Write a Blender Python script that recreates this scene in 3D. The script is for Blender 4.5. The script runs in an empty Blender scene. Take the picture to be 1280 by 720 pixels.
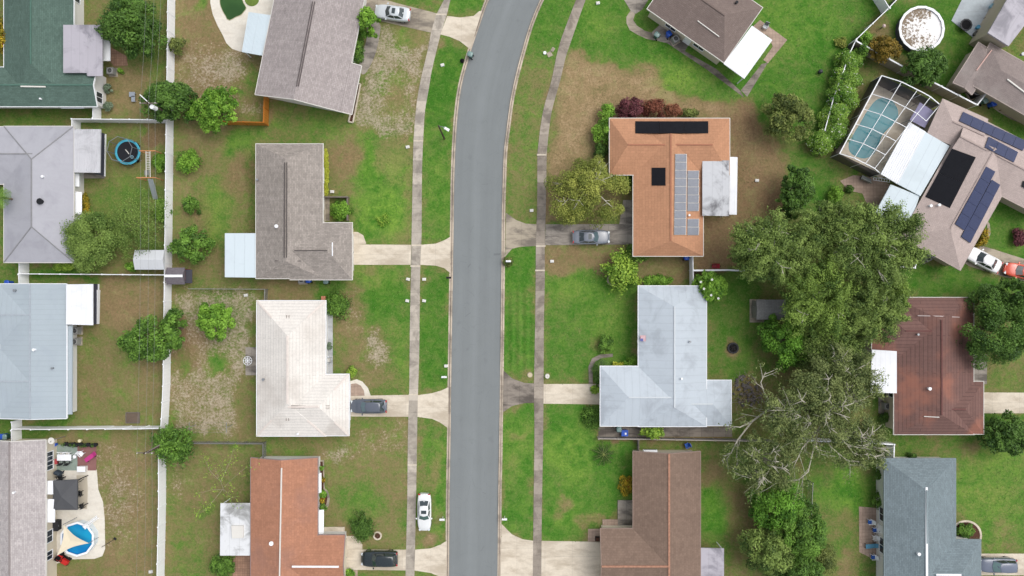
import bpy, math, random
import numpy as np
from mathutils import Vector, Matrix
rnd = random.Random(7)
SC = bpy.context.scene
COL = SC.collection
PI = math.pi
K, CH = 0.1, 86.0          # metres per picture pixel on the ground, camera height


def P(x, y, h=0.0):
    """Place seen at picture pixel (x, y) and standing at height h, in metres."""
    f = K * (CH - h) / CH
    return Vector(((x - 640) * f, (360 - y) * f, h))


def lin(c):
    c = c / 255.0
    return c / 12.92 if c <= .04045 else ((c + .055) / 1.055) ** 2.4


ALB = 0.90


def S(r, g, b):
    return (lin(r) * ALB, lin(g) * ALB, lin(b) * ALB, 1.0)


def mul(c, k):
    return (min(1, c[0] * k), min(1, c[1] * k), min(1, c[2] * k), 1.0)


# ------------------------------------------------------------------ meshes
ORG = {}


class MB:
    def __init__(s):
        s.v, s.f, s.uv = [], [], []

    def add(s, vs, fs, uvs=None):
        o = len(s.v)
        s.v += [tuple(v) for v in vs]
        for i, f in enumerate(fs):
            s.f.append(tuple(o + k for k in f))
            s.uv.append(uvs[i] if uvs else None)
        return s

    def poly(s, pts, uv=None):
        return s.add(pts, [tuple(range(len(pts)))], [uv] if uv else None)

    def box(s, c, size, rz=0.0, tilt=None):
        hx, hy, hz = size[0] / 2, size[1] / 2, size[2] / 2
        m = Matrix.Rotation(rz, 3, 'Z')
        if tilt is not None:
            m = m @ tilt
        c = Vector(c)
        vs = [c + m @ Vector((x * hx, y * hy, z * hz)) for z in (-1, 1) for x, y in ((-1, -1), (1, -1), (1, 1), (-1, 1))]
        return s.add(vs, [(3, 2, 1, 0), (4, 5, 6, 7), (0, 1, 5, 4), (1, 2, 6, 5), (2, 3, 7, 6), (3, 0, 4, 7)])

    def bar(s, p, q, w, h):
        """Square bar from p to q, w wide (horizontal) and h high."""
        p, q = Vector(p), Vector(q)
        d = (q - p)
        if d.length < 1e-6:
            return s
        d.normalize()
        up = Vector((0, 0, 1)) if abs(d.z) < .95 else Vector((1, 0, 0))
        sd = d.cross(up).normalized() * (w / 2)
        u2 = sd.cross(d).normalized() * (h / 2)
        vs = []
        for b in (p, q):
            vs += [b - sd - u2, b + sd - u2, b + sd + u2, b - sd + u2]
        return s.add(vs, [(0, 1, 2, 3), (7, 6, 5, 4), (0, 4, 5, 1), (1, 5, 6, 2), (2, 6, 7, 3), (3, 7, 4, 0)])

    def prism(s, pts, z0, z1):
        """Upright prism over a flat outline of xy points."""
        pts = [Vector((p[0], p[1], 0)) for p in pts]
        a = sum(pts[i].x * pts[(i + 1) % len(pts)].y - pts[(i + 1) % len(pts)].x * pts[i].y for i in range(len(pts)))
        if a < 0:
            pts.reverse()
        n = len(pts)
        vs = [(p.x, p.y, z0) for p in pts] + [(p.x, p.y, z1) for p in pts]
        fs = [tuple(range(n - 1, -1, -1)), tuple(range(n, 2 * n))]
        fs += [(i, (i + 1) % n, n + (i + 1) % n, n + i) for i in range(n)]
        return s.add(vs, fs)

    def cyl(s, c, r, h, n=16, r2=None, axis='Z'):
        r2 = r if r2 is None else r2
        vs = []
        for z, rr in ((0, r), (h, r2)):
            for i in range(n):
                a = 2 * PI * i / n
                p = (rr * math.cos(a), rr * math.sin(a), z)
                if axis == 'Y':
                    p = (p[0], p[2], p[1])
                elif axis == 'X':
                    p = (p[2], p[0], p[1])
                vs.append((c[0] + p[0], c[1] + p[1], c[2] + p[2]))
        fs = [tuple(range(n - 1, -1, -1)), tuple(range(n, 2 * n))]
        fs += [(i, (i + 1) % n, n + (i + 1) % n, n + i) for i in range(n)]
        if axis == 'Y':
            fs = [f[::-1] for f in fs]
        return s.add(vs, fs)

    def ring(s, c, r0, r1, z0, z1, n=32, a0=0., sx=1., sy=1.):
        vs = []
        for i in range(n):
            a = a0 + 2 * PI * i / n
            for r, z in ((r0, z0), (r1, z0), (r1, z1), (r0, z1)):
                vs.append((c[0] + sx * r * math.cos(a), c[1] + sy * r * math.sin(a), c[2] + z))
        fs = []
        for i in range(n):
            j = (i + 1) % n
            for k in range(4):
                l = (k + 1) % 4
                fs.append((4 * i + k, 4 * j + k, 4 * j + l, 4 * i + l))
        return s.add(vs, fs)

    def tube(s, path, r, n=6, r2=None):
        path = [Vector(p) for p in path]
        r2 = r if r2 is None else r2
        m = len(path)
        vs = []
        for i, p in enumerate(path):
            d = path[min(i + 1, m - 1)] - path[max(i - 1, 0)]
            d.normalize()
            u = d.cross(Vector((.31, .17, .94))).normalized()
            if u.length < .5:
                u = d.cross(Vector((1, 0, 0))).normalized()
            w = d.cross(u)
            rr = r + (r2 - r) * i / max(1, m - 1)
            for k in range(n):
                a = 2 * PI * k / n
                vs.append(p + u * (rr * math.cos(a)) + w * (rr * math.sin(a)))
        fs = []
        for i in range(m - 1):
            for k in range(n):
                l = (k + 1) % n
                fs.append((i * n + k, i * n + l, (i + 1) * n + l, (i + 1) * n + k))
        fs += [tuple(range(n)), tuple(range((m - 1) * n, m * n))]
        return s.add(vs, fs)

    def build(s, name, mat, parent=None, smooth=False, org=None):
        me = bpy.data.meshes.new(name)
        if parent is not None:
            o0 = ORG[parent.name]
        elif org is not None:
            o0 = Vector(org)
        else:
            a = np.array(s.v)
            o0 = Vector(((a[:, 0].min() + a[:, 0].max()) / 2, (a[:, 1].min() + a[:, 1].max()) / 2, a[:, 2].min()))
        me.from_pydata([(v[0] - o0.x, v[1] - o0.y, v[2] - o0.z) for v in s.v], [], s.f)
        if any(s.uv):
            l = me.uv_layers.new(name='UVMap')
            k = 0
            for f, uv in zip(s.f, s.uv):
                for i in range(len(f)):
                    l.data[k].uv = uv[i] if uv else (0, 0)
                    k += 1
        if smooth:
            me.polygons.foreach_set('use_smooth', [True] * len(me.polygons))
        me.materials.append(mat)
        o = bpy.data.objects.new(name, me)
        COL.objects.link(o)
        if parent is not None:
            o.parent = parent
        else:
            o.location = o0
        ORG[o.name] = o0
        return o


def tag(o, label, cat, group=None, kind=None):
    if label:
        o['label'] = label
    if cat:
        o['category'] = cat
    if group:
        o['group'] = group
    if kind:
        o['kind'] = kind
    return o


def thing(name, label, cat, loc=(0, 0, 0), group=None):
    o = bpy.data.objects.new(name, None)
    o.empty_display_size = .3
    COL.objects.link(o)
    o.location = loc
    ORG[o.name] = Vector(loc)
    return tag(o, label, cat, group)


def copy_tree(o, parent=None):
    c = o.copy()
    COL.objects.link(c)
    ORG[c.name] = ORG[o.name]
    if parent is not None:
        c.parent = parent
    for ch in o.children:
        copy_tree(ch, c)
    return c


def place(o, x, y, rz=0., z=0., h=0.):
    p = P(x, y, h)
    o.location = (p.x, p.y, z)
    o.rotation_euler = (0, 0, rz)
    return o


def structure(o):
    o['kind'] = 'structure'
    return o


# ------------------------------------------------------------------ materials
class NT:
    def __init__(s, name):
        s.m = bpy.data.materials.new(name)
        s.m.use_nodes = True
        s.t = s.m.node_tree
        s.t.nodes.clear()
        s.out = s.n('ShaderNodeOutputMaterial')

    def n(s, typ, **kw):
        nd = s.t.nodes.new(typ)
        for k, v in kw.items():
            setattr(nd, k, v)
        return nd

    def l(s, a, b):
        s.t.links.new(a, b)

    def coord(s, which='Object'):
        return s.n('ShaderNodeTexCoord').outputs[which]

    def mapping(s, vec, scale=(1, 1, 1), loc=(0, 0, 0)):
        m = s.n('ShaderNodeMapping')
        m.inputs['Scale'].default_value = scale
        m.inputs['Location'].default_value = loc
        s.l(vec, m.inputs['Vector'])
        return m.outputs[0]

    def noise(s, vec, scale, detail=3., rough=.55, dist=0.):
        n = s.n('ShaderNodeTexNoise')
        s.l(vec, n.inputs['Vector'])
        n.inputs['Scale'].default_value = scale
        n.inputs['Detail'].default_value = detail
        n.inputs['Roughness'].default_value = rough
        n.inputs['Distortion'].default_value = dist
        return n.outputs['Fac']

    def math(s, op, a, b=None, c=None, clamp=False):
        n = s.n('ShaderNodeMath', operation=op)
        n.use_clamp = clamp
        for i, x in enumerate((a, b, c)):
            if x is None:
                continue
            if isinstance(x, (int, float)):
                n.inputs[i].default_value = x
            else:
                s.l(x, n.inputs[i])
        return n.outputs[0]

    def ramp(s, fac, lo, hi):
        n = s.n('ShaderNodeMapRange')
        n.inputs['From Min'].default_value = lo
        n.inputs['From Max'].default_value = hi
        n.interpolation_type = 'SMOOTHSTEP'
        s.l(fac, n.inputs['Value'])
        return n.outputs[0]

    def mix(s, fac, a, b, mode='MIX'):
        n = s.n('ShaderNodeMix', data_type='RGBA', blend_type=mode)
        if isinstance(fac, (int, float)):
            n.inputs[0].default_value = fac
        else:
            s.l(fac, n.inputs[0])
        for x, i in ((a, 6), (b, 7)):
            if isinstance(x, tuple):
                n.inputs[i].default_value = x
            else:
                s.l(x, n.inputs[i])
        return n.outputs[2]

    def scale(s, col, val):
        """colour times a scalar socket"""
        c = s.n('ShaderNodeCombineColor')
        for i in range(3):
            s.l(val, c.inputs[i])
        return s.mix(1., col, c.outputs[0], 'MULTIPLY')

    def bsdf(s, col, rough=.8, metal=0., spec=.3, bump=None, bstr=.3, bdist=.02, **kw):
        b = s.n('ShaderNodeBsdfPrincipled')
        if isinstance(col, tuple):
            b.inputs['Base Color'].default_value = col
        else:
            s.l(col, b.inputs['Base Color'])
        if isinstance(rough, (int, float)):
            b.inputs['Roughness'].default_value = rough
        else:
            s.l(rough, b.inputs['Roughness'])
        b.inputs['Metallic'].default_value = metal
        b.inputs['Specular IOR Level'].default_value = spec
        for k, v in kw.items():
            b.inputs[k.replace('_', ' ')].default_value = v
        if bump is not None:
            n = s.n('ShaderNodeBump')
            n.inputs['Strength'].default_value = bstr
            n.inputs['Distance'].default_value = bdist
            s.l(bump, n.inputs['Height'])
            s.l(n.outputs[0], b.inputs['Normal'])
        s.l(b.outputs[0], s.out.inputs[0])
        return b


MATS = {}


def plain(name, col, rough=.7, var=.12, sc=1.5, metal=0., spec=.3, stain=None, samt=.0, **kw):
    """Weathered plain surface: two noises vary the tone; an optional stain colour in patches."""
    if name in MATS:
        return MATS[name]
    t = NT(name)
    co = t.coord()
    a = t.noise(co, sc, 4)
    b = t.noise(co, sc * 9, 3)
    f = t.math('ADD', t.math('MULTIPLY', t.math('SUBTRACT', a, .5), var * 2.4), 1.)
    f = t.math('ADD', f, t.math('MULTIPLY', t.math('SUBTRACT', b, .5), var * 1.6))
    base = t.n('ShaderNodeRGB')
    base.outputs[0].default_value = col
    c = t.scale(base.outputs[0], f)
    if stain:
        g = t.ramp(t.noise(t.mapping(co, loc=(7.3, 1.1, 0)), sc * .45, 5, .62), .5, .72)
        c = t.mix(t.math('MULTIPLY', g, samt), c, stain)
    t.bsdf(c, rough, metal, spec, bump=b, bstr=.12, bdist=.01, **kw)
    MATS[name] = t.m
    return t.m


def shingle(name, col, var=.13, row=.19, wid=.42, moss=None, mamt=.0, mortar=.72, streak=.16, spots=.22, msize=.014):
    t = NT(name)
    uv = t.coord('UV')
    ob = t.coord()
    br = t.n('ShaderNodeTexBrick')
    t.l(uv, br.inputs['Vector'])
    br.inputs['Scale'].default_value = 1.
    br.inputs['Brick Width'].default_value = wid
    br.inputs['Row Height'].default_value = row
    br.inputs['Mortar Size'].default_value = msize
    br.inputs['Color1'].default_value = mul(col, 1 - var)
    br.inputs['Color2'].default_value = mul(col, 1 + var)
    br.inputs['Mortar'].default_value = mul(col, mortar)
    st = t.noise(t.mapping(uv, (2.6, .22, 1)), 1.0, 4, .6)
    st2 = t.noise(t.mapping(uv, (.5, 3.2, 1)), 1.0, 3, .6)
    big = t.noise(ob, .28, 4, .6)
    fine = t.noise(ob, 5.5, 3, .7)
    f = t.math('ADD', 1., t.math('MULTIPLY', t.math('SUBTRACT', st, .5), streak * 2))
    f = t.math('ADD', f, t.math('MULTIPLY', t.math('SUBTRACT', st2, .5), streak))
    f = t.math('ADD', f, t.math('MULTIPLY', t.math('SUBTRACT', big, .5), .30))
    f = t.math('ADD', f, t.math('MULTIPLY', t.math('SUBTRACT', fine, .5), .42))
    c = t.scale(br.outputs['Color'], f)
    if moss:
        g = t.ramp(t.noise(t.mapping(ob, loc=(3, 9, 0)), .22, 5, .6), .47, .72)
        c = t.mix(t.math('MULTIPLY', g, mamt), c, moss)
    sp = t.ramp(t.noise(t.mapping(ob, loc=(17, 3, 0)), 1.1, 6, .72, .3), .60, .74)
    c = t.mix(t.math('MULTIPLY', sp, spots), c, mul(col, .55))
    t.bsdf(c, .9, 0., .2, bump=br.outputs['Fac'], bstr=.35, bdist=-.015)
    return t.m


def metal_roof(name, col, rib=.5, var=.06, stain=None, samt=.3, rough=.45, sharp=.93):
    """Painted sheet roof: seams every rib metres along u, run-off stains up and down."""
    t = NT(name)
    uv = t.coord('UV')
    ob = t.coord()
    sx = t.n('ShaderNodeSeparateXYZ')
    t.l(uv, sx.inputs[0])
    fr = t.math('FRACT', t.math('DIVIDE', sx.outputs[0], rib))
    seam = t.math('GREATER_THAN', fr, sharp)
    st = t.noise(t.mapping(uv, (1.4, .14, 1)), 1.0, 4, .6)
    big = t.noise(ob, .3, 4, .6)
    fine = t.noise(ob, 4.5, 3, .6)
    f = t.math('ADD', 1., t.math('MULTIPLY', t.math('SUBTRACT', st, .5), var * 2.2))
    f = t.math('ADD', f, t.math('MULTIPLY', t.math('SUBTRACT', big, .5), var * 2.4))
    f = t.math('ADD', f, t.math('MULTIPLY', t.math('SUBTRACT', fine, .5), var * 1.4))
    f = t.math('SUBTRACT', f, t.math('MULTIPLY', seam, .10))
    base = t.n('ShaderNodeRGB')
    base.outputs[0].default_value = col
    c = t.scale(base.outputs[0], f)
    if stain:
        g = t.ramp(t.noise(t.mapping(ob, loc=(4, 2, 0)), .33, 6, .65, .6), .46, .68)
        c = t.mix(t.math('MULTIPLY', g, samt), c, stain)
    t.bsdf(c, rough, 0., .2, bump=seam, bstr=.4, bdist=.03)
    return t.m


def concrete(name, col, panel=1.5, var=.1, stain=None, samt=.35, joint=.35, use_uv=True, wide=None):
    """Slabs: each panel along v has its own tone, a dark joint, mildew in patches."""
    t = NT(name)
    uv = t.coord('UV' if use_uv else 'Object')
    ob = t.coord()
    sx = t.n('ShaderNodeSeparateXYZ')
    t.l(uv, sx.inputs[0])
    q = t.math('DIVIDE', sx.outputs[1], panel)
    fl = t.math('FLOOR', q)
    fr = t.math('FRACT', q)
    jt = t.math('LESS_THAN', fr, .05 / panel)
    if wide:
        q2 = t.math('DIVIDE', sx.outputs[0], wide)
        fl = t.math('ADD', fl, t.math('MULTIPLY', t.math('FLOOR', q2), 7.3))
        jt = t.math('MAXIMUM', jt, t.math('LESS_THAN', t.math('FRACT', q2), .05 / wide))
    wn = t.n('ShaderNodeTexWhiteNoise', noise_dimensions='1D')
    t.l(fl, wn.inputs['W'])
    f = t.math('ADD', 1., t.math('MULTIPLY', t.math('SUBTRACT', wn.outputs['Value'], .5), var * 2))
    f = t.math('ADD', f, t.math('MULTIPLY', t.math('SUBTRACT', t.noise(ob, 3.2, 4, .65), .5), .3))
    f = t.math('ADD', f, t.math('MULTIPLY', t.math('SUBTRACT', t.noise(ob, 11, 3, .65), .5), .2))
    base = t.n('ShaderNodeRGB')
    base.outputs[0].default_value = col
    c = t.scale(base.outputs[0], f)
    if stain:
        g = t.ramp(t.noise(t.mapping(ob, (1, 1, 1) if use_uv else (.45, 1.5, 1), (2, 8, 0)), .5, 6, .68, .5), .42, .64)
        c = t.mix(t.math('MULTIPLY', g, samt), c, stain)
    c = t.mix(t.math('MULTIPLY', jt, joint), c, mul(col, .25))
    t.bsdf(c, .9, 0., .2, bump=t.noise(ob, 14, 2), bstr=.15, bdist=.01)
    return t.m


def leaf_mat(name, dark, light, odd=None, trans=.14):
    t = NT(name)
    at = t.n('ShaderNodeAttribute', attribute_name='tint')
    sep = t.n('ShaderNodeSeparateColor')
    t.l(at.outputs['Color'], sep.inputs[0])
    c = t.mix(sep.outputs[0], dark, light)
    if odd:
        c = t.mix(sep.outputs[1], c, odd)
    d = t.n('ShaderNodeBsdfPrincipled')
    t.l(c, d.inputs['Base Color'])
    d.inputs['Roughness'].default_value = .55
    d.inputs['Specular IOR Level'].default_value = .25
    tr = t.n('ShaderNodeBsdfTranslucent')
    t.l(c, tr.inputs['Color'])
    mx = t.n('ShaderNodeMixShader')
    mx.inputs[0].default_value = trans
    t.l(d.outputs[0], mx.inputs[1])
    t.l(tr.outputs[0], mx.inputs[2])
    t.l(mx.outputs[0], t.out.inputs[0])
    return t.m


def screen_mat(name, col, alpha):
    t = NT(name)
    b = t.n('ShaderNodeBsdfPrincipled')
    b.inputs['Base Color'].default_value = col
    b.inputs['Roughness'].default_value = .7
    tr = t.n('ShaderNodeBsdfTransparent')
    mx = t.n('ShaderNodeMixShader')
    mx.inputs[0].default_value = alpha
    t.l(tr.outputs[0], mx.inputs[1])
    t.l(b.outputs[0], mx.inputs[2])
    t.l(mx.outputs[0], t.out.inputs[0])
    return t.m


def glossy(name, col, rough=.2, spec=.5, coat=0., metal=0.):
    if name in MATS:
        return MATS[name]
    t = NT(name)
    co = t.coord()
    f = t.math('ADD', t.math('MULTIPLY', t.noise(co, 1.3, 3), .16), .92)
    base = t.n('ShaderNodeRGB')
    base.outputs[0].default_value = col
    t.bsdf(t.scale(base.outputs[0], f), rough, metal, spec, Coat_Weight=coat, Coat_Roughness=.08)
    MATS[name] = t.m
    return t.m


def fence_mat(name, col, plank=.16, var=.05):
    t = NT(name)
    uv = t.coord('UV')
    sx = t.n('ShaderNodeSeparateXYZ')
    t.l(uv, sx.inputs[0])
    q = t.math('DIVIDE', sx.outputs[0], plank)
    jt = t.math('LESS_THAN', t.math('FRACT', q), .1)
    wn = t.n('ShaderNodeTexWhiteNoise', noise_dimensions='1D')
    t.l(t.math('FLOOR', q), wn.inputs['W'])
    f = t.math('ADD', 1., t.math('MULTIPLY', t.math('SUBTRACT', wn.outputs['Value'], .5), var * 2))
    f = t.math('ADD', f, t.math('MULTIPLY', t.math('SUBTRACT', t.noise(t.coord(), 1.2, 4), .5), var * 2.5))
    f = t.math('SUBTRACT', f, t.math('MULTIPLY', jt, .18))
    base = t.n('ShaderNodeRGB')
    base.outputs[0].default_value = col
    t.bsdf(t.scale(base.outputs[0], f), .6, 0., .3)
    return t.m


WHITE = plain('white_paint', S(244, 246, 249), .55, .04, 1.)
OFFWHITE = plain('off_white_paint', S(220, 217, 210), .6, .06, 1.)
CREAM = plain('cream_wall', S(214, 204, 184), .8, .06, .8)
TANWALL = plain('tan_wall', S(176, 166, 146), .85, .08, .7)
GREYWALL = plain('grey_wall', S(170, 172, 172), .85, .07, .7)
PALEWALL = plain('pale_wall', S(228, 226, 222), .8, .05, .7)
GLASS = glossy('window_glass', (.03, .04, .05, 1), .08, .6)
DARK = plain('dark_plastic', S(42, 43, 46), .5, .15, 2., spec=.12)
BLACK = plain('black_rubber', S(28, 28, 30), .75, .15, 2., spec=.08)
STEEL = plain('galvanised_steel', S(150, 154, 158), .45, .1, 2., .5)
WOODGREY = plain('weathered_wood', S(120, 112, 104), .9, .2, 2.)
DARKWOOD = plain('creosoted_pole', S(78, 66, 56), .9, .2, 2.)
BARK = plain('bark', S(112, 100, 86), .95, .25, 3.)
PALEBARK = plain('pale_bark', S(186, 181, 166), .9, .15, 3.)
BLUEBIN = glossy('blue_plastic', S(35, 85, 190), .3, .5)
GREENBIN = glossy('green_plastic', S(52, 92, 84), .35, .5)
REDP = glossy('red_plastic', S(196, 44, 40), .35, .5)
# ------------------------------------------------------------------ ground
def pip(X, Y, poly):
    ins = np.zeros(X.shape, bool)
    n = len(poly)
    for i in range(n):
        x0, y0 = poly[i]
        x1, y1 = poly[(i + 1) % n]
        c = (y0 > Y) != (y1 > Y)
        with np.errstate(divide='ignore', invalid='ignore'):
            xi = (x1 - x0) * (Y - y0) / (y1 - y0 + 1e-12) + x0
        ins ^= c & (X < xi)
    return ins


def blur(a, r):
    r = int(max(1, r))
    k = np.ones(2 * r + 1) / (2 * r + 1)
    for _ in range(2):
        for ax in (0, 1):
            p = np.pad(a, [(r, r) if i == ax else (0, 0) for i in (0, 1)], mode='edge')
            c = np.cumsum(p, axis=ax)
            c = np.insert(c, 0, 0, axis=ax)
            n = a.shape[ax]
            a = (np.take(c, range(2 * r + 1, 2 * r + 1 + n), axis=ax) - np.take(c, range(0, n), axis=ax)) / (2 * r + 1)
    return a


XS = np.arange(-120., 1402., 2.5)
YS = np.arange(-100., 822., 2.5)
GX, GY = np.meshgrid(XS, YS)
# channels: dry (0 lush .. 1 straw), sand (bare speckle), deep (darker tone), stripe (mower lines)
CH0 = {'dry': np.full(GX.shape, .40), 'sand': np.full(GX.shape, .12), 'deep': np.full(GX.shape, .25), 'stripe': np.zeros(GX.shape), 'earth': np.zeros(GX.shape), 'lime': np.zeros(GX.shape)}


def E(x, y, rx, ry=None, n=18):
    ry = rx if ry is None else ry
    return [(x + rx * math.cos(2 * PI * i / n), y + ry * math.sin(2 * PI * i / n)) for i in range(n)]


def B(x0, y0, x1, y1):
    return [(x0, y0), (x1, y0), (x1, y1), (x0, y1)]


def patch(poly, f=6, amt=1., **ch):
    m = blur(pip(GX, GY, poly).astype(float), f / 2.5) * amt
    for k, v in ch.items():
        CH0[k] += (v - CH0[k]) * m


# back gardens west of the white fence
patch(B(-120, -100, 212, 150), 8, dry=.48, sand=.12, deep=.3)
patch(B(95, 155, 210, 335), 6, dry=.50, sand=.08, deep=.3)
patch(E(165, 270, 35, 50), 14, dry=.36, deep=.3)
patch(B(130, 80, 182, 150), 8, dry=.76, sand=.25, deep=.1)
patch(B(145, 0, 205, 85), 12, dry=.4, deep=.4)
patch(B(186, 152, 208, 182), 3, dry=.95, sand=.0, deep=.5)
patch(B(85, 345, 206, 535), 8, dry=.66, sand=.12, deep=.2)
patch(B(128, 350, 200, 408), 12, dry=.80, sand=.14, deep=.0)
patch(B(92, 420, 150, 520), 15, dry=.55, deep=.35)
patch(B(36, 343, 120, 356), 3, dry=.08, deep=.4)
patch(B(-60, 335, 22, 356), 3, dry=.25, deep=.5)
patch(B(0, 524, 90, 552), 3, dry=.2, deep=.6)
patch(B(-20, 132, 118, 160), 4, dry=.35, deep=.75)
patch(B(60, 545, 205, 760), 8, dry=.68, sand=.22, deep=.15)
patch(E(150, 620, 34, 70), 20, dry=.70, sand=.78)
patch(B(95, 548, 180, 590), 12, sand=.6)
patch(B(212, 556, 312, 620), 14, sand=.6)
patch(B(92, 415, 150, 520), 16, sand=.4)
patch(B(85, 696, 135, 760), 10, dry=.55, sand=.2, deep=.4)
# strip of back gardens east of the fence
patch(B(213, -100, 345, 160), 6, dry=.70, sand=.42, deep=.1)
patch(B(222, 60, 330, 118), 12, dry=.72, sand=.75)
patch(E(283, 85, 26, 14), 6, dry=.75, sand=.95)
patch(E(310, 137, 22, 14), 6, sand=.75, dry=.6)
patch(E(318, 98, 14, 26), 10, dry=.3, sand=.25, deep=.5)
patch(B(248, -60, 264, 12), 4, dry=.1, sand=.1)
patch(B(213, 152, 322, 350), 8, dry=.60, sand=.14, deep=.25)
patch([(320, 152), (445, 158), (445, 182), (300, 180)], 7, dry=.32, sand=.06)
patch(E(295, 185, 20, 12), 8, dry=.12, sand=.0)
patch(E(275, 250, 18, 40), 12, dry=.3, sand=.0)
patch(E(270, 290, 12, 22), 10, dry=.2, sand=.0)
patch(E(302, 225, 18, 22), 8, dry=.8, sand=.3)
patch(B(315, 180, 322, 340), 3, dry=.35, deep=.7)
patch(B(213, 362, 322, 552), 6, dry=.54, sand=.86, deep=.05)
patch(E(240, 440, 22, 26), 6, dry=.85, sand=.75)
patch(E(228, 450, 12, 20), 6, dry=.35, sand=.1, deep=.4)
patch(E(232, 412, 5, 14), 3, dry=1.15, sand=.1)
patch(E(265, 505, 50, 45), 10, sand=.88, dry=.66)
patch(E(240, 495, 12, 35), 8, sand=.75, dry=.8)
patch(B(297, 470, 322, 545), 7, sand=.12, dry=.55, deep=.35)
patch(E(270, 455, 12), 6, sand=.2, dry=.15)
patch(B(322, 352, 402, 376), 4, dry=.72, sand=.25, deep=.2)
patch(B(400, 352, 440, 384), 6, dry=.12, sand=.05, deep=.35)
patch(B(209, 554, 315, 760), 8, dry=.58, sand=.28, deep=.25)
patch(E(225, 600, 16, 25), 8, sand=.65)
patch(E(255, 640, 25, 14), 8, dry=.35, deep=.3, sand=.05)
patch(E(238, 700, 25, 35), 12, dry=.35, sand=.1, deep=.35)
patch(B(330, 545, 405, 575), 4, dry=.45, sand=.2, deep=.2)
# front gardens west of the road
patch([(470, 28), (540, 42), (528, 110), (518, 175), (445, 178), (440, 140), (452, 90), (470, 60)], 5, dry=.58, sand=.92, deep=.0)
patch(E(512, 48, 16, 10), 6, dry=.4, sand=.15)
patch(E(495, 120, 18, 30), 10, dry=.62, sand=.40)
patch([(500, -60), (552, -60), (548, 14), (500, 2)], 4, dry=.22, sand=.05)
patch([(560, -60), (608, -60), (602, 12), (560, 18)], 3, dry=.05, sand=.02, deep=.1)
patch([(553, 45), (578, 62), (585, 75), (574, 110), (568, 165), (530, 165), (536, 110)], 3, dry=.03, sand=.0, deep=.35)
patch([(529, 165), (568, 165), (564, 300), (527, 305)], 3, dry=.12, sand=.02, deep=.15)
patch([(403, 165), (518, 170), (516, 305), (440, 305), (440, 248), (408, 245)], 5, dry=.52, sand=.1, deep=.1)
patch(E(462, 210, 14, 32), 8, dry=-.12, sand=.0, deep=0.)
patch(E(498, 215, 14, 40), 8, dry=.3, deep=0.)
patch(E(478, 262, 34, 34), 10, dry=.02, sand=.0, deep=.0)
patch(E(430, 195, 14, 25), 8, dry=.75, sand=.15)
patch(E(495, 200, 14, 18), 8, dry=.6, sand=.1)
patch([(441, 333), (514, 333), (512, 494), (462, 494), (440, 470), (418, 465), (417, 390), (440, 360)], 5, dry=.30, sand=.12, deep=.2)
patch(E(466, 345, 9, 16), 4, dry=.72, sand=.3)
patch(E(443, 370, 14, 16), 5, dry=.66, sand=.55)
patch(E(432, 402, 12, 14), 5, dry=.78, sand=.6)
patch(E(480, 380, 32, 30), 10, dry=.02, sand=.0, deep=.25)
patch([(448, 412), (474, 404), (486, 424), (480, 452), (470, 470), (448, 462), (436, 440)], 12, dry=.62, sand=.95)
patch([(420, 392), (446, 380), (450, 400), (432, 418), (420, 420)], 8, dry=.7, sand=.7)
patch([(420, 410), (440, 400), (450, 460), (440, 468), (419, 464)], 6, dry=.68, sand=.35)
patch(E(465, 475, 22, 14), 8, dry=.62, sand=.45)
patch(E(505, 430, 10, 55), 8, dry=.25, sand=.05)
patch([(526, 333), (548, 334), (563, 340), (562, 486), (545, 492), (523, 494)], 3, dry=.08, sand=.02, deep=.3)
patch([(521, 524), (545, 526), (561, 534), (559, 675), (545, 684), (519, 686)], 3, dry=.30, sand=.06, deep=.15)
patch(E(528, 560, 8, 40), 5, dry=.1)
patch(E(538, 590, 7, 18), 5, dry=.6, sand=.25)
patch(E(532, 672, 9, 10), 4, dry=.85, sand=.5)
patch(B(548, 540, 559, 670), 4, dry=.1)
patch([(402, 546), (512, 524), (508, 686), (455, 686), (430, 668), (403, 655)], 4, dry=.58, sand=.14, deep=.1)
patch(B(430, 524, 510, 575), 8, dry=.62, sand=.6)
patch(E(420, 566, 14, 14), 5, dry=.6, sand=.85)
patch(E(440, 560, 14, 9), 5, dry=.6, sand=.6)
patch(E(455, 630, 32, 24), 12, dry=.25, sand=.04)
patch(E(495, 620, 10, 40), 8, dry=.5, sand=.1)
patch(B(440, 713, 512, 760), 4, dry=.4, sand=.15)
# east of the road
patch([(677, -60), (722, -60), (718, 5), (697, 70), (682, 150), (672, 280), (640, 275), (635, 180), (648, 100), (664, 40)], 3, dry=.36, sand=.05, deep=.1)
patch([(677, -60), (735, -60), (705, 40), (690, 70), (655, 65)], 8, dry=.12, sand=.03, deep=.2)
patch([(735, -60), (990, -60), (1110, -60), (1110, 10), (1070, 50), (1030, 165), (960, 180), (912, 140), (760, 148), (740, 130), (705, 60)], 4, dry=.10, sand=.02, deep=.2)
patch([(712, 62), (735, 76), (770, 80), (815, 92), (842, 112), (860, 122), (850, 150), (760, 160), (758, 240), (700, 278), (684, 278), (686, 180), (698, 100)], 6, dry=.90, sand=.16, deep=.0)
patch(E(745, 112, 12, 8), 5, dry=.55)
patch(E(700, 130, 12, 10), 6, dry=.7)
patch(E(735, 230, 42, 45), 10, dry=.58, sand=.08, deep=.3)
patch(E(695, 258, 14, 20), 7, dry=.9, sand=.1)
patch(E(850, 88, 34, 14), 8, dry=.22, sand=.0, deep=.0)
patch([(860, 118), (900, 122), (945, 150), (985, 200), (985, 250), (940, 300), (925, 338), (868, 338), (868, 270), (912, 268), (912, 148), (840, 146)], 7, dry=.88, sand=.16, deep=.25)
patch(E(925, 165, 16, 40), 8, dry=1.0, sand=.05, deep=.5)
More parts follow.
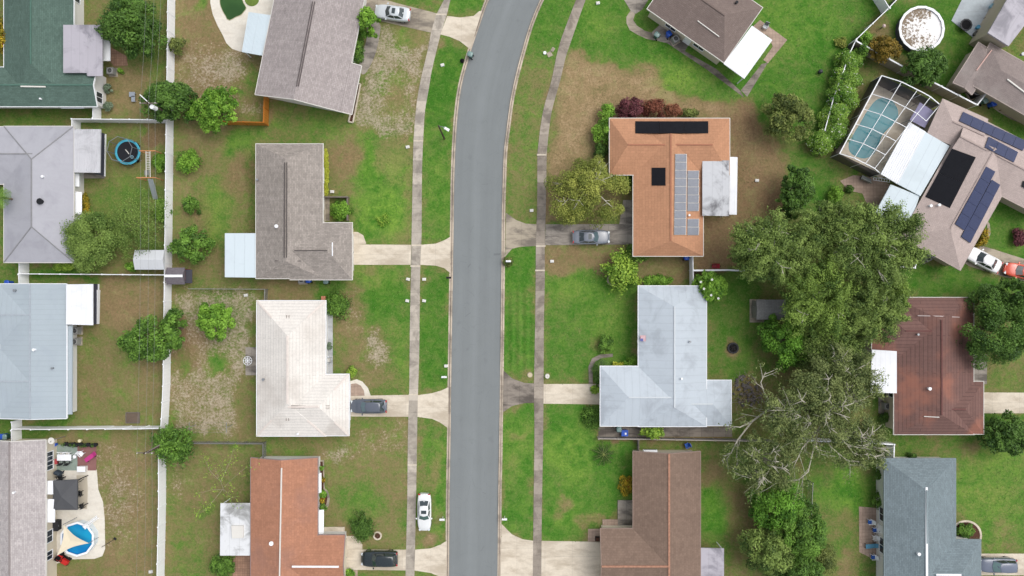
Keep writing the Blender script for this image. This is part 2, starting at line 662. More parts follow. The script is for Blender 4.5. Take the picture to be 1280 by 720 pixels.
patch(E(935, 225, 14, 40), 8, dry=.72, sand=.15, deep=.4)
patch([(940, 90), (1030, 60), (1050, 90), (1020, 180), (960, 160)], 10, dry=.12, deep=.35)
patch(E(970, 160, 22, 14), 8, dry=.3, deep=.75)
patch([(682, 308), (792, 308), (790, 345), (760, 350), (682, 345)], 5, dry=.66, sand=.15, deep=.2)
patch([(630, 312), (670, 310), (669, 475), (628, 470)], 3, dry=.06, sand=.0, deep=.15, stripe=.0)
patch([(630, 368), (668, 360), (668, 472), (628, 466)], 3, stripe=1., dry=.1)
patch([(682, 340), (750, 338), (798, 360), (795, 455), (735, 480), (681, 478)], 4, dry=.13, sand=.0, deep=.2)
patch(E(700, 340, 18, 4), 3, dry=.75, sand=.3)
patch(E(745, 425, 12, 8), 5, dry=.5)
patch([(800, 322), (864, 322), (864, 357), (800, 357)], 4, dry=.6, sand=.1, deep=.3)
patch([(883, 345), (940, 340), (985, 400), (960, 470), (915, 475), (883, 475)], 5, dry=.16, sand=.0, deep=.45)
patch(E(916, 436, 10, 10), 3, dry=.9, sand=.1)
patch(E(936, 490, 24, 22), 5, dry=.9, sand=.5, deep=.95)
patch([(630, 512), (668, 505), (667, 673), (645, 668), (627, 658)], 3, dry=.08, sand=.03, deep=.1)
patch(E(645, 545, 8, 5), 3, dry=.7, sand=.3)
patch(E(645, 585, 10, 20), 6, dry=.33)
patch([(679, 506), (750, 506), (748, 540), (795, 560), (790, 625), (770, 640), (735, 662), (732, 676), (678, 675)], 4, dry=.10, sand=.02, deep=.12)
patch(E(708, 632, 7, 14), 4, dry=.7, sand=.3)
patch(E(735, 650, 12, 8), 4, dry=.55, sand=.2)
patch(E(712, 645, 10, 8), 4, dry=-.05, deep=.0)
patch(E(775, 554, 6, 8), 4, dry=.85)
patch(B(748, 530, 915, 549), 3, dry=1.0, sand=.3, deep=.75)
patch([(876, 550), (960, 550), (960, 720), (905, 720), (905, 685), (876, 685)], 5, dry=.25, sand=.05, deep=.3)
patch(E(895, 640, 16, 40), 6, dry=-.05, deep=.0)
patch(E(895, 590, 20, 16), 8, dry=.6, sand=.15)
patch([(912, 600), (950, 600), (950, 760), (912, 760)], 8, dry=.48, sand=.05, deep=.5)
patch([(1000, 555), (1105, 556), (1105, 760), (1000, 760)], 6, dry=.28, sand=.05, deep=.25)
patch(E(1055, 615, 22, 35), 8, dry=.03, deep=.0)
patch(E(1055, 650, 16, 12), 5, dry=.45, sand=.35, deep=.35)
patch(E(1060, 705, 18, 25), 8, dry=.62, sand=.05)
patch([(920, 260), (1140, 250), (1130, 560), (900, 560), (960, 400)], 10, amt=.7, dry=.4, deep=.4, sand=.15)
patch([(1000, 190), (1050, 195), (1052, 260), (990, 260)], 6, dry=.08, deep=.4)
patch([(1075, 50), (1112, 10), (1290, -40), (1240, 40), (1220, 128), (1130, 82)], 4, dry=.12, sand=.0, deep=.45)
patch(E(1100, 38, 12, 12), 6, dry=.7, deep=.5)
patch([(1240, 130), (1290, 150), (1290, 180), (1222, 142)], 4, dry=.15, deep=.35)
patch([(1240, 245), (1290, 250), (1290, 330), (1225, 305)], 3, dry=.12, sand=.0, deep=.2)
patch([(1105, 315), (1200, 335), (1290, 350), (1290, 372), (1105, 374)], 4, dry=.10, deep=.45)
patch([(1195, 545), (1290, 545), (1290, 690), (1226, 690), (1195, 640)], 4, dry=.22, sand=.04, deep=.1)
patch(B(1118, 545, 1230, 574), 4, dry=.25, deep=.35)
patch(E(1212, 562, 14, 8), 5, dry=.75, sand=.15)
patch(E(1255, 660, 10, 14), 6, dry=.5)
patch(B(1218, 516, 1300, 545), 4, dry=.15, deep=.3)
patch(B(1088, 492, 1120, 560), 5, dry=.3, deep=.5)
patch([(866, 120), (945, 150), (985, 200), (985, 260), (935, 338), (868, 338), (868, 270), (912, 268), (912, 148)], 8, earth=.75)
patch(E(925, 165, 16, 40), 8, earth=1.)
patch(B(186, 154, 208, 184), 3, earth=.9)
patch(E(232, 412, 6, 16), 4, earth=1.3)
patch(E(240, 440, 18, 26), 8, earth=.45)
patch(B(684, 240, 705, 278), 8, earth=.5)
patch(B(682, 308, 792, 336), 6, earth=.5)
patch(E(300, 225, 20, 26), 10, earth=.5)
patch(E(430, 195, 16, 28), 10, earth=.35)
patch(E(255, 270, 14, 20), 10, earth=.4)
patch(B(213, 362, 226, 545), 5, earth=.4)
patch(B(135, 350, 200, 400), 14, earth=.4)
patch(B(842, 322, 866, 357), 6, earth=.5)
patch(B(748, 532, 915, 546), 3, earth=.6)
patch(E(775, 554, 6, 8), 4, earth=.8)
patch(E(438, 378, 16, 14), 8, earth=.5)
patch(E(930, 620, 14, 60), 10, earth=.12)
patch(B(100, 560, 200, 740), 20, earth=.18)
for (lx, ly, lr, lr2, lv) in ((482, 265, 28, 32, 1.2), (498, 212, 14, 34, .7), (462, 205, 12, 28, .6), (715, 568, 26, 40, .8), (712, 645, 14, 12, 1.), (645, 560, 16, 40, .5), (850, 90, 30, 14, 1.1), (505, 440, 8, 50, .6), (1055, 615, 22, 34, .7), (715, 365, 30, 22, .5),
                              (895, 640, 16, 34, .5), (740, 20, 26, 30, .4), (545, 230, 14, 50, .5), (540, 580, 9, 26, .5), (990, 30, 60, 40, .35), (1240, 610, 40, 60, .4), (300, 185, 26, 14, .6), (275, 260, 18, 40, .6), (440, 150, 60, 10, .4), (500, 50, 16, 9, .7), (470, 345, 40, 18, .5), (160, 260, 34, 40, .4), (760, 400, 26, 50, .35), (180, 40, 16, 40, .5)):
    patch(E(lx, ly, lr, lr2), 12, lime=lv)
patch(B(213, -40, 330, 140), 12, earth=.3)
for (hx0, hy0, hx1, hy1) in ((320, 180, 403, 348), (322, 376, 407, 545), (314, 573, 397, 720), (798, 357, 883, 533), (791, 563, 876, 720), (762, 148, 912, 219), (1118, 372, 1217, 543), (1106, 573, 1194, 720)):
    patch(B(hx0 - 5, hy0 - 5, hx1 + 5, hy1 + 5), 3, amt=.5, sand=.1)


CH0['dry'] = np.where((GX < 512) & (CH0['dry'] < 1.), CH0['dry'] * .84, CH0['dry'])

fx_ = np.minimum(np.minimum(GX + 120, 1400 - GX), np.minimum(GY + 100, 820 - GY)) / 60.
fx_ = np.clip(fx_, 0, 1)
for k_, b_ in (('dry', .3), ('sand', .08), ('deep', .25), ('stripe', 0.), ('earth', 0.), ('lime', 0.)):
    CH0[k_] = b_ + (CH0[k_] - b_) * fx_


def ground():
    ix = np.concatenate([[-900., -400., -160.], np.arange(-74., 74.01, .25), [160., 400., 900.]])
    iy = np.concatenate([[-900., -400., -110.], np.arange(-44., 44.01, .25), [110., 400., 900.]])
    X, Y = np.meshgrid(ix, iy)
    ny, nx = X.shape
    rw = np.random.RandomState(3)      # ragged edges to the patches

    def field(cell):
        g = rw.normal(size=(int(1000 / cell) + 4, int(1640 / cell) + 4))
        gx, gy = np.clip((X / K + 760) / cell, 0, g.shape[1] - 2.01), np.clip((460 - Y / K) / cell, 0, g.shape[0] - 2.01)
        i0, j0 = gx.astype(int), gy.astype(int)
        u, v = gx - i0, gy - j0
        u, v = u * u * (3 - 2 * u), v * v * (3 - 2 * v)
        return g[j0, i0] * (1 - u) * (1 - v) + g[j0, i0 + 1] * u * (1 - v) + g[j0 + 1, i0] * (1 - u) * v + g[j0 + 1, i0 + 1] * u * v
    wx = 5.5 * field(30.) + 3.2 * field(11.) + 1.6 * field(4.5)
    wy = 5.5 * field(30.) + 3.2 * field(11.) + 1.6 * field(4.5)
    px, py = np.clip(X / K + 640 + wx, XS[0], XS[-1] - .01), np.clip(360 - Y / K + wy, YS[0], YS[-1] - .01)
    fx, fy = (px - XS[0]) / 2.5, (py - YS[0]) / 2.5
    i, j = fx.astype(int), fy.astype(int)
    a, b = fx - i, fy - j
    vals = []
    for k in ('dry', 'sand', 'deep', 'stripe', 'earth', 'lime'):
        C = CH0[k]
        vals.append(C[j, i] * (1 - a) * (1 - b) + C[j, i + 1] * a * (1 - b) + C[j + 1, i] * (1 - a) * b + C[j + 1, i + 1] * a * b)
    me = bpy.data.meshes.new('ground')
    co = np.stack([X.ravel(), Y.ravel(), np.zeros(X.size)], 1)
    q = np.arange(ny * nx).reshape(ny, nx)
    fs = np.stack([q[:-1, :-1], q[:-1, 1:], q[1:, 1:], q[1:, :-1]], -1).reshape(-1, 4)
    me.vertices.add(len(co))
    me.vertices.foreach_set('co', co.ravel())
    me.loops.add(fs.size)
    me.loops.foreach_set('vertex_index', fs.ravel().astype(np.int32))
    me.polygons.add(len(fs))
    me.polygons.foreach_set('loop_start', np.arange(0, fs.size, 4, dtype=np.int32))
    me.polygons.foreach_set('loop_total', np.full(len(fs), 4, dtype=np.int32))
    me.update(calc_edges=True)
    at = me.attributes.new('soil', 'FLOAT_COLOR', 'POINT')
    at.data.foreach_set('color', np.stack([v.ravel() for v in vals[:4]], 1).astype(np.float32).ravel())
    ae = me.attributes.new('earth', 'FLOAT', 'POINT')
    ae.data.foreach_set('value', vals[4].astype(np.float32).ravel())
    al = me.attributes.new('lime', 'FLOAT', 'POINT')
    al.data.foreach_set('value', vals[5].astype(np.float32).ravel())
    t = NT('lawn_and_soil')
    an = t.n('ShaderNodeAttribute', attribute_name='soil')
    sp = t.n('ShaderNodeSeparateColor')
    t.l(an.outputs['Color'], sp.inputs[0])
    dry, sand, deep, stripe = sp.outputs[0], sp.outputs[1], sp.outputs[2], an.outputs['Alpha']
    co = t.coord()
    n1 = t.noise(co, .22, 5, .62)
    n2 = t.noise(t.mapping(co, loc=(31, 7, 0)), .9, 5, .66, .4)
    n3 = t.noise(t.mapping(co, loc=(3, 57, 0)), 3.6, 4, .7)
    n4 = t.noise(t.mapping(co, loc=(13, 5, 0)), 15., 2, .7)
    d = t.math('ADD', t.math('MULTIPLY', dry, .88), .07)
    d = t.math('ADD', d, t.math('MULTIPLY', t.math('SUBTRACT', n1, .5), .6))
    d = t.math('ADD', d, t.math('MULTIPLY', t.math('SUBTRACT', n2, .5), .75))
    d = t.math('ADD', d, t.math('MULTIPLY', t.math('SUBTRACT', n3, .5), .5))
    cr = t.n('ShaderNodeValToRGB')
    e = cr.color_ramp.elements
    for pos, c in ((0., S(68, 121, 38)), (.12, S(80, 126, 46)), (.26, S(100, 130, 60)), (.42, S(124, 127, 76)), (.60, S(138, 124, 87)), (.82, S(152, 131, 97)), (1., S(168, 145, 112))):
        if pos in (0., 1.):
            el = e[0] if pos == 0. else e[-1]
        else:
            el = e.new(pos)
        el.color = c
    t.l(d, cr.inputs[0])
    c = cr.outputs[0]
    er = t.n('ShaderNodeAttribute', attribute_name='earth')
    em = t.math('MULTIPLY', er.outputs['Fac'], t.ramp(t.math('ADD', n1, t.math('MULTIPLY', n2, .6)), .5, 1.0), clamp=True)
    c = t.mix(em, c, t.mix(n3, S(112, 88, 66), S(148, 118, 92)))
    # paler yellow green tufts
    yg = t.ramp(t.noise(t.mapping(co, loc=(77, 21, 0)), .4, 7, .72, 1.), .48, .68)
    c = t.mix(t.math('MULTIPLY', yg, .7), c, t.mix(t.ramp(d, .35, .7), S(112, 146, 62), S(150, 142, 98)))
    lm = t.n('ShaderNodeAttribute', attribute_name='lime')
    c = t.mix(t.math('MULTIPLY', lm.outputs['Fac'], t.ramp(t.math('ADD', n1, t.math('MULTIPLY', n2, .8)), .65, 1.1), clamp=True), c, t.mix(n3, S(98, 146, 44), S(142, 168, 76)))
    # darker tone
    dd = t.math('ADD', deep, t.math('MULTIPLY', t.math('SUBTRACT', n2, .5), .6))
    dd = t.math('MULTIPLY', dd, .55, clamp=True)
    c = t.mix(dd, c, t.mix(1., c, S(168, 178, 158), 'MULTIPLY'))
    # bare sandy speckle
    s1 = t.math('ADD', t.math('MULTIPLY', n3, .62), t.math('MULTIPLY', n4, .38))
    s1 = t.math('ADD', s1, t.math('MULTIPLY', t.math('SUBTRACT', n2, .5), .35))
    th = t.math('SUBTRACT', .755, t.math('MULTIPLY', sand, .38))
    sm = t.math('MULTIPLY', t.math('SUBTRACT', s1, th), 7., clamp=True)
    c = t.mix(t.math('MULTIPLY', sm, .85), c, t.mix(n2, S(152, 138, 114), S(190, 180, 162)))
    # worn / fine grass texture
    f = t.math('ADD', 1., t.math('MULTIPLY', t.math('SUBTRACT', n4, .5), 1.0))
    f = t.math('ADD', f, t.math('MULTIPLY', t.math('SUBTRACT', n3, .5), .75))
    f = t.math('ADD', f, t.math('MULTIPLY', t.math('SUBTRACT', n2, .5), .3))
    sx = t.n('ShaderNodeSeparateXYZ')
    t.l(co, sx.inputs[0])
    wv = t.math('SINE', t.math('MULTIPLY', sx.outputs[0], 2 * PI / .9))
    f = t.math('ADD', f, t.math('MULTIPLY', t.math('MULTIPLY', wv, stripe), .13))
    c = t.scale(c, f)
    t.bsdf(c, .95, 0., .1, bump=t.math('ADD', n4, n3), bstr=.5, bdist=.05)
    me.materials.append(t.m)
    o = bpy.data.objects.new('ground', me)
    COL.objects.link(o)
    structure(o)


ground()


# ------------------------------------------------------------------ strips: road, kerbs, pavements
def smooth_line(pts, step=12.):
    """Catmull-Rom through picture points, dense."""
    out = []
    n = len(pts)
    for i in range(n - 1):
        p0, p1, p2, p3 = (Vector(pts[max(0, i - 1)]), Vector(pts[i]), Vector(pts[i + 1]), Vector(pts[min(n - 1, i + 2)]))
        m = max(1, int((p2 - p1).length / step))
        for k in range(m):
            t = k / m
            out.append(.5 * ((2 * p1) + (p2 - p0) * t + (2 * p0 - 5 * p1 + 4 * p2 - p3) * t * t + (3 * p1 - p0 - 3 * p2 + p3) * t ** 3))
    out.append(Vector(pts[-1]))
    return out


def strip(name, L, Rr, z, mat, thick=0., sm=True):
    mb = MB()
    A, Bq = [P(p[0], p[1]) for p in L], [P(p[0], p[1]) for p in Rr]
    v = 0.
    for i in range(len(A) - 1):
        seg = ((A[i + 1] - A[i]).length + (Bq[i + 1] - Bq[i]).length) / 2
        w0, w1 = (A[i] - Bq[i]).length, (A[i + 1] - Bq[i + 1]).length
        q = [(A[i].x, A[i].y, z), (A[i + 1].x, A[i + 1].y, z), (Bq[i + 1].x, Bq[i + 1].y, z), (Bq[i].x, Bq[i].y, z)]
        mb.poly(q, [(-w0 / 2, v), (-w1 / 2, v + seg), (w1 / 2, v + seg), (w0 / 2, v)])
        if thick:
            for a, b in ((A[i], A[i + 1]), (Bq[i], Bq[i + 1])):
                mb.poly([(a.x, a.y, z), (b.x, b.y, z), (b.x, b.y, z - thick), (a.x, a.y, z - thick)], [(0, v), (0, v + seg), (.1, v + seg), (.1, v)])
        v += seg
    o = mb.build(name, mat)
    return structure(o)


KL = smooth_line([(655, -100), (628, -40), (609, 0), (599, 28), (588, 60), (581, 84), (575, 108), (570.5, 140), (568, 175), (566, 225), (565, 300), (563, 420), (562, 490), (561.5, 540), (560, 630), (559.5, 715), (558, 820)])
KR = smooth_line([(728, -100), (697, -40), (677, 0), (664.5, 30), (654, 65), (645, 100), (639, 130), (634.5, 165), (631.5, 190), (630, 230), (629, 267), (628.3, 355), (628, 380), (627, 465), (626.3, 505), (625.5, 565), (624.5, 615), (623.5, 715), (621, 820)])


def at_y(line, ys):
    xs = [p.x for p in line]
    yy = [p.y for p in line]
    return [Vector((float(np.interp(y, yy, xs)), y)) for y in ys]


def offset_line(line, d):
    out = []
    for i, p in enumerate(line):
        t = (line[min(i + 1, len(line) - 1)] - line[max(i - 1, 0)]).normalized()
        out.append(p + Vector((t.y, -t.x)) * d)
    return out


# asphalt with worn wheel lines
t = NT('asphalt')
uvv = t.n('ShaderNodeSeparateXYZ')
t.l(t.coord('UV'), uvv.inputs[0])
ob = t.coord()
f = t.math('ADD', 1., t.math('MULTIPLY', t.math('SUBTRACT', t.noise(t.mapping(t.coord('UV'), (1.1, .035, 1)), 1., 4, .6), .5), .24))
f = t.math('ADD', f, t.math('MULTIPLY', t.math('SUBTRACT', t.noise(ob, .35, 4, .6), .5), .16))
f = t.math('ADD', f, t.math('MULTIPLY', t.math('SUBTRACT', t.noise(ob, 14, 3, .7), .5), .34))
crown = t.math('MULTIPLY', t.math('SUBTRACT', 1., t.math('MULTIPLY', t.math('ABSOLUTE', t.math('ADD', uvv.outputs[0], .3)), 1.3), clamp=True), .09)
f = t.math('ADD', f, crown)
base = t.n('ShaderNodeRGB')
base.outputs[0].default_value = S(129, 134, 135)
c = t.scale(base.outputs[0], f)
pt = t.ramp(t.noise(t.mapping(ob, loc=(9, 4, 0)), .7, 2, .4), .66, .72)
c = t.mix(t.math('MULTIPLY', pt, .16), c, S(100, 104, 108))
vor = t.n('ShaderNodeTexVoronoi', feature='DISTANCE_TO_EDGE')
t.l(t.mapping(t.coord('UV'), (.28, .10, 1)), vor.inputs['Vector'])
crk = t.math('LESS_THAN', vor.outputs['Distance'], .0035)
c = t.mix(t.math('MULTIPLY', crk, .35), c, S(84, 88, 92))
edge = t.ramp(t.math('ADD', t.math('ABSOLUTE', uvv.outputs[0]), t.math('MULTIPLY', t.noise(ob, .8, 4), .7)), 3.1, 3.6)
c = t.mix(t.math('MULTIPLY', edge, .3), c, S(120, 116, 110))
t.bsdf(c, .9, 0., .25, bump=t.noise(ob, 30, 2), bstr=.2, bdist=.01)
ASPHALT = t.m

ysr = [y for y in np.arange(-100, 821, 10.)]
strip('road', [p + Vector((1.2, 0)) for p in at_y(KL, ysr)], [p - Vector((1.2, 0)) for p in at_y(KR, ysr)], .006, ASPHALT)

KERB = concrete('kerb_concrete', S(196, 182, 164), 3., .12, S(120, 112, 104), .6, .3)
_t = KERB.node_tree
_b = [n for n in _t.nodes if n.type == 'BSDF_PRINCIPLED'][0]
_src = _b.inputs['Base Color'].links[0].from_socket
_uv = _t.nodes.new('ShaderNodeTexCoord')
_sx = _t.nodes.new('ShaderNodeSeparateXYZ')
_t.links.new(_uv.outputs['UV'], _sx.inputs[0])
_cm = _t.nodes.new('ShaderNodeMath')           # darker band on the kerb face
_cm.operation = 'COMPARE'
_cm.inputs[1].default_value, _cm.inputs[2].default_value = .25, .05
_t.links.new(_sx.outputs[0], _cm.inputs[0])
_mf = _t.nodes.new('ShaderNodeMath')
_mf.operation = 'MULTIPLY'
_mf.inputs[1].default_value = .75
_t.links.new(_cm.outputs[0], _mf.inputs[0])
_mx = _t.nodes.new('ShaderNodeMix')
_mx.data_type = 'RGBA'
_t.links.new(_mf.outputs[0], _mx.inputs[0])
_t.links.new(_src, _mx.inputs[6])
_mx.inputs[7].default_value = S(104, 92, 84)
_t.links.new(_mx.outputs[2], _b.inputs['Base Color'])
DROPS = {'L': ((12, 66), (296, 340), (484, 534), (676, 726)), 'R': ((266, 320), (464, 514), (656, 830))}


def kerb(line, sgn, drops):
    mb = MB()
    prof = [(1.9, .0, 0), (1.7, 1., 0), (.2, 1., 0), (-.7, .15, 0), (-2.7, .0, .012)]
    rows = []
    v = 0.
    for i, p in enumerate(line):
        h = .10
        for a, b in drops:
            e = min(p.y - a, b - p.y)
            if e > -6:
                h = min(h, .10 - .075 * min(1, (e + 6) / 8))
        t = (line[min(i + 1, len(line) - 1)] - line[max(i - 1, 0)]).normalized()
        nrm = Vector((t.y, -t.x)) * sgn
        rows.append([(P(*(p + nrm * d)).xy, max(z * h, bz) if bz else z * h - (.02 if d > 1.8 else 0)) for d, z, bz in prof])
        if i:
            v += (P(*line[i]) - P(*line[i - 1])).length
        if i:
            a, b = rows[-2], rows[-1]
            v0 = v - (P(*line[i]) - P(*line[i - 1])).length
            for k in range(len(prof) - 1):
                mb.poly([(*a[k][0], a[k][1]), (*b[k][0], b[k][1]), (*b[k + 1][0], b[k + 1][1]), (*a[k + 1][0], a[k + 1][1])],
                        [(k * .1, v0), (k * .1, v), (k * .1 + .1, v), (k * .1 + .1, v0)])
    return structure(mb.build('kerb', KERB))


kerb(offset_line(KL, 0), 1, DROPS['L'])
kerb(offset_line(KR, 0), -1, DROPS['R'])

WALK_L = concrete('pavement_worn', S(186, 177, 164), 1.5, .21, S(108, 102, 96), .55, .35)
WALK_R = concrete('pavement_mildewed', S(162, 152, 140), 1.5, .19, S(96, 88, 80), .6, .4)
sl = [(577, 589, -60), (555, 563, 0), (546, 559, 17), (538.5, 551, 42), (535, 546, 62), (527.5, 539, 92), (523.5, 536, 112), (520, 531.5, 137), (517, 529, 175), (516, 527.5, 217), (514.5, 527, 295), (514, 525.5, 330), (512.5, 524.5, 400), (512, 524, 447), (511.5, 522.5, 492), (510, 521.5, 540), (509, 520, 630), (507, 518, 720), (506, 516, 820)]
sr = [(745, 757, -60), (720, 732, 0), (701, 714.5, 50), (695.5, 707.5, 70), (689.5, 700.5, 100), (678.5, 689.5, 140), (673.5, 685, 175), (671.8, 683.5, 190), (671.5, 682.5, 255), (670, 681, 300), (669.5, 681, 350), (669, 680, 400), (667.5, 679.5, 480), (668, 679, 540), (667, 677.5, 630), (666, 676.5, 720), (665, 675, 820)]
for s_, m_ in ((sl, WALK_L), (sr, WALK_R)):
    strip('pavement', smooth_line([(a, y) for a, b, y in s_]), smooth_line([(b, y) for a, b, y in s_]), .045, m_, .05) if False else strip(
        'pavement', at_y(smooth_line([(a, y) for a, b, y in s_]), np.arange(-60, 821, 6.)), at_y(smooth_line([(b, y) for a, b, y in s_]), np.arange(-60, 821, 6.)), .045, m_, .05)

CONC_NEW = concrete('new_concrete', S(218, 207, 189), 3.2, .05, S(176, 162, 142), .65, .2, False, 3.4)
CONC_OLD = concrete('old_concrete', S(176, 165, 147), 2.4, .06, S(112, 105, 97), .85, .3, False, 2.6)
CONC_GREY = concrete('grey_concrete', S(164, 156, 146), 2.2, .06, S(92, 87, 82), .85, .35, False, 2.4)
CONC_DARK = concrete('mildewed_concrete', S(146, 137, 127), 1.4, .10, S(84, 78, 73), .85, .35, False, 1.5)
CONC_WHITE = concrete('white_deck', S(228, 222, 210), 9, .02, S(208, 198, 182), .5, .1, False)
PAVER = concrete('clay_pavers', S(176, 140, 118), .3, .12, S(140, 112, 96), .5, .35, False, .3)
PAVER_TAN = concrete('tan_pavers', S(178, 156, 140), .42, .1, S(140, 122, 110), .5, .3, False, .42)


SLABS = []


def slab(name, pts, mat, z=.03, z0=-.02, curve=False):
    if curve:
        pts = smooth_line(list(pts) + [pts[0]], 3.)[:-1]
    SLABS.append([(p[0], p[1]) for p in pts])
    o = MB().prism([P(*p) for p in pts], z0, z).build(name, mat)
    return structure(o)


zj = [0.0]


def drive(pts, mat=CONC_NEW, name='driveway'):
    zj[0] = (zj[0] + .001) % .006
    return slab(name, pts, mat, .026 + zj[0])


# strips of fresh concrete across the pavements
for x0, x1, y in ((545, 558, 18), (517, 529, 176), (513, 525.5, 332.5), (514.5, 527, 306.5), (511, 522, 493), (671, 683, 193.5), (670, 682, 307.5), (669, 681, 338), (509.5, 521, 581)):
    slab('pavement_joint', B(x0, y - .9, x1, y + .9), CONC_NEW, .052)

drive([(455, -8), (500, 5), (547, 17), (539, 41), (500, 32), (474, 26), (448, 20)], CONC_OLD)
drive([(559, 20), (575, 22), (592, 20), (599, 14), (602, 14), (588, 62), (582, 57), (574, 51), (562, 46), (550.5, 43)], CONC_NEW)
slab('path', [(459, 26), (475, 30), (472, 57), (465, 78), (455, 93), (449, 86), (451, 70), (458, 50)], CONC_GREY, .022, curve=True)
drive([(438, 305.5), (514, 306), (513.5, 331), (438, 331)], CONC_NEW)
drive([(526, 306), (545, 304.5), (556, 300), (563, 296), (562.5, 341), (555, 335), (545, 332), (525, 331)], CONC_NEW)
slab('path', [(438, 290), (447, 290), (454, 294), (458, 305), (438, 306)], CONC_NEW, .022)
drive([(435, 495), (511.5, 493.5), (511, 521), (435, 520.5)], CONC_NEW)
drive([(522, 494), (540, 491.5), (552, 488), (560.5, 484), (560, 535), (550, 528), (540, 523.5), (521.5, 521)], CONC_NEW)
slab('path', [(436, 477), (446, 474), (453, 477), (460, 485), (464, 496), (436, 496)], CONC_WHITE, .022)
slab('path', [(438, 480), (445, 479), (451, 482), (455, 488), (456, 496), (438, 496)], PAVER_TAN, .026)
slab('path', B(406, 390, 416, 470), concrete('white_gravel', S(190, 192, 194), 2., .06, S(140, 142, 144), .6, .2, False), .05)
drive([(429, 687), (508.5, 687), (507.5, 713), (429, 712)], CONC_NEW)
drive([(519, 687), (538, 685.5), (550, 681), (558.5, 676), (557.5, 726), (548, 720), (538, 716), (518, 713)], CONC_NEW)
slab('path', [(431, 670), (443, 670), (449, 674), (453, 681), (453, 688), (431, 688)], CONC_NEW, .022)
slab('path', [(441, 712), (447, 712), (447, 740), (441, 740)], PAVER_TAN, .022)
slab('porch_slab', B(404, 658.5, 431, 672), CONC_NEW, .12)
drive([(632.5, 266), (645, 275), (657, 279.5), (671, 280.5), (670, 307.5), (650, 308.5), (640, 311), (631.5, 321)], CONC_OLD)
drive([(682, 280.5), (792, 280), (792, 305.5), (681, 306.5)], CONC_GREY)
slab('path', [(779, 250), (792, 250), (792, 281), (774, 281)], CONC_GREY, .022)
drive([(629.5, 463), (640, 473), (655, 478.5), (668.5, 479.5), (667.5, 503.5), (655, 504), (640, 507.5), (629, 515)], CONC_DARK)
drive([(679.5, 480), (752, 480), (752, 505.5), (679, 504.5)], CONC_NEW)
slab('bed_edging', [(736, 480), (735.5, 458), (740, 448), (750, 443), (766, 442), (766, 446), (752, 447.5), (744, 452), (740.5, 460), (741, 480)], CONC_DARK, .08)
drive([(627, 655), (640, 668), (653, 674), (667, 676), (665.5, 780), (624.5, 780)], CONC_NEW)
drive([(677, 676), (735, 677), (754, 678), (754, 780), (676, 780)], CONC_NEW)
slab('porch_slab', B(735, 661, 754, 677), PAVER_TAN, .06)
slab('porch_slab', B(753, 649, 774, 663), PAVER_TAN, .14)
slab('porch_slab', B(772, 625, 793, 662), CONC_GREY, .17)
drive([(768, -20), (789, 14.5), (795, 17), (803, 12), (822, -20)], CONC_GREY)
slab('path', [(788, 13.5), (783, 21), (783, 29), (787, 37.5), (796, 43), (809, 49), (818, 50.5), (815, 41), (806, 38.5), (796, 32), (791.5, 25), (794, 17)], CONC_OLD, .022)
slab('path', [(814, 41), (828, 28), (862, 54), (856, 64), (834, 54), (817, 50)], CONC_GREY, .02)
slab('path', [(834, 54), (856, 64), (895, 86), (926, 114), (930, 122), (885, 88)], CONC_DARK, .016)
slab('path', [(926, 113), (952, 80), (960, 78), (934, 121)], CONC_DARK, .019)
slab('patio', [(938, 36), (950, 25), (984, 50), (960, 79), (954, 75), (966, 58), (960, 45)], PAVER_TAN, .03)
drive([(1200, 325), (1222, 306), (1240, 311), (1300, 330), (1300, 356), (1255, 346), (1212, 333)], CONC_OLD)
slab('path', [(1233, 274), (1237, 280), (1238, 292), (1232, 306), (1224, 308), (1230, 300), (1234.5, 290)], CONC_OLD, .04)
slab('patio', [(1050, 226), (1067, 219), (1092, 222), (1116, 232), (1094, 270), (1084, 256), (1078, 242), (1060, 238)], PAVER_TAN, .03)
drive([(1228, 490.5), (1320, 491), (1320, 516.5), (1228, 516.5)], CONC_NEW)
slab('porch_slab', B(1212, 443, 1233, 480), CONC_GREY, .1)
drive([(1224, 692), (1320, 692), (1320, 719), (1224, 719)], CONC_NEW)
slab('patio', [(1073.5, 633), (1107, 636), (1107, 692), (1092, 699), (1074, 690)], PAVER_TAN, .03)
slab('soil_bed', [(1096, 570), (1106, 570), (1106, 634), (1096, 634)], plain('mulch', S(84, 56, 44), .95, .3, 4.), .02)
slab('soil_bed', [(1097, 699), (1106, 696), (1106, 740), (1097, 740)], MATS['mulch'], .02)
slab('patio', [(137, 58), (158, 70), (160, 82), (143, 83), (137, 76)], PAVER, .03)
slab('patio', B(92, 214, 131, 223), CONC_GREY, .06)
slab('patio', [(55, 587), (121, 587), (123, 612), (129, 628), (131, 650), (131.5, 686), (128, 695), (118, 698.5), (90, 699), (72, 704), (55, 712)], CONC_WHITE, .03)
slab('patio', B(60, 556, 97, 588), plain('green_tiles', S(146, 160, 150), .7, .18, 2.5), .034)
slab('patio', B(97, 556.5, 120.5, 588), plain('red_tiles', S(140, 100, 96), .8, .16, 2.5), .037)
slab('pool_deck', [(263, -20), (263, 4), (266, 18), (272, 32), (279, 45), (283, 54), (290, 61), (300, 64.5), (330, 69), (346, -20)], CONC_WHITE, .03)
slab('patio', B(307, 434, 322, 469), CONC_GREY, .03)
slab('patio', B(291, 694, 315, 740), PAVER, .03)
slab('patio', [(1189, 26), (1212, -20), (1275, -20), (1240, 38), (1220, 50)], concrete('painted_slab', S(186, 194, 198), 3, .03, S(150, 152, 156), .5, .2, False), .05)
slab('path', [(1222, 120), (1236, 112), (1290, 146), (1290, 160), (1262, 148), (1248, 140)], CONC_OLD, .02)
slab('path', B(748, 534, 915, 546), CONC_DARK, .02)
slab('patio', B(937, 374, 956, 403), CONC_OLD, .03)
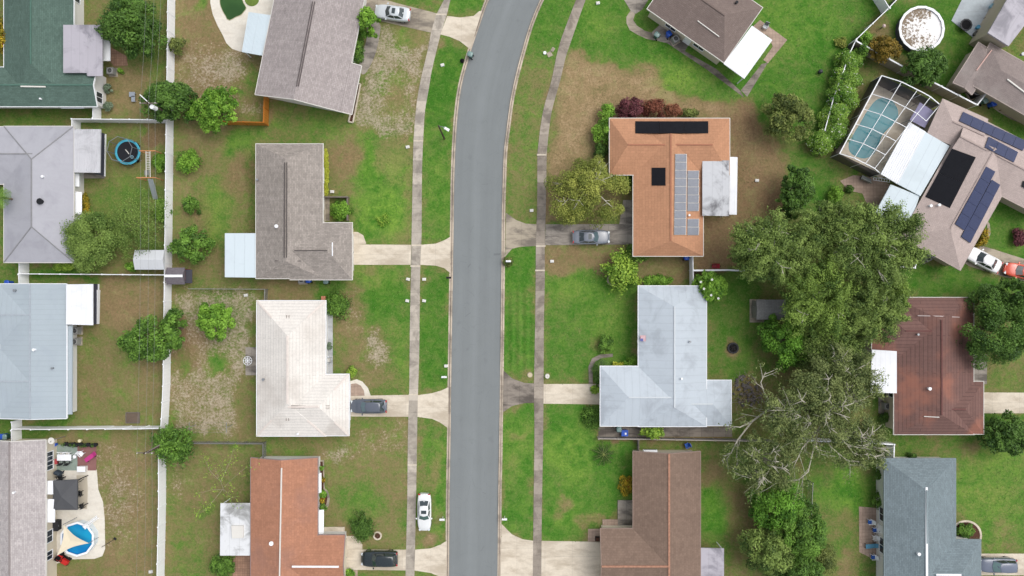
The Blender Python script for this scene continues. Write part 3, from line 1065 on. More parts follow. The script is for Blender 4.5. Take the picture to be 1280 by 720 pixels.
slab('patio', [(1098, 496), (1112, 496), (1112, 524), (1098, 516)], CONC_GREY, .03)
slab('patio', [(404, 247), (412, 247), (412, 276), (404, 276)], CONC_OLD, .03)
# ------------------------------------------------------------------ houses
DARKSCREEN = plain('dark_screen_wall', S(70, 72, 86), .6, .1)


class House:
    def __init__(s, label, eave, pitch, rects, roof, wall, fascia=WHITE, ridge=None, cat='house', name='house', ridgew=.17, hipcap=0.):
        """rects: (a, b, c, hip at a-b, hip at far end[, drop]) in picture points at eave height:
        a-b is one end, b-c the long side along the ridge."""
        s.eave, s.pitch = eave, pitch
        s.R = []
        for i, r in enumerate(rects):
            a, b, c = (P(p[0], p[1], eave - (r[5] if len(r) > 5 else 0)) for p in r[:3])
            dz = r[5] if len(r) > 5 else 0.
            ew = (b - a)
            ew.z = 0
            W = ew.length
            ew.normalize()
            el = Vector((-ew.y, ew.x, 0))
            if (c - b).dot(el) < 0:
                el = -el
            L = (c - b).dot(el)
            s.R.append(dict(o=Vector((a.x, a.y, 0)), ew=ew, el=el, W=W, L=L, h0=r[3], h1=r[4], z=eave - dz - .012 * i))
        r0 = s.R[0]
        ctr = r0['o'] + r0['ew'] * r0['W'] / 2 + r0['el'] * r0['L'] / 2
        s.root = thing(name, label, cat, (ctr.x, ctr.y, 0))
        roofb, fas, wal, rid = MB(), MB(), MB(), MB()
        for i, r in enumerate(s.R):
            o, ew, el, W, L, z = r['o'], r['ew'], r['el'], r['W'], r['L'], r['z']
            pt = pitch

            def q(w, l, h=0., o=o, ew=ew, el=el, z=z):
                v = o + ew * w + el * l
                return Vector((v.x, v.y, z + h))
            hi = W / 2 * pt
            i0, i1 = W / 2 * r['h0'], W / 2 * r['h1']
            r['i0'], r['i1'] = i0, i1
            A, Bb, Cc, D = q(0, 0), q(W, 0), q(W, L), q(0, L)
            R0, R1 = q(W / 2, i0, hi), q(W / 2, L - i1, hi)
            sl = math.hypot(W / 2, hi)
            up = Vector((0, 0, 1))

            def face(pts, uv, mb=roofb):
                n = (pts[1] - pts[0]).cross(pts[2] - pts[0])
                if n.z < 0:
                    pts, uv = pts[::-1], uv[::-1]
                mb.poly(pts, uv)
            du = 37.3 * i + 11.1 * s.R.index(r)
            face([Bb, Cc, R1, R0], [(du, 0), (du + L, 0), (du + L - i1, sl), (du + i0, sl)])
            face([A, D, R1, R0], [(du, 9), (du + L, 9), (du + L - i1, 9 + sl), (du + i0, 9 + sl)])
            for hip, ii, e0, e1, rr in ((r['h0'], i0, A, Bb, R0), (r['h1'], i1, D, Cc, R1)):
                if hip > 0:
                    face([e0, e1, rr], [(du + 60, 0), (du + 60 + W, 0), (du + 60 + W / 2, math.hypot(ii, hi))])
            # gutter and fascia boards just outside the roof edge
            t_ = .07
            for p0, p1, nrm in ((Bb, Cc, ew), (D, A, -ew)):
                d = nrm * (t_ / 2 + .002)
                fas.bar(p0 + d + Vector((0, 0, -.09)), p1 + d + Vector((0, 0, -.09)), t_, .19)
            for hip, e0, e1, rr, nrm in ((r['h0'], A, Bb, R0, -el), (r['h1'], D, Cc, R1, el)):
                d = nrm * (t_ / 2 + .002) + Vector((0, 0, -.09))
                if hip > 0:
                    fas.bar(e0 + d - (e1 - e0).normalized() * t_, e1 + d + (e1 - e0).normalized() * t_, t_, .19)
                elif not s.inside(rr, i):
                    fas.bar(e0 + d, rr + d, t_, .19)
                    fas.bar(e1 + d, rr + d, t_, .19)
            # ridge and hip caps
            zc = Vector((0, 0, .025))
            if (R1 - R0).length > .3:
                rid.bar(R0 + zc, R1 + zc, ridgew, .06)
            for hip, e0, e1, rr in ((r['h0'], A, Bb, R0), (r['h1'], D, Cc, R1)):
                if hip > 0 and hipcap:
                    rid.bar(e0 + zc, (e0 + zc).lerp(rr + zc, hipcap), ridgew * .85, .05)
                    rid.bar(e1 + zc, (e1 + zc).lerp(rr + zc, hipcap), ridgew * .85, .05)
            # walls under it
            m = .42 + .03 * i
            r['m'] = m
            ring = [q(m, m), q(W - m, m), q(W - m, L - m), q(m, L - m)]
            zt = z + m * pt * .6
            wal.prism(ring, -.05, zt)
            for hip, l in ((r['h0'], m), (r['h1'], L - m)):
                if hip == 0:
                    a_, b_, c_ = q(m, l, m * pt * .6), q(W - m, l, m * pt * .6), q(W / 2, l, hi - .06)
                    wal.add([a_, b_, c_], [(0, 1, 2), (2, 1, 0)])
        s.wall = wal.build('wall', wall, s.root)
        s.roof = roofb.build('roof', roof, s.root)
        s.fascia = fas.build('gutter', fascia, s.root)
        if ridge:
            s.ridge = rid.build('ridge_cap', ridge, s.roof)

    def inside(s, p, i):
        for k, r in enumerate(s.R):
            if k != i:
                v = Vector((p.x, p.y, 0)) - r['o']
                if .4 < v.dot(r['ew']) < r['W'] - .4 and .4 < v.dot(r['el']) < r['L'] - .4:
                    return True
        return False

    def rz(s, x, y):
        best = -9.
        for r in s.R:
            d = Vector((x, y, 0)) - r['o']
            w, l = d.dot(r['ew']), d.dot(r['el'])
            if w < -.2 or l < -.2 or w > r['W'] + .2 or l > r['L'] + .2:
                continue
            h = min(w, r['W'] - w)
            if r['h0'] > 0:
                h = min(h, l / r['h0'])
            if r['h1'] > 0:
                h = min(h, (r['L'] - l) / r['h1'])
            best = max(best, r['z'] + h * s.pitch)
        return best if best > 0 else s.eave

    def on(s, px, py, off=0.):
        h = s.eave + .6
        for _ in range(6):
            p = P(px, py, h)
            h = s.rz(p.x, p.y) + off
        p = P(px, py, h)
        return Vector((p.x, p.y, h))

    def quad(s, pts, off=.05, thick=.05, mb=None):
        """Thin panel lying on the roof over the picture outline pts."""
        mb = mb or MB()
        top = [s.on(x, y, off) for x, y in pts]
        n = (top[1] - top[0]).cross(top[2] - top[0]).normalized()
        if n.z < 0:
            top.reverse()
            n = -n
        d0 = (top[0] - top[1]).length
        bot = [p - n * thick for p in top]
        k = len(top)
        uv = []
        e = (top[1] - top[0]).normalized()
        f = n.cross(e)
        uv = [((p - top[0]).dot(e), (p - top[0]).dot(f)) for p in top]
        mb.poly(top, uv)
        for i in range(k):
            j = (i + 1) % k
            mb.poly([top[i], bot[i], bot[j], top[j]])
        return mb

    def vent_bar(s, a, b, mat=WHITE, w=.28, name='ridge_vent'):
        p, q = s.on(*a, .06), s.on(*b, .06)
        return MB().bar(p, q, w, .12).build(name, mat, s.roof)

    def pipe(s, x, y, mat=WHITE, r=.13, h=.4, name='vent_pipe'):
        p = s.on(x, y, 0)
        return MB().cyl(p - Vector((0, 0, .1)), r, h, 12).cyl(p + Vector((0, 0, h - .1)), r * 1.35, .06, 12).build(name, mat, s.roof)

    def wallpt(s, i, side, t):
        """point on wall: side 0 = along a, 1 = far end, 2 = along b-c, 3 = end a-b; t metres-fraction along."""
        r = s.R[i]
        m = r['m']
        W, L = r['W'], r['L']
        if side in (0, 2):
            w, l = (m if side == 0 else W - m), m + (L - 2 * m) * t
            n = -r['ew'] if side == 0 else r['ew']
            d = r['el']
        else:
            w, l = m + (W - 2 * m) * t, (m if side == 3 else L - m)
            n = -r['el'] if side == 3 else r['el']
            d = r['ew']
        v = r['o'] + r['ew'] * w + r['el'] * l
        return Vector((v.x, v.y, 0)), d, n

    def window(s, i, side, t, w=1.5, z0=.9, z1=2.1, frame=WHITE, awning=None):
        c, d, n = s.wallpt(i, side, t)
        mb = MB()
        zc, hh = (z0 + z1) / 2, z1 - z0
        rot = math.atan2(d.y, d.x)
        for sx in (-1, 1):
            mb.box(c + d * (sx * (w / 2 + .04)) + n * .03 + Vector((0, 0, zc)), (.08, .1, hh + .16), rot)
        for zz in (z0 - .04, z1 + .04):
            mb.box(c + n * .03 + Vector((0, 0, zz)), (w, .1, .08), rot)
        mb.box(c + n * .035 + Vector((0, 0, zc)), (.05, .07, hh), rot)
        f = mb.build('window', frame, s.root)
        g = MB()
        for sx in (-1, 1):
            g.box(c + d * (sx * (w / 4 + .0125)) + n * .01 + Vector((0, 0, zc)), (w / 2 - .026, .03, hh - .004), rot)
        g.build('pane', GLASS, f)
        if awning:
            s.awning(i, side, t, w + .5, awning)
        return f

    def awning(s, i, side, t, w, depth, z=2.2, mat=WHITE):
        c, d, n = s.wallpt(i, side, t)
        a0, a1 = c - d * (w / 2) + n * .01, c + d * (w / 2) + n * .01
        up, lo = Vector((0, 0, z + .1)), Vector((0, 0, z - .45))
        o0, o1 = a0 + n * depth, a1 + n * depth
        tp = [a0 + up, a1 + up, o1 + lo, o0 + lo]
        th = Vector((0, 0, -.05))
        mb = MB().add(tp + [p + th for p in tp], [(0, 1, 2, 3), (7, 6, 5, 4), (0, 4, 5, 1), (1, 5, 6, 2), (2, 6, 7, 3), (3, 7, 4, 0)])
        for e in (a0, a1):   # side cheeks
            mb.poly([e + up, e + Vector((0, 0, z - .45)), e + n * depth + lo])
        return mb.build('awning', mat, s.root)

    def door(s, i, side, t, w=.95, h=2.05, mat=WHITE, name='door'):
        c, d, n = s.wallpt(i, side, t)
        rot = math.atan2(d.y, d.x)
        mb = MB().box(c + n * .03 + Vector((0, 0, h / 2 + .02)), (w, .08, h), rot)
        if w > 2:
            for k in range(1, 4):
                mb.box(c + n * .075 + Vector((0, 0, h * k / 4)), (w - .1, .02, .05), rot)
        o = mb.build(name, mat, s.root)
        MB().box(c + n * .1 + d * (w * .38 if w < 2 else 0) + Vector((0, 0, 1. if w < 2 else .3)), (.12, .05, .05), rot).build('handle', STEEL, o)
        return o

    def porch(s, pts, h, mat, name='porch_roof', thick=.14, posts=(), screen=(), slope=0., ribs=0, ribdir=(1, 0), label=None):
        """Flat roof seen over picture outline pts at height h, on posts at the given corner indices."""
        W = [P(x, y, h) for x, y in pts]
        mb = MB()
        top = [Vector((p.x, p.y, h)) for p in W]
        a = sum(top[i].x * top[(i + 1) % len(top)].y - top[(i + 1) % len(top)].x * top[i].y for i in range(len(top)))
        if a < 0:
            top.reverse()
        e = (top[1] - top[0]).normalized()
        f = Vector((-e.y, e.x, 0))
        uv = [((p - top[0]).dot(e), (p - top[0]).dot(f)) for p in top]
        mb.poly(top, uv)
        k = len(top)
        mb.poly([p - Vector((0, 0, thick)) for p in reversed(top)])
        for i in range(k):
            j = (i + 1) % k
            mb.poly([top[i], top[i] - Vector((0, 0, thick)), top[j] - Vector((0, 0, thick)), top[j]])
        if ribs:
            A, Bq, Cq, D = [Vector((p.x, p.y, h)) for p in W[:4]]
            for q in range(ribs + 1):
                t = (q + .0) / ribs * .98 + .01
                mb.bar(A.lerp(Bq, t) + Vector((0, 0, .02)), D.lerp(Cq, t) + Vector((0, 0, .02)), .07, .05)
        o = mb.build(name, mat, s.root)
        if label:
            o['label'] = label
        c = sum((Vector((p.x, p.y, 0)) for p in W), Vector()) / len(W)
        for ia, ib in screen:     # screened side wall under the roof edge
            a_, b_ = Vector((W[ia].x, W[ia].y, 0)), Vector((W[ib].x, W[ib].y, 0))
            n_ = (c - (a_ + b_) / 2).normalized() * 1.02
            a_, b_ = a_ + n_, b_ + n_
            MB().bar(a_ + Vector((0, 0, h / 2 + .1)), b_ + Vector((0, 0, h / 2 + .1)), .04, h - thick - .24).build('screen_wall', DARKSCREEN, s.root)
            MB().bar(a_ + Vector((0, 0, .1)), b_ + Vector((0, 0, .1)), .12, .2).build('kick_plate', WHITE, s.root)
        for ix in posts:
            b = Vector((W[ix].x, W[ix].y, 0))
            b = b + (c - b).normalized() * .25
            MB().box(b + Vector((0, 0, (h - thick) / 2)), (.1, .1, h - thick)).build('post', WHITE, s.root)
        return o


# --- roof materials
SH_GREEN = shingle('green_shingle', S(90, 111, 102), .12)
SH_H5 = shingle('taupe_shingle', S(168, 159, 157), .12, streak=.2)
SH_H6 = shingle('grey_brown_shingle', S(157, 149, 142), .14, streak=.24)
SH_H4 = shingle('pale_grey_shingle', S(182, 175, 174), .12, streak=.2)
SH_ORANGE = shingle('terracotta_flat_tile', S(188, 140, 109), .05, .36, .6, mortar=.86, streak=.1, spots=.18, msize=.02)
SH_RUST = shingle('rust_shingle', S(177, 127, 102), .08, .3, .4, S(140, 112, 106), .35, .85, .16)
SH_BROWN = shingle('brown_shingle', S(130, 110, 97), .09, .28, .4, mortar=.8, streak=.14)
SH_TAUPE = shingle('brown_grey_shingle', S(128, 114, 108), .08, streak=.12)
SH_TAN = shingle('pinkish_tan_shingle', S(188, 172, 166), .05, streak=.08, mortar=.85)
SH_TAN2 = shingle('weathered_tan_shingle', S(146, 134, 130), .06, streak=.14, mortar=.82, moss=S(178, 172, 166), mamt=.35)
SH_RED = shingle('dark_red_tile', S(120, 92, 86), .08, .45, 9., S(164, 110, 92), .7, .66, .16, .3, .035)
SH_SLATE = shingle('slate_grey_shingle', S(124, 137, 142), .1, streak=.1)
SH_WHITE = shingle('cream_cement_tile', S(226, 221, 214), .02, .38, 9., S(176, 166, 156), .4, .82, .08, .4, .03)
MT_GREY = metal_roof('grey_membrane_roof', S(172, 172, 179), 60., .06, S(150, 150, 158), .5)
MT_BLUE = metal_roof('light_blue_grey_roof', S(170, 181, 188), .62, .05, S(160, 170, 180), .4)
MT_SILVER = metal_roof('silver_coated_roof', S(189, 198, 206), .9, .05, S(150, 156, 164), .5)
MT_WHITE = metal_roof('white_panel_roof', S(240, 242, 246), .6, .03, S(200, 204, 210), .3)
MT_RIB = metal_roof('grey_white_ribbed_roof', S(206, 206, 210), .3, .05, S(168, 168, 172), .6)
MT_BLUEWHITE = metal_roof('bluish_white_panel_roof', S(208, 220, 226), 1.2, .02, S(180, 190, 196), .25)
MT_DIRTY = metal_roof('stained_flat_roof', S(196, 198, 202), 1.2, .06, S(100, 100, 104), .95)
MT_DIRTY2 = metal_roof('mouldy_white_flat_roof', S(222, 224, 226), 1.2, .04, S(120, 120, 116), .75)
MT_LILAC = metal_roof('lilac_grey_flat_roof', S(182, 178, 186), 1., .05, S(126, 124, 132), .85)
cap = lambda n, *c: plain(n, S(*c), .9, .18, 2.5)

# solar panel: dark cells with thin bright lines
def solar_mat(name, cell, line, size=.158, gloss=.25):
    t = NT(name)
    br = t.n('ShaderNodeTexBrick')
    br.offset = 0.
    t.l(t.coord('UV'), br.inputs['Vector'])
    br.inputs['Scale'].default_value = 1.
    br.inputs['Brick Width'].default_value = size
    br.inputs['Row Height'].default_value = size
    br.inputs['Mortar Size'].default_value = .006
    br.inputs['Color1'].default_value = mul(cell, .93)
    br.inputs['Color2'].default_value = mul(cell, 1.07)
    br.inputs['Mortar'].default_value = line
    f = t.math('ADD', .9, t.math('MULTIPLY', t.noise(t.coord(), .8, 3), .2))
    t.bsdf(t.scale(br.outputs[0], f), gloss, 0., .25 if gloss < .5 else .08)
    return t.m


SOL_GREY = solar_mat('grey_solar_cells', S(122, 126, 136), S(160, 164, 172))
SOL_BLUE = solar_mat('blue_solar_cells', S(52, 60, 92), S(70, 78, 108))
SOL_BLACK = solar_mat('black_solar_mat', S(30, 31, 36), S(38, 39, 44), .3, .75)


def panels(hs, quad4, nx, ny, mat, gap=.03, off=.14, frame=None):
    """nx by ny panels filling the picture quad (p00, p10, p11, p01)."""
    a, b, c, d = [Vector(p) for p in quad4]
    f = lambda u, v: (a * (1 - u) * (1 - v) + b * u * (1 - v) + c * u * v + d * (1 - u) * v)
    for i in range(nx):
        for j in range(ny):
            g = gap
            u0, u1, v0, v1 = (i + g) / nx, (i + 1 - g) / nx, (j + g) / ny, (j + 1 - g) / ny
            q = [tuple(f(u, v)) for u, v in ((u0, v0), (u1, v0), (u1, v1), (u0, v1))]
            pn_ = hs.quad(q, off, .05).build('solar_panel', mat, hs.roof)
    if frame:
        q = [tuple(f(u, v)) for u, v in ((-.003, -.003), (1.003, -.003), (1.003, 1.003), (-.003, 1.003))]
        hs.quad(q, off - .045, .03).build('panel_rail', frame, hs.roof)


# --- H1 green
h = House('green shingled house with a grey stained flat porch roof on its garden side', 2.7, .33,
          [((92, -80), (5, -80), (5, 128), 0, 1), ((121, 84), (121, 133), (-80, 133), 0, 0)], SH_GREEN, PALEWALL, WHITE, cap('green_ridge', 84, 116, 104))
H1 = h
h.porch([(79, 31), (128, 31), (128, 95), (109, 95), (108, 91), (79, 91)], 3.5, MT_LILAC)
h.porch([(128, 46), (137.5, 46), (137.5, 76), (128, 76)], 2.3, WHITE, 'door_canopy')
h.vent_bar((26, 108), (57, 108.5), OFFWHITE, .16)
h.pipe(52, 124, WHITE, .08, .35)
h.window(1, 3, .75, 1.2)
h.window(1, 2, .3, 2.4)
h.window(0, 0, .33, 1.4)
h.door(0, 0, .55)
h.awning(1, 2, .165, 2.8, .45)
# --- H2 grey hip roof
h = House('pale grey hip roofed house with a ribbed white carport by the trampoline', 2.7, .30,
          [((5, 158), (92, 158), (92, 328), 1, 1), ((48, 158.5), (48, 230), (-90, 230), 0, 0)], MT_GREY, PALEWALL, OFFWHITE, cap('grey_ridge', 142, 142, 144), hipcap=1., ridgew=.14)
H2 = h
h.porch([(93, 161.5), (126, 161.5), (125, 216), (93, 215.5)], 2.8, MT_RIB, 'carport_roof', screen=((1, 2),), ribs=14, ribdir=(0, 1))
h.window(0, 2, .56, 2.2, awning=.8)
h.window(0, 2, .72, 1., awning=.6)
h.window(0, 2, .38, 1.1, awning=.5)
h.door(0, 2, .22)
h.awning(0, 3, .78, 2.9, .4)
h.pipe(51.5, 252, DARK, .28, .35, 'turbine_vent')
h.pipe(55, 221, WHITE, .12)
# --- H3 light blue grey
h = House('light blue grey ribbed roof house with a bright white flat porch', 2.7, .13,
          [((0, 355), (83, 355), (83, 523), 0, 0), ((42, 356), (42, 431), (-90, 431), 0, 0), ((42, 430), (42, 522), (-60, 522), 0, 0, .05)], MT_BLUE, PALEWALL, WHITE, cap('bluegrey_ridge', 168, 176, 184))
H3 = h
h.porch([(82.5, 355.5), (116, 355), (116, 406.5), (82.5, 405.5)], 2.95, MT_WHITE, screen=((1, 2),))
h.porch([(83, 407), (90.5, 407), (90, 518), (83, 518)], 2.45, MT_BLUE, 'eave_canopy')
h.porch([(119.5, 362), (122.5, 362.5), (121.5, 405), (119.5, 405)], .5, WHITE, 'porch_step', .48)
h.pipe(44, 437, WHITE, .13)
h.pipe(20, 363, STEEL, .12)
h.pipe(67, 460, STEEL, .1)
h.window(0, 2, .75, 1.4)
h.window(0, 2, .55, 1.2)
# --- H4 pale grey brown
h = House('pale grey brown gabled house beside the cream patio with the round pool', 2.7, .30,
          [((-17, 550), (57, 550), (57, 800), 0, 0)], SH_H4, CREAM, OFFWHITE, cap('h4_ridge', 146, 138, 136))
H4 = h
h.porch([(57, 601), (66, 601), (66, 618), (57, 618)], 2.35, WHITE, 'door_canopy')
h.porch([(57, 624), (68.5, 624), (68, 653), (57, 653)], 2.35, WHITE, 'door_canopy')
h.pipe(19, 615, WHITE, .11)
for wy, tt in ((565, .08), (577, .127)):
    h.window(0, 2, tt, 1.05, .8, 2.1)
h.window(0, 2, .50, 1.4)
h.window(0, 2, .60, 1.)
h.door(0, 2, .235)
# --- H5 taupe, turned
h = House('taupe shingled house set at an angle beside the white pool deck', 2.7, .33,
          [((319, 118), (427, 139.7), (460, -42), 0, 0)], SH_H5, PALEWALL, OFFWHITE, None)
H5 = h
r = h.R[0]
mb = MB()
q = lambda l, o: r['o'] + r['ew'] * (r['W'] + o) + r['el'] * l + Vector((0, 0, r['z'] - o * h.pitch))
lf = Vector((0, 0, .035))
mb.poly([q(0, -.12) + lf, q(0, 1.15) + lf, q(6., 1.15) + lf, q(6., -.12) + lf], [(0, 0), (0, -1.2), (6, -1.2), (6, 0)])
mb.build('lower_roof', SH_H5, h.root)
mb = MB().bar(q(0, 1.19), q(6., 1.19), .08, .16).bar(q(6.03, 0), q(6.03, 1.19), .08, .16).bar(q(-.03, 0), q(-.03, 1.19), .08, .16)
mb.build('gutter', OFFWHITE, h.root)
RV5 = plain('dark_ridge_vent_two', S(100, 92, 92), .9, .3, 3.)
h.vent_bar((391, 2), (370.5, 108), RV5, .09)
h.vent_bar((393.5, 2), (373, 108), RV5, .09)
h.porch([(311, 15), (338.5, 19), (327.5, 69.5), (302.5, 65)], 2.5, MT_BLUEWHITE, 'awning_roof', posts=(0, 3), ribs=16)
for t_ in (.1, .3):
    h.window(0, 2, t_, 1.6)
h.door(0, 2, .4)
h.window(0, 0, .2, 2.)
# --- H6 grey brown L
h = House('grey brown shingled house with an empty pale concrete driveway', 2.7, .34,
          [((320, 180), (403.5, 180), (403.5, 348), .5, .5), ((440, 278.5), (440, 349.5), (362, 349.5), .8, 0)], SH_H6, CREAM, OFFWHITE, None)
H6 = h
RV = plain('dark_ridge_vent', S(92, 86, 84), .9, .3, 3.)
for p_, q_, w_ in (((355.8, 203), (355.3, 322), .09), ((358.6, 203), (358.2, 322), .09), ((344, 326), (376, 326.3), .08), ((368, 313), (409, 313), .10)):
    h.vent_bar(p_, q_, RV, w_)
h.porch([(281, 291.5), (319.5, 291.5), (319.5, 347), (281, 346.5)], 2.75, MT_BLUEWHITE, posts=(0, 3))
h.pipe(346.5, 283, WHITE, .16)
h.vent_bar((415.5, 303), (415.5, 320), WHITE, .1, 'vent_strip')
h.pipe(322.5, 225, STEEL, .1)
h.window(0, 2, .2, 1.8)
h.window(0, 2, .42, 1.6)
h.door(1, 3, .5, 4.6, 2.15, OFFWHITE, 'garage_door')
h.window(0, 0, .3, 1.8)
h.window(1, 2, .4, 1.0)
# --- H7 cream tile
h = House('cream cement tile roofed house with a dark car parked at its garage', 2.7, .34,
          [((321, 376), (407, 376), (407, 545), 1, 1), ((436, 468), (436, 544.5), (364, 544.5), .9, 0)], SH_WHITE, PALEWALL, WHITE, plain('h7_ridge', S(222, 212, 204), .9, .18, 2.5), hipcap=.48, ridgew=.24)
H7 = h
h.window(0, 2, .2, 1.7)
h.door(0, 2, .45)
h.door(1, 3, .5, 4.6, 2.15, WHITE, 'garage_door')
h.window(0, 0, .6, 2.2)
h.pipe(373, 545 - 3, WHITE, .09)
h.pipe(330, 474, STEEL, .12)
SHADE7 = plain('cap_edge_shadow', S(150, 140, 132), .9, .2, 3.)  # dark strips stand in for the shadow edges of the ridge caps, not vents
for p_, q_ in (((358.4, 394), (357.9, 526)), ((361.4, 394), (361., 526)), ((364, 507.2), (412, 507.2)), ((364, 510.), (412, 510.))):
    h.vent_bar(p_, q_, SHADE7, .07)
# --- H8 rust
h = House('rust orange shingled house with a thin white ridge line and white window awnings', 2.7, .30,
          [((397, 572.5), (313.5, 572.5), (313.5, 770), 0, 0), ((431, 669), (431, 738), (355, 738), 0, 0)], SH_RUST, PALEWALL, plain('rusty_gutter', S(150, 130, 128), .7, .1, 2.), None)
H8 = h
h.vent_bar((352, 585), (349.5, 722), OFFWHITE, .15)
h.vent_bar((365, 708.2), (423.5, 708.4), WHITE, .2)
h.porch([(275.5, 629), (313.5, 629), (312.5, 694.5), (275, 694.5)], 2.6, MT_DIRTY2, posts=(0, 3))
h.porch([(289, 657.5), (304, 657.5), (304, 672.5), (290, 673)], 2.85, OFFWHITE, 'roof_hatch', .24)
h.pipe(340, 678.5, WHITE, .2, .35)
h.window(0, 0, .155, 1.9, awning=.6)
h.window(0, 0, .42, 2.6, awning=.9)
h.door(1, 3, .55, 4.6, 2.15, CREAM, 'garage_door')
# --- H9 top brown, turned
h = House('brown grey shingled house with a bright white square porch at its corner', 2.7, .33,
          [((905, 78), (953, 9.5), (857, -57.5), .8, .8)], SH_TAUPE, CREAM, OFFWHITE, cap('h9_ridge', 118, 104, 98))
H9 = h
h.porch([(940, 32), (965.5, 50), (930.5, 98.5), (904.5, 79.5)], 2.75, MT_WHITE, posts=(1, 2))
h.vent_bar((872, 26), (899, 46), OFFWHITE, .1, 'vent_strip')
h.pipe(920, 4, DARK, .14)
h.window(0, 0, .3, 1.4)
h.window(0, 0, .7, 1.4)
h.door(0, 0, .45)
# --- H10 terracotta with panels
h = House('terracotta roofed house carrying grey solar panels and a stained flat porch', 2.7, .32,
          [((762, 148), (762, 218.5), (912, 218.5), .6, .7), ((791.5, 170), (879, 170), (879, 320), 0, .42)], SH_ORANGE, PALEWALL, OFFWHITE, plain('h10_ridge', S(168, 116, 92), .9, .15, 2.5))
H10 = h
h.porch([(878, 200.5), (911.5, 200.5), (911.5, 270), (878, 269.5)], 3.2, MT_DIRTY, posts=(2,))
h.porch([(912, 196), (922, 196.5), (921, 268.5), (911.5, 268)], 2.4, MT_WHITE, 'awning_roof', posts=(1, 2))
for i in range(10):
    y0 = 192.5 + i * 10.1
    panels(h, [(844 - i * .15, y0), (858.5 - i * .1, y0), (858.5 - i * .1, y0 + 10.1), (844 - i * .15, y0 + 10.1)], 1, 1, SOL_GREY, .03, frame=OFFWHITE)
for i, y0 in enumerate((213.3, 223.4, 233.5, 243.6, 253.7, 273.6, 283.8)):
    panels(h, [(859.5, y0), (874, y0), (873.5, y0 + 10.1), (859.3, y0 + 10.1)], 1, 1, SOL_GREY, .03, frame=OFFWHITE)
panels(h, [(794, 151.5), (885.5, 151.5), (885.5, 166.5), (794, 166.5)], 3, 1, SOL_BLACK, .004, .06)
panels(h, [(814.5, 209.5), (832, 209.5), (832, 232), (814.5, 232)], 1, 1, SOL_BLACK, .004, .06)
h.pipe(861, 269.3, WHITE, .1)
h.window(0, 2, .1, 1.4)
h.window(1, 0, .55, 1.7)
h.door(1, 0, .78, 4.2, 2.15, WHITE, 'garage_door')
h.window(1, 1, .35, 1.1, 1.1, 2.1)
h.window(1, 1, .6, 1.1, 1.1, 2.1)
# --- H11 silver
h = House('silver grey coated hip roof house with a small flag hung at its eave', 2.7, .27,
          [((798, 357.5), (883, 357.5), (883, 533), .6, .6), ((750.5, 458), (750.5, 532.5), (840, 532.5), .9, 0), ((914, 475.5), (914, 532), (842, 532), .9, 0, .25)], MT_SILVER, PALEWALL, WHITE, plain('h11_ridge', S(204, 210, 214), .7, .08, 2.5))
H11 = h
h.window(0, 0, .3, 1.8)
h.window(0, 0, .15, 1.2)
h.door(1, 3, .45, 4.4, 2.15, WHITE, 'garage_door')
h.pipe(851.5, 473, WHITE, .1)
h.pipe(862, 427, STEEL, .1)
h.door(0, 0, .5)
# --- H12 brown
h = House('brown shingled house with orange ridge lines and a wide pale driveway', 2.7, .30,
          [((791.5, 564.5), (875.5, 564.5), (875.5, 780), 0, 0), ((750.5, 661), (750.5, 745), (833, 745), 0, 0)], SH_BROWN, CREAM, plain('brown_gutter', S(150, 130, 120), .8, .1, 2.), plain('h12_ridge', S(172, 128, 106), .9, .45, 3.), ridgew=.22)
H12 = h
h.porch([(876, 685), (905, 685.5), (905, 760), (876, 760)], 2.7, MT_LILAC, posts=(1,))
h.window(0, 0, .15, 1.6)
h.window(0, 0, .33, 1.6)
h.door(1, 3, .5, 4.6, 2.15, CREAM, 'garage_door')
# --- H13 tan solar house, turned
e1 = Vector((.889, .458))
n1 = Vector((-.458, .889))
NE = Vector((1179, 124))
b1a, b1b = NE + e1 * 35 + n1 * 74, NE + e1 * 35
h = House('pinkish tan house covered in dark blue solar panels beside the screened pool', 2.7, .30,
          [((1126, 296), (1200.5, 337.5), (1268, 206), .8, 0), (tuple(b1a), tuple(b1b), tuple(b1b + e1 * 150), 0, 0),
           ((1159.5, 167.5), (1179, 124), tuple(NE + e1 * 62), .8, 0)], SH_TAN, TANWALL, plain('tan_gutter', S(182, 168, 160), .7, .08, 2.), plain('h13_ridge', S(172, 156, 150), .9, .1, 2.5))
H13 = h
h.porch([(1157, 165), (1187, 182.5), (1150.5, 245), (1122, 230)], 2.75, MT_BLUEWHITE, posts=())
h.porch([(1136.5, 152.5), (1157, 164.5), (1122, 230), (1101, 217.5)], 2.95, MT_WHITE, 'lanai_roof', posts=(), ribs=9)
h.porch([(1113.5, 230.5), (1149.5, 245), (1134, 290), (1094, 266)], 2.6, MT_BLUEWHITE, posts=(3,))
panels(h, [(1190, 185.5), (1220, 196.5), (1187.5, 260), (1156.5, 246)], 1, 2, SOL_BLACK, .004, .06)
panels(h, [(1204, 139.5), (1284, 176.5), (1279, 188.5), (1199, 151)], 6, 1, SOL_BLUE, .012, .14)
panels(h, [(1236, 170.5), (1273, 190), (1267.5, 203), (1231, 184)], 3, 1, SOL_BLUE, .012, .14)
panels(h, [(1233, 208), (1244.5, 214.5), (1205.5, 288), (1194, 280)], 1, 5, SOL_BLUE, .008, .14)
panels(h, [(1240, 224.5), (1250.5, 231), (1213, 304), (1201.5, 296)], 1, 5, SOL_BLUE, .008, .14)
h.pipe(1162, 257.5, WHITE, .13)
h.pipe(1172.5, 256.5, WHITE, .13)
h.quad([(1279, 226), (1285, 229), (1282, 236), (1277, 233)], .1, .05).build('skylight', DARK, h.roof)
h.window(0, 0, .25, 1.6)
h.window(0, 3, .6, 1.4)
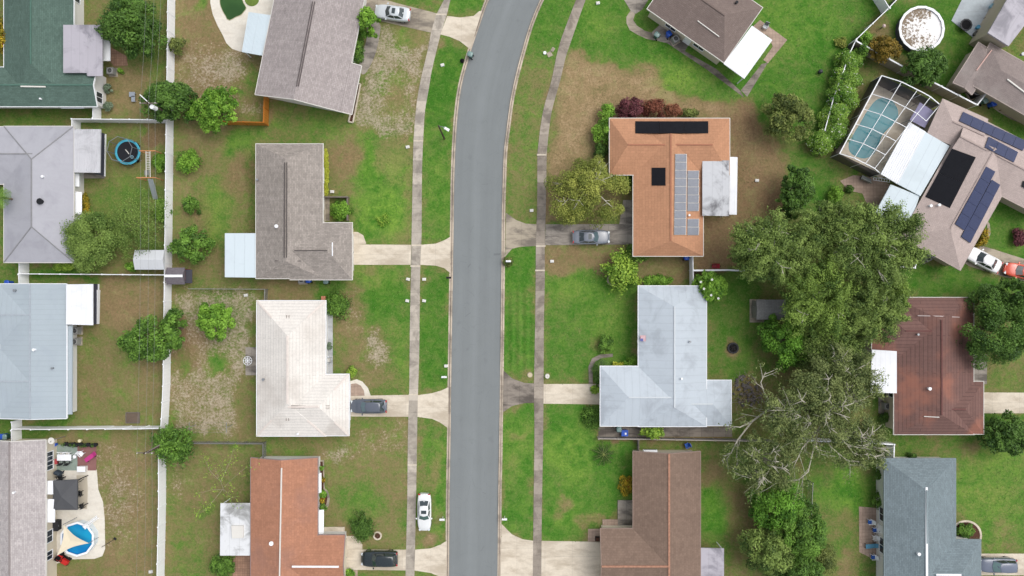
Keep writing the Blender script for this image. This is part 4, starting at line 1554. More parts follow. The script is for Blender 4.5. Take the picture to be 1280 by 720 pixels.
# --- H14 top right weathered tan
h = House('weathered tan grey hip roof house beside the painted patio slab', 2.7, .30,
          [((1238, 54), (1210, 103), (1314, 163), .9, 0), ((1223.5, 53), (1247, 68), (1212, 116), .8, 0, .15)], SH_TAN2, TANWALL, plain('tan_gutter', S(0, 0, 0)), None)
H14 = h
h.vent_bar((1259, 99), (1284, 118), OFFWHITE, .16)
h.vent_bar((1239.5, 62.5), (1220.5, 88), plain('pink_ridge', S(206, 170, 160), .8, .1), .12)
h.pipe(1276.5, 68.5, STEEL, .16)
h.porch([(1235, 41), (1261, 57.5), (1320, -20), (1270, -20)], 3.9, MT_LILAC, 'upper_flat_roof', .2)
rr_ = [P(x, y, 3.7) for x, y in ((1236.5, 41.5), (1260.5, 56.5), (1316, -18), (1271, -18))]
MB().prism(rr_, 0, 3.68).build('upper_wall', TANWALL, h.root)
# --- H15 dark red
h = House('dark red tiled hip roof house with a bright white flat porch under the oaks', 2.7, .32,
          [((1117.5, 372), (1217, 372), (1217, 543), .55, .55), ((1229.5, 477), (1229.5, 542.5), (1167, 542.5), .9, 0), ((1090, 374), (1090, 452), (1167, 452), .9, 0)] , SH_RED, CREAM, OFFWHITE, plain('h15_ridge', S(112, 76, 72), .9, .2, 2.5))
H15 = h
h.porch([(1090, 437), (1121, 439), (1121, 491.5), (1088, 491)], 3.25, MT_WHITE, posts=(0, 3))
for p_, q_ in (((1147, 394.5), (1174, 395.2)), ((1174, 395.2), (1199, 396.5))):
    h.vent_bar(p_, q_, plain('dull_white', S(186, 170, 166), .8, .1), .12, 'vent_strip')
h.vent_bar((1155, 520.5), (1174, 521.5), OFFWHITE, .1, 'vent_strip')
h.pipe(1160.5, 485.5, WHITE, .15)
h.pipe(1146, 418, STEEL, .1)
h.door(1, 3, .5, 4.2, 2.15, CREAM, 'garage_door')
h.window(0, 0, .7, 1.6)
# --- H16 slate
h = House('slate grey shingled house with a thick white ridge line and paved patio', 2.7, .32,
          [((1105.5, 573.5), (1194.5, 573.5), (1194.5, 780), .8, 0), ((1226, 675), (1226, 749), (1150, 749), .85, 0)], SH_SLATE, PALEWALL, plain('slate_gutter', S(130, 142, 146), .7, .06, 2.), plain('h16_ridge', S(134, 148, 152), .9, .1, 2.5))
H16 = h
h.vent_bar((1158, 609), (1158.5, 722), WHITE, .26)
h.vent_bar((1170, 718.3), (1201.5, 718.6), WHITE, .22)
h.pipe(1147, 691.5, WHITE, .15)
h.window(0, 0, .35, 1.6)
h.window(0, 0, .55, 1.8)
h.door(0, 0, .45)
# ------------------------------------------------------------------ fences
VINYL = fence_mat('white_vinyl', S(252, 253, 255), .16, .025)
TANFENCE = fence_mat('tan_wall_panel', S(170, 160, 140), 1.2, .05)
GREYVINYL = fence_mat('grey_board', S(138, 136, 136), .14, .1)
ORANGEWOOD = fence_mat('orange_wood', S(196, 128, 52), .14, .12)
CHAIN = screen_mat('chain_link', S(150, 150, 150), .35)
DARKMESH = screen_mat('dark_mesh', S(60, 58, 62), .8)


def fence(name, label, pts, h, mat, base=True, post=2.4, thick=.05, rail=WHITE, cat='fence', railw=.09, postw=.12, group=None, capz=.0, wobble=0.):
    """pts: picture points of its foot (base) or of its top edge; panels, top rail and each post are parts."""
    W = [P(x, y, 0 if base else h) for x, y in pts]
    W = [Vector((p.x, p.y, 0)) for p in W]
    root = thing(name, label, cat, tuple(W[0]), group)
    pn, rl = MB(), MB()
    spots = []
    u = 0.
    for a, b in zip(W, W[1:]):
        L = (b - a).length
        n = max(1, round(L / post))
        d = (b - a).normalized()
        s = Vector((-d.y, d.x, 0)) * (thick / 2)
        for k in range(n):
            p, q = a.lerp(b, k / n), a.lerp(b, (k + 1) / n)
            j0 = Vector((-d.y, d.x, 0)) * (rnd.uniform(-1, 1) * wobble)
            hz = h + rnd.uniform(-1, 1) * wobble * .3
            u0, u1 = u + L * k / n, u + L * (k + 1) / n
            for sg in (1, -1):
                v = [p + s * sg + j0 + Vector((0, 0, .03)), q + s * sg + j0 + Vector((0, 0, .03)), q + s * sg + j0 + Vector((0, 0, hz)), p + s * sg + j0 + Vector((0, 0, hz))]
                if sg < 0:
                    v.reverse()
                    pn.poly(v, [(u0, hz), (u1, hz), (u1, 0), (u0, 0)][::-1] if False else [(u0, hz), (u1, hz), (u1, 0), (u0, 0)])
                else:
                    pn.poly(v, [(u0, 0), (u1, 0), (u1, hz), (u0, hz)])
            rl.bar(p + j0 + Vector((0, 0, hz + .015)), q + j0 + Vector((0, 0, hz + .015)), railw, .06)
            spots.append(p)
        u += L
    spots.append(W[-1])
    pn.build('panel', mat, root)
    rl.build('top_rail', rail, root)
    first = None
    for p in spots:
        if first is None:
            pm = MB().box((0, 0, (h + .08) / 2), (postw, postw, h + .08)).box((0, 0, h + .1), (postw * 1.35, postw * 1.35, .05))
            first = pm.build('post', rail, org=(0, 0, 0))
            first.parent = root
            first.location = p - ORG[root.name]
        else:
            c = first.copy()
            COL.objects.link(c)
            c.location = p - ORG[root.name]
    return root


fence('privacy_fence', 'long white vinyl fence between the two rows of back gardens west of the road',
      [(220, -70), (219, 0), (218, 90), (217, 150), (216, 240), (215, 330), (214, 400), (213, 480), (211, 520), (207.5, 565), (207.5, 630), (205.5, 720), (204, 800)], 1.8, VINYL)
fence('privacy_fence', 'white vinyl fence with a gate end between the green house and the trampoline garden', [(101, 163), (101, 153), (127, 153.2), (216.5, 154)], 1.75, VINYL)
fence('gate', 'short white gate between the green house wall and the fence behind it', [(126.5, 131), (126.5, 152)], 1.7, VINYL, cat='gate')
fence('privacy_fence', 'white fence run dividing the trampoline garden from the light blue grey house', [(36.5, 328), (36.5, 342.6), (214.5, 344)], 1.75, VINYL)
fence('gate', 'short white gate beside the top of the light blue grey roof', [(36, 343.5), (36.5, 357)], 1.75, VINYL, cat='gate')
fence('privacy_fence', 'slightly wavy white fence below the light blue grey house', [(27.5, 524), (28, 533.3), (120, 533), (209, 531.5)], 1.75, VINYL, wobble=.06)
fence('gate', 'short white gate above the pale grey brown house', [(27, 534.5), (27.5, 550)], 1.75, VINYL, cat='gate')
fence('wooden_fence', 'bright orange stained wooden fence corner beside the taupe house', [(336.5, 121), (335.5, 157), (286, 156)], 1.7, ORANGEWOOD, rail=plain('orange_rail', S(184, 112, 40), .8, .2, 2.))
STEELRAIL = plain('dull_pipe', S(158, 158, 156), .5, .1, 2., .3)
fence('chain_link_fence', 'low chain link fence running from the small red walled shed to the cream roof', [(241, 361), (335, 361.5), (334.5, 377)], 1.1, CHAIN, thick=.02, rail=STEELRAIL, railw=.06, postw=.06)
fence('chain_link_fence', 'grey chain link fence between the cream roof and the rust orange roof', [(214, 549), (238, 551.5), (333, 552), (333, 575)], 1.2, CHAIN, thick=.02, rail=plain('grey_pipe', S(116, 116, 114), .6, .1, 2.), railw=.12, postw=.08)
fence('privacy_fence', 'white fence stub between the terracotta roof and the silver grey roof', [(861.5, 319), (862, 357)], 1.75, VINYL)
fence('privacy_fence', 'white fence run below the brown yard of the terracotta house, ending under the oaks', [(862.5, 338.5), (905, 338), (948, 340)], 1.75, VINYL, railw=.2)
fence('board_fence', 'low grey board fence below the silver grey house', [(747, 546), (795, 546.5), (915, 548.5), (962, 549.5)], 1.1, GREYVINYL, rail=plain('pale_board', S(172, 164, 156), .8, .12), railw=.12)
fence('gate', 'narrow grey gate between the low board fence and the brown shingled house', [(796.5, 548), (796.5, 564)], 1.1, GREYVINYL, rail=WOODGREY, cat='gate', post=1.)
fence('privacy_fence', 'white fence under bare oak branches turning to the slate grey house', [(1000, 546.8), (1072, 550), (1108, 551.5), (1107.5, 572)], 1.75, VINYL, railw=.14)
fence('privacy_fence', 'dark fence with a white top edge along the vine hedge beside the screened pool', [(1128, -8), (1111, 10), (1070, 49.5), (1062, 67), (1055, 87), (1042, 122), (1031, 163)], 1.8, fence_mat('dark_fence_panel', S(62, 60, 64), .14, .12), base=False, railw=.10)
fence('privacy_fence', 'short white fence spur beyond the round pool covered in debris', [(1112, 10.5), (1103, -4), (1090, -24)], 1.8, VINYL, base=False)
fence('garden_wall', 'long tan garden wall with a white top edge behind the screened pool', [(1070.5, 51.5), (1132, 85), (1221, 131)], 1.9, TANFENCE, base=False, thick=.12, railw=.16, cat='wall')
fence('gate', 'white gate next to the blue bin of the weathered tan house', [(1221.5, 131), (1232.5, 117.5)], 1.8, VINYL, base=False, cat='gate', railw=.14)
fence('privacy_fence', 'short white fence corner below the tan house between two oaks and the lawn', [(1124, 333), (1143.5, 335), (1147, 322)], 1.7, TANFENCE, base=False, railw=.14)
fence('wire_fence', 'thin wire fence running down through the bushes beside the lawn of the slate house', [(1010, 600), (1008, 650), (1008, 740)], 1.4, CHAIN, thick=.02, rail=STEELRAIL, railw=.05, postw=.06)
fence('wooden_fence', 'small weathered wood frame around the leafy front court of the grey brown house', [(406, 247.5), (436.5, 247.5), (436.5, 276)], 1.0, fence_mat('court_wood', S(128, 112, 90), .12, .1), rail=WOODGREY, railw=.16, post=1.6)

# ------------------------------------------------------------------ sheds, pools, garden things
def shed(label, x0, y0, x1, y1, roof, wall, along='x', eave=1.9, rise=.45, ridge=None, door_side=1):
    a, b = P(x0, y0, eave), P(x1, y1, eave)
    cx, cy = (a.x + b.x) / 2, (a.y + b.y) / 2
    root = thing('garden_shed', label, 'shed', (cx, cy, 0))
    lx, ly = abs(b.x - a.x) / 2, abs(b.y - a.y) / 2
    MB().box((cx, cy, (eave - .05) / 2), (2 * lx - .3, 2 * ly - .3, eave - .05)).build('wall', wall, root)
    mb = MB()
    if along == 'x':
        c = [(-lx, -ly), (lx, -ly), (lx, ly), (-lx, ly)]
        r0, r1 = (-lx, 0), (lx, 0)
    else:
        c = [(lx, -ly), (lx, ly), (-lx, ly), (-lx, -ly)]
        r0, r1 = (0, -ly), (0, ly)
    V = [Vector((cx + p[0], cy + p[1], eave)) for p in c] + [Vector((cx + p[0], cy + p[1], eave + rise)) for p in (r0, r1)]
    mb.poly([V[0], V[1], V[5], V[4]], [(0, 0), (3, 0), (3, 2), (0, 2)])
    mb.poly([V[2], V[3], V[4], V[5]], [(0, 5), (3, 5), (3, 7), (0, 7)])
    mb.poly([V[3], V[0], V[4]])
    mb.poly([V[1], V[2], V[5]])
    D = Vector((0, 0, -.08))
    for i in range(4):
        mb.poly([V[i], V[i] + D, V[(i + 1) % 4] + D, V[(i + 1) % 4]])
    ro = mb.build('roof', roof, root)
    if ridge:
        MB().bar(V[4] + Vector((0, 0, .03)), V[5] + Vector((0, 0, .03)), .3, .06).build('ridge_cap', ridge, ro)
    d = MB().box((cx + door_side * (lx - .12), cy, .95), (.08, 1.1, 1.8)).build('door', wall, root)
    MB().box((cx + door_side * (lx - .05), cy + .35, 1.), (.06, .05, .14)).build('handle', STEEL, d)
    return root


shed('pale metal garden shed standing against the white fence', 168.5, 312.5, 205.5, 337, metal_roof('shed_white_metal', S(206, 209, 212), .3, .05), GREYWALL, 'x', 2.0, .4, door_side=-1)
s_ = shed('small grey roofed shed with a white ridge and dark red end wall', 208.5, 334.5, 231, 355.5, shingle('shed_grey', S(120, 114, 120), .1), plain('red_shed_wall', S(130, 52, 44), .85, .1), 'x', 1.9, .55, WHITE)
p0, p1 = P(231, 337, 1.6), P(240, 354, 1.6)
MB().prism([(p0.x, p0.y), (p1.x, p0.y), (p1.x, p1.y), (p0.x, p1.y)], 1.5, 1.6).build('lean_to_roof', plain('dark_lean_to', S(70, 70, 78), .8, .1), s_)
shed('dark grey roofed shed half hidden by the oak crowns', 945.5, 374.5, 982, 399.5, shingle('shed_dark', S(134, 134, 132), .06, .3, .5), plain('shed_wall_grey', S(120, 118, 112), .85, .1), 'y' if False else 'x', 2.1, .3, door_side=-1)

# -- round, old above-ground pool with debris cover
c = P(1152, 36, 1.0)
rt = thing('covered_pool', 'round pool wrapped in dark mesh under a white cover littered with leaves', 'pool', (c.x, c.y, 0))
MB().ring((c.x, c.y, 0), 2.62, 2.72, 0, 1.0, 18).build('side_wall', plain('pool_side', S(92, 92, 104), .7, .12), rt)
MB().ring((c.x, c.y, 0), 2.55, 2.85, .98, 1.06, 18).build('rim', WHITE, rt)
t = NT('littered_cover')
ob = t.coord()
n_ = t.math('ADD', t.math('MULTIPLY', t.noise(ob, .42, 3), .5), t.math('MULTIPLY', t.noise(ob, 3.2, 4, .7), .5))
sx = t.n('ShaderNodeSeparateXYZ')
t.l(ob, sx.inputs[0])
n_ = t.math('SUBTRACT', n_, t.math('MULTIPLY', sx.outputs[0], .05))
n_ = t.math('ADD', n_, t.math('MULTIPLY', t.math('SUBTRACT', t.noise(ob, 9, 2), .5), .25))
t.bsdf(t.mix(t.ramp(n_, .50, .56), S(244, 242, 240), S(132, 116, 96)), .7)
MB().cyl((c.x, c.y, .80), 2.56, .1, 36).build('cover', t.m, rt)

# -- in-ground pool under a screen cage
def water(name, col, deep, rough=.06):
    t = NT(name)
    ob = t.coord()
    c = t.mix(t.ramp(t.noise(ob, .25, 2), .35, .65), col, deep)
    t.bsdf(c, rough, 0., .18, bump=t.noise(ob, 2.2, 3, .6, .5), bstr=.12, bdist=.05)
    return t.m


def outline(n, pts, mat, z0, z1, parent):
    return MB().prism(pts, z0, z1).build(n, mat, parent)


pc = P(1092.5, 160, 0)
rt = thing('swimming_pool', 'kidney shaped teal swimming pool inside the white framed screen cage', 'pool', (pc.x, pc.y, 0))
KD = [tuple(P(*p).xy) for p in smooth_line([(1105, 122), (1114, 125), (1121, 135), (1122.5, 144), (1119, 153), (1110, 161), (1102.5, 169), (1099, 178), (1093, 191), (1084, 197.5), (1073, 197), (1063, 191), (1060.5, 181), (1066, 169), (1075, 154), (1082.5, 141), (1092, 128), (1098, 123.5), (1105, 122)], 2.)][:-1]
slab('pool_deck', [(1098, 99), (1164, 134), (1135, 185), (1102, 224), (1044, 191)], CONC_NEW, .02)
big = [(pc.x + (x - pc.x) * 1.10, pc.y + (y - pc.y) * 1.10) for x, y in KD]
outline('coping', big, plain('pool_coping', S(206, 196, 178), .8, .08), .02, .045, rt)
outline('water', KD, water('teal_water', S(68, 140, 150), S(54, 122, 132)), .03, .06, rt)

cage = thing('screen_enclosure', 'white framed screen cage standing over the kidney shaped pool', 'enclosure', tuple(P(1108, 158)))
hc, hr = 2.5, 3.3
A, Bc, Cc, Dc = P(1102, 94.5, hc), P(1175, 131, hc), P(1101, 217.5, hc), P(1049.5, 192, hc)
wal = MB()
for p, q in ((Dc, A), (A, Bc), (Dc, Cc)):
    wal.poly([(p.x, p.y, 0), (q.x, q.y, 0), q, p])
SCREEN = screen_mat('insect_screen', S(70, 68, 74), .07)
SCREENW = screen_mat('insect_screen_wall', S(48, 46, 60), .9)
wal.build('screen_wall', SCREENW, cage)
lerp2 = lambda u, v: (A * (1 - u) * (1 - v) + Bc * u * (1 - v) + Cc * u * v + Dc * (1 - u) * v)
zup = lambda u: .85 * min(1., u / .28) if u < .75 else .85 * max(0, (1 - u) / .25)


def roofp(u, v):
    p = lerp2(u, v)
    p.z = hc + zup(u) * .9
    return p


us = [0, .28, .55, .78, 1.]
vs_ = [0, .235, .43, .62, .81, 1.]
rf = MB()
for i in range(4):
    for j in range(5):
        if us[i + 1] > .99 and j > 1:
            continue
        rf.poly([roofp(us[i], vs_[j]), roofp(us[i + 1], vs_[j]), roofp(us[i + 1], vs_[j + 1]), roofp(us[i], vs_[j + 1])])
rf.build('screen_roof', SCREEN, cage)
fr = MB()
for j, v in enumerate(vs_):
    mx = 1. if j < 2 or j == 5 else .78
    k = [u for u in (0, .14, .28, .4, .55, .66, .78, .9, 1.) if u <= mx + .01]
    for a, b in zip(k, k[1:]):
        fr.bar(roofp(a, v), roofp(b, v), .10 if j in (0, 5) else .07, .07)
for u in us[:4]:
    for a, b in zip(vs_, vs_[1:]):
        fr.bar(roofp(u, a), roofp(u, b), .12 if u == 0 else .06, .07)
fr.bar(roofp(1., 0), roofp(1., vs_[1]), .07, .07)
fr.build('roof_frame', WHITE, cage)
for p in (A, Bc, Cc, Dc, A.lerp(Bc, .33), A.lerp(Bc, .66), A.lerp(Dc, .25), A.lerp(Dc, .5), A.lerp(Dc, .75), Dc.lerp(Cc, .5)):
    MB().box((p.x, p.y, hc / 2), (.05, .05, hc)).build('post', WHITE, cage)

# lanai end wall seen as a lilac awning by the cage
q = [P(1150, 128, 1.9), P(1167, 139, 1.9), P(1156, 160, 1.9), P(1137, 150, 1.9)]
rt = thing('patio_gazebo', 'lilac grey fabric canopy at the corner of the screened pool deck', 'canopy', (q[0].x, q[0].y - 1, 0))
MB().prism([(p.x, p.y) for p in q], 1.85, 1.92).build('canopy', plain('lilac_fabric', S(146, 142, 172), .8, .08), rt)
for p in q:
    MB().box((p.x * .99 + .01 * q[2].x, p.y, .93), (.06, .06, 1.85)).build('post', STEEL, rt)

# -- algae green lawn-shaped pool of the turned house
rt_pts = smooth_line([(276, -10), (275.5, 4), (279, 14), (282.5, 20), (284, 23.5), (287, 25), (291.5, 23), (295, 21), (301, 18.5), (305, 14), (307.5, 10), (305, 5), (303, 0), (303, -12), (290, -18), (276, -10)], 2.)[:-1]
wp = [P(*p) for p in rt_pts]
rt = thing('swimming_pool', 'dark green swimming pool set in the white deck', 'pool', tuple(P(291, 3)))
cx, cy = P(291, 3).xy
MB().prism([(cx + (p.x - cx) * 1.05, cy + (p.y - cy) * 1.05) for p in wp], .03, .045).build('coping', plain('mossy_coping', S(170, 168, 134), .8, .1), rt)
MB().prism([(p.x, p.y) for p in wp], .04, .06).build('water', water('green_water', S(62, 96, 52), S(52, 84, 46)), rt)
o = structure(MB().prism([P(*p) for p in E(315, -1, 9, 9, 20)], .0, .07).build('turf_island', plain('turf', S(104, 126, 56), .95, .3, 3.)))

# -- decagonal pool with sail
c = P(96.5, 674, 1.1)
rt = thing('above_ground_pool', 'bright blue ten sided pool with a white rim on the cream patio', 'pool', (c.x, c.y, 0))
MB().ring((c.x, c.y, 0), 1.98, 2.05, 0, 1.1, 10, .3).build('side_wall', plain('pool_liner_white', S(216, 226, 232), .5, .04), rt)
MB().ring((c.x, c.y, 0), 1.92, 2.16, 1.08, 1.15, 10, .3).build('rim', WHITE, rt)
MB().cyl((c.x, c.y, .85), 1.97, .08, 30).build('water', water('blue_water', S(40, 160, 204), S(18, 122, 186)), rt)
MB().ring((c.x, c.y, 0), 1.935, 1.965, .3, 1.09, 10, .3).build('liner', plain('liner_blue', S(30, 110, 180), .4, .05), rt)
p = P(109, 656, 1.2)
lad = MB()
for dx in (-.2, .2):
    lad.tube([(p.x + .62 + dx * .6, p.y + .62 - dx * .7, 0), (p.x + dx * .6, p.y - dx * .7, 1.45), (p.x - .35 + dx * .6, p.y - .35 - dx * .7, 1.3)], .045)
for k in range(4):
    f_ = .2 + .22 * k
    lad.box((p.x + .62 * (1 - f_), p.y + .62 * (1 - f_), 1.45 * f_), (.12, .55, .05), -PI / 4)
lad.box((p.x - .2, p.y - .2, 1.25), (.5, .5, .06), PI / 4)
tag(lad.build('pool_ladder', WHITE), 'white step ladder leaning over the rim of the ten sided blue pool', 'ladder')
# sail
a, b, d = P(79.5, 655.5, 2.6), P(111, 679, 2.0), P(71, 694.5, 2.2)
rt = thing('shade_sail', 'cream triangular shade sail stretched over the ten sided blue pool', 'shade sail', (a.x, a.y - 2, 0))
mb = MB()
N = 10
cen = (a + b + d) / 3


def edge(p, q, t):
    m = p.lerp(q, t)
    return m + (cen - m) * (.34 * 4 * t * (1 - t) * .75)


ringp = [edge(p, q, k / N) for p, q in ((a, b), (b, d), (d, a)) for k in range(N)]
mb.add(ringp + [cen + Vector((0, 0, -.12))], [(i, (i + 1) % 30, 30) for i in range(30)])
mb.add([v + Vector((0, 0, -.012)) for v in ringp] + [cen + Vector((0, 0, -.132))], [((i + 1) % 30, i, 30) for i in range(30)])
mb.build('sail_cloth', plain('sail_cream', S(226, 214, 188), .9, .04), rt)
for v in (a, b, d):
    MB().cyl((v.x, v.y, 0), .04, v.z + .1, 8).build('pole', STEEL, rt)

# -- gazebo with dark pyramid canopy
g = [P(66, 601, 2.3), P(96.5, 599.5, 2.3), P(96.5, 637.5, 2.3), P(66, 637.5, 2.3)]
cx, cy = sum(p.x for p in g) / 4, sum(p.y for p in g) / 4
rt = thing('gazebo', 'square gazebo with a charcoal fabric pyramid roof on the cream patio', 'gazebo', (cx, cy, 0))
mb = MB()
apx = Vector((cx, cy, 3.0))
for i in range(4):
    p, q = g[i], g[(i + 1) % 4]
    m = (p + q) / 2 - Vector((0, 0, .07))
    mb.poly([p, m, apx])
    mb.poly([m, q, apx])
    mb.poly([p, p - Vector((0, 0, .22)), q - Vector((0, 0, .22)), q])
mb.build('canopy', plain('charcoal_fabric', S(86, 87, 90), .9, .08, .8), rt)
for p in g:
    v = Vector((cx, cy, 0)).lerp(Vector((p.x, p.y, 0)), .94)
    MB().box((v.x, v.y, 1.12), (.09, .09, 2.24)).build('leg', DARK, rt)

# -- trampoline
c = P(159.5, 190, .85)
rt = thing('trampoline', 'round trampoline with a cyan edge pad and a safety net', 'trampoline', (c.x, c.y, 0))
MB().ring((c.x, c.y, 0), 1.30, 1.58, .83, .88, 32).build('edge_pad', plain('cyan_pad', S(82, 180, 206), .6, .06), rt)
MB().cyl((c.x, c.y, .80), 1.3, .03, 32).build('jumping_mat', plain('black_mat', S(36, 37, 44), .8, .1), rt)
nt, ft = MB(), MB()
n = 8
for i in range(n):
    a, b = 2 * PI * (i + .2) / n, 2 * PI * (i + 1.2) / n
    p, q = (c.x + 1.55 * math.cos(a), c.y + 1.55 * math.sin(a)), (c.x + 1.55 * math.cos(b), c.y + 1.55 * math.sin(b))
    nt.poly([(*p, .88), (*q, .88), (*q, 2.6), (*p, 2.6)])
    ft.bar((*p, 2.6), (*q, 2.6), .05, .05)
nt.build('safety_net', screen_mat('net', S(40, 42, 46), .22), rt)
ft.build('net_hoop', STEEL, rt)
for i in range(n):
    a = 2 * PI * (i + .2) / n
    MB().cyl((c.x + 1.57 * math.cos(a), c.y + 1.57 * math.sin(a), 0), .035, 2.62, 8).build('pole', STEEL, rt)
for i in range(4):
    a = 2 * PI * (i + .5) / 4
    MB().box((c.x + 1.4 * math.cos(a), c.y + 1.4 * math.sin(a), .4), (.07, .5, .8), a).build('leg', DARK, rt)
tag(MB().bar((c.x - .25, c.y + .3, .88), (c.x + .2, c.y - .25, .88), .09, .05).build('toy_stick', OFFWHITE), 'pale stick lying on the black trampoline mat', 'stick')
tag(MB().ring((c.x + .55, c.y - .62, .84), .12, .2, 0, .05, 14).build('toy_hoop', plain('pale_blue_toy', S(150, 196, 214), .5)), 'small pale hoop lying near the edge pad of the trampoline', 'toy')

# -- swing frame with climbing ladder and slide
rt = thing('climbing_frame', 'climbing frame with two orange cross beams, a ladder bridge and a grey slide', 'climbing frame', tuple(P(186, 205)))
ORW = plain('orange_beam', S(206, 140, 96), .8, .12)
for yy, xa, xb in ((188.5, 174, 194), (222, 170.5, 194)):
    p, q = P(xa, yy, 2.1), P(xb, yy, 2.1)
    MB().bar(p, q, .1, .12).build('cross_beam', ORW, rt)
    for e, sg in ((p, 1), (q, -1)):
        MB().bar(e, (e.x + .1 * sg, e.y, 0), .09, .09).build('leg', ORW, rt)
for xx in (182.5, 187.5):
    MB().bar(P(xx, 188.5, 2.1), P(xx + .3, 222, 2.1), .06, .08).build('ladder_rail', OFFWHITE, rt)
rg = MB()
for k in range(11):
    yy = 190.5 + k * 2.1
    rg.bar(P(182.5, yy, 2.1), P(187.5, yy, 2.1), .05, .05)
rg.build('ladder_rungs', OFFWHITE, rt)
a, b = P(188.5, 224, 1.9), P(195, 249, .15)
mb = MB().bar(a, b, .5, .05)
for sd in (-.26, .26):
    mb.bar(a + Vector((sd, 0, .1)), b + Vector((sd, 0, .1)), .05, .16)
mb.build('slide', plain('grey_slide', S(160, 168, 170), .4, .06), rt)
p = P(183.5, 216, 1.3)
MB().box(p, (.55, .6, .08)).build('platform', plain('grey_platform', S(134, 136, 132), .8, .1), rt)
# -- clothes line frame
rt = thing('clothes_line', 'faint white clothes line frame on the sandy back garden of the cream house', 'clothes line', tuple(P(260, 534)))
for xx in (236.5, 283):
    MB().bar(P(xx, 528, 1.8), P(xx, 541, 1.8), .05, .05).build('cross_arm', STEEL, rt)
    c = P(xx, 534.5, 1.8)
    MB().cyl((c.x, c.y, 0), .035, 1.8, 8).build('post', STEEL, rt)
ln = MB()
for yy in (528.5, 532.5, 536.5, 540.5):
    ln.tube([P(236.5, yy, 1.82), P(260, yy, 1.74), P(283, yy, 1.82)], .007, 4)
ln.build('line', STEEL, rt)

# ------------------------------------------------------------------ repeated small things
def bin_proto(body, lid):
    rt = thing('wheelie_bin', 'bin', 'bin')
    mb = MB()
    lo, hi = .22, .29
    n = 12
    se = lambda r, a: (r * (abs(math.cos(a)) ** .5) * math.copysign(1, math.cos(a)), r * 1.12 * (abs(math.sin(a)) ** .5) * math.copysign(1, math.sin(a)))
    rows = [(lo, .06), (hi, .98)]
    vs = [(*se(r, 2 * PI * (k + .5) / n), z) for r, z in rows for k in range(n)]
    mb.add(vs, [tuple(range(n - 1, -1, -1)), tuple(range(n, 2 * n))] + [(k, (k + 1) % n, n + (k + 1) % n, n + k) for k in range(n)])
    mb.build('body', body, rt)
    mb = MB()
    rows = [(.32, .98), (.33, 1.03), (.24, 1.1), (.1, 1.12)]
    vs = [(*se(r, 2 * PI * (k + .5) / n), z) for r, z in rows for k in range(n)]
    fs = [tuple(range(n - 1, -1, -1)), tuple(range(3 * n, 4 * n))]
    for j in range(3):
        fs += [(j * n + k, j * n + (k + 1) % n, (j + 1) * n + (k + 1) % n, (j + 1) * n + k) for k in range(n)]
    mb.add(vs, fs)
    mb.build('lid', lid, rt, True)
    for sx in (-.26, .2):
        MB().cyl((sx, -.3, .12), .12, .06, 12, axis='X').build('wheel', BLACK, rt)
    MB().tube([(-.22, -.3, .95), (-.22, -.42, 1.0), (.22, -.42, 1.0), (.22, -.3, .95)], .02, 6).build('handle', DARK, rt)
    return rt


bins = [(836.5, 41.5, .6, 'b', 'blue round lidded bin below the turned brown grey house'),
        (821.5, 43, .9, 'g', 'teal grey bin on the curved path end of the turned brown grey house'),
        (587.5, 67.5, 1.2, 'g', 'teal green bin standing on the kerb of the road'),
        (385, 350.2, 0, 'b', 'blue bin at the lower wall of the grey brown house'),
        (407, 351.2, 0, 'g', 'grey green bin at the lower wall of the grey brown house'),
        (1243, 129, .5, 'b', 'blue bin behind the white gate of the weathered tan house'),
        (1232.5, 125.5, .5, 'g', 'dark green bin squeezed behind the white gate'),
        (1151, 321, .5, 'b', 'blue bin beside the white fence corner of the pinkish tan house'),
        (1.5, 546, 0, 'b', 'blue bin at the picture edge above the pale grey brown house'),
        (5, 546.5, 0, 'g', 'dark green bin beside the picture edge above the pale grey brown house'),
        (8, 353.8, 0, 'b', 'blue bin tucked against the light blue grey roof'),
        (858.5, 321.5, 0, 'b', 'blue bin at the lower end of the terracotta house'),
        (774, 536.8, 0, 'g', 'dark green bin against the lower wall of the silver grey house')]
pb, pg = bin_proto(BLUEBIN, BLUEBIN), bin_proto(GREENBIN, plain('grey_green_lid', S(126, 152, 148), .3, .05, spec=.5))
used = {'b': False, 'g': False}
for x, y, rz, k, lab in bins:
    src = pb if k == 'b' else pg
    o = copy_tree(src) if used[k] else src
    used[k] = True
    place(o, x, y, rz, 0, 1.05)
    tag(o, lab, 'bin', 'household wheelie bins')
# blue square bin with a white patch
o = thing('recycling_box', 'square blue recycling box with a white mark beside the low grey board fence', 'box', tuple(P(781, 541.5)))
c = P(781, 541.5, .6)
MB().box((c.x, c.y, .3), (.75, .7, .6)).build('body', BLUEBIN, o)
MB().box((c.x, c.y, .62), (.82, .76, .06)).build('lid', BLUEBIN, o)
MB().box((c.x + .1, c.y - .05, .655), (.2, .26, .012)).build('sticker', WHITE, o)


def ac_proto():
    rt = thing('air_conditioner', 'ac', 'air conditioner')
    MB().box((0, 0, .04), (1.1, 1.1, .08)).build('pad', CONC_OLD, rt)
    MB().box((0, 0, .46), (.8, .8, .76)).build('casing', plain('ac_casing', S(150, 150, 146), .5, .08), rt)
    fr = MB().ring((0, 0, .84), .28, .36, 0, .03, 20)
    for k in range(3):
        fr.ring((0, 0, .845), .07 + .07 * k, .085 + .07 * k, 0, .012, 16)
    fr.build('fan_grille', plain('grille_pale', S(176, 176, 176), .5, .05), rt)
    MB().cyl((0, 0, .835), .29, .008, 20).build('fan_well', BLACK, rt)
    MB().cyl((0, 0, .845), .08, .02, 12).build('fan_hub', plain('hub', S(120, 120, 120)), rt)
    return rt


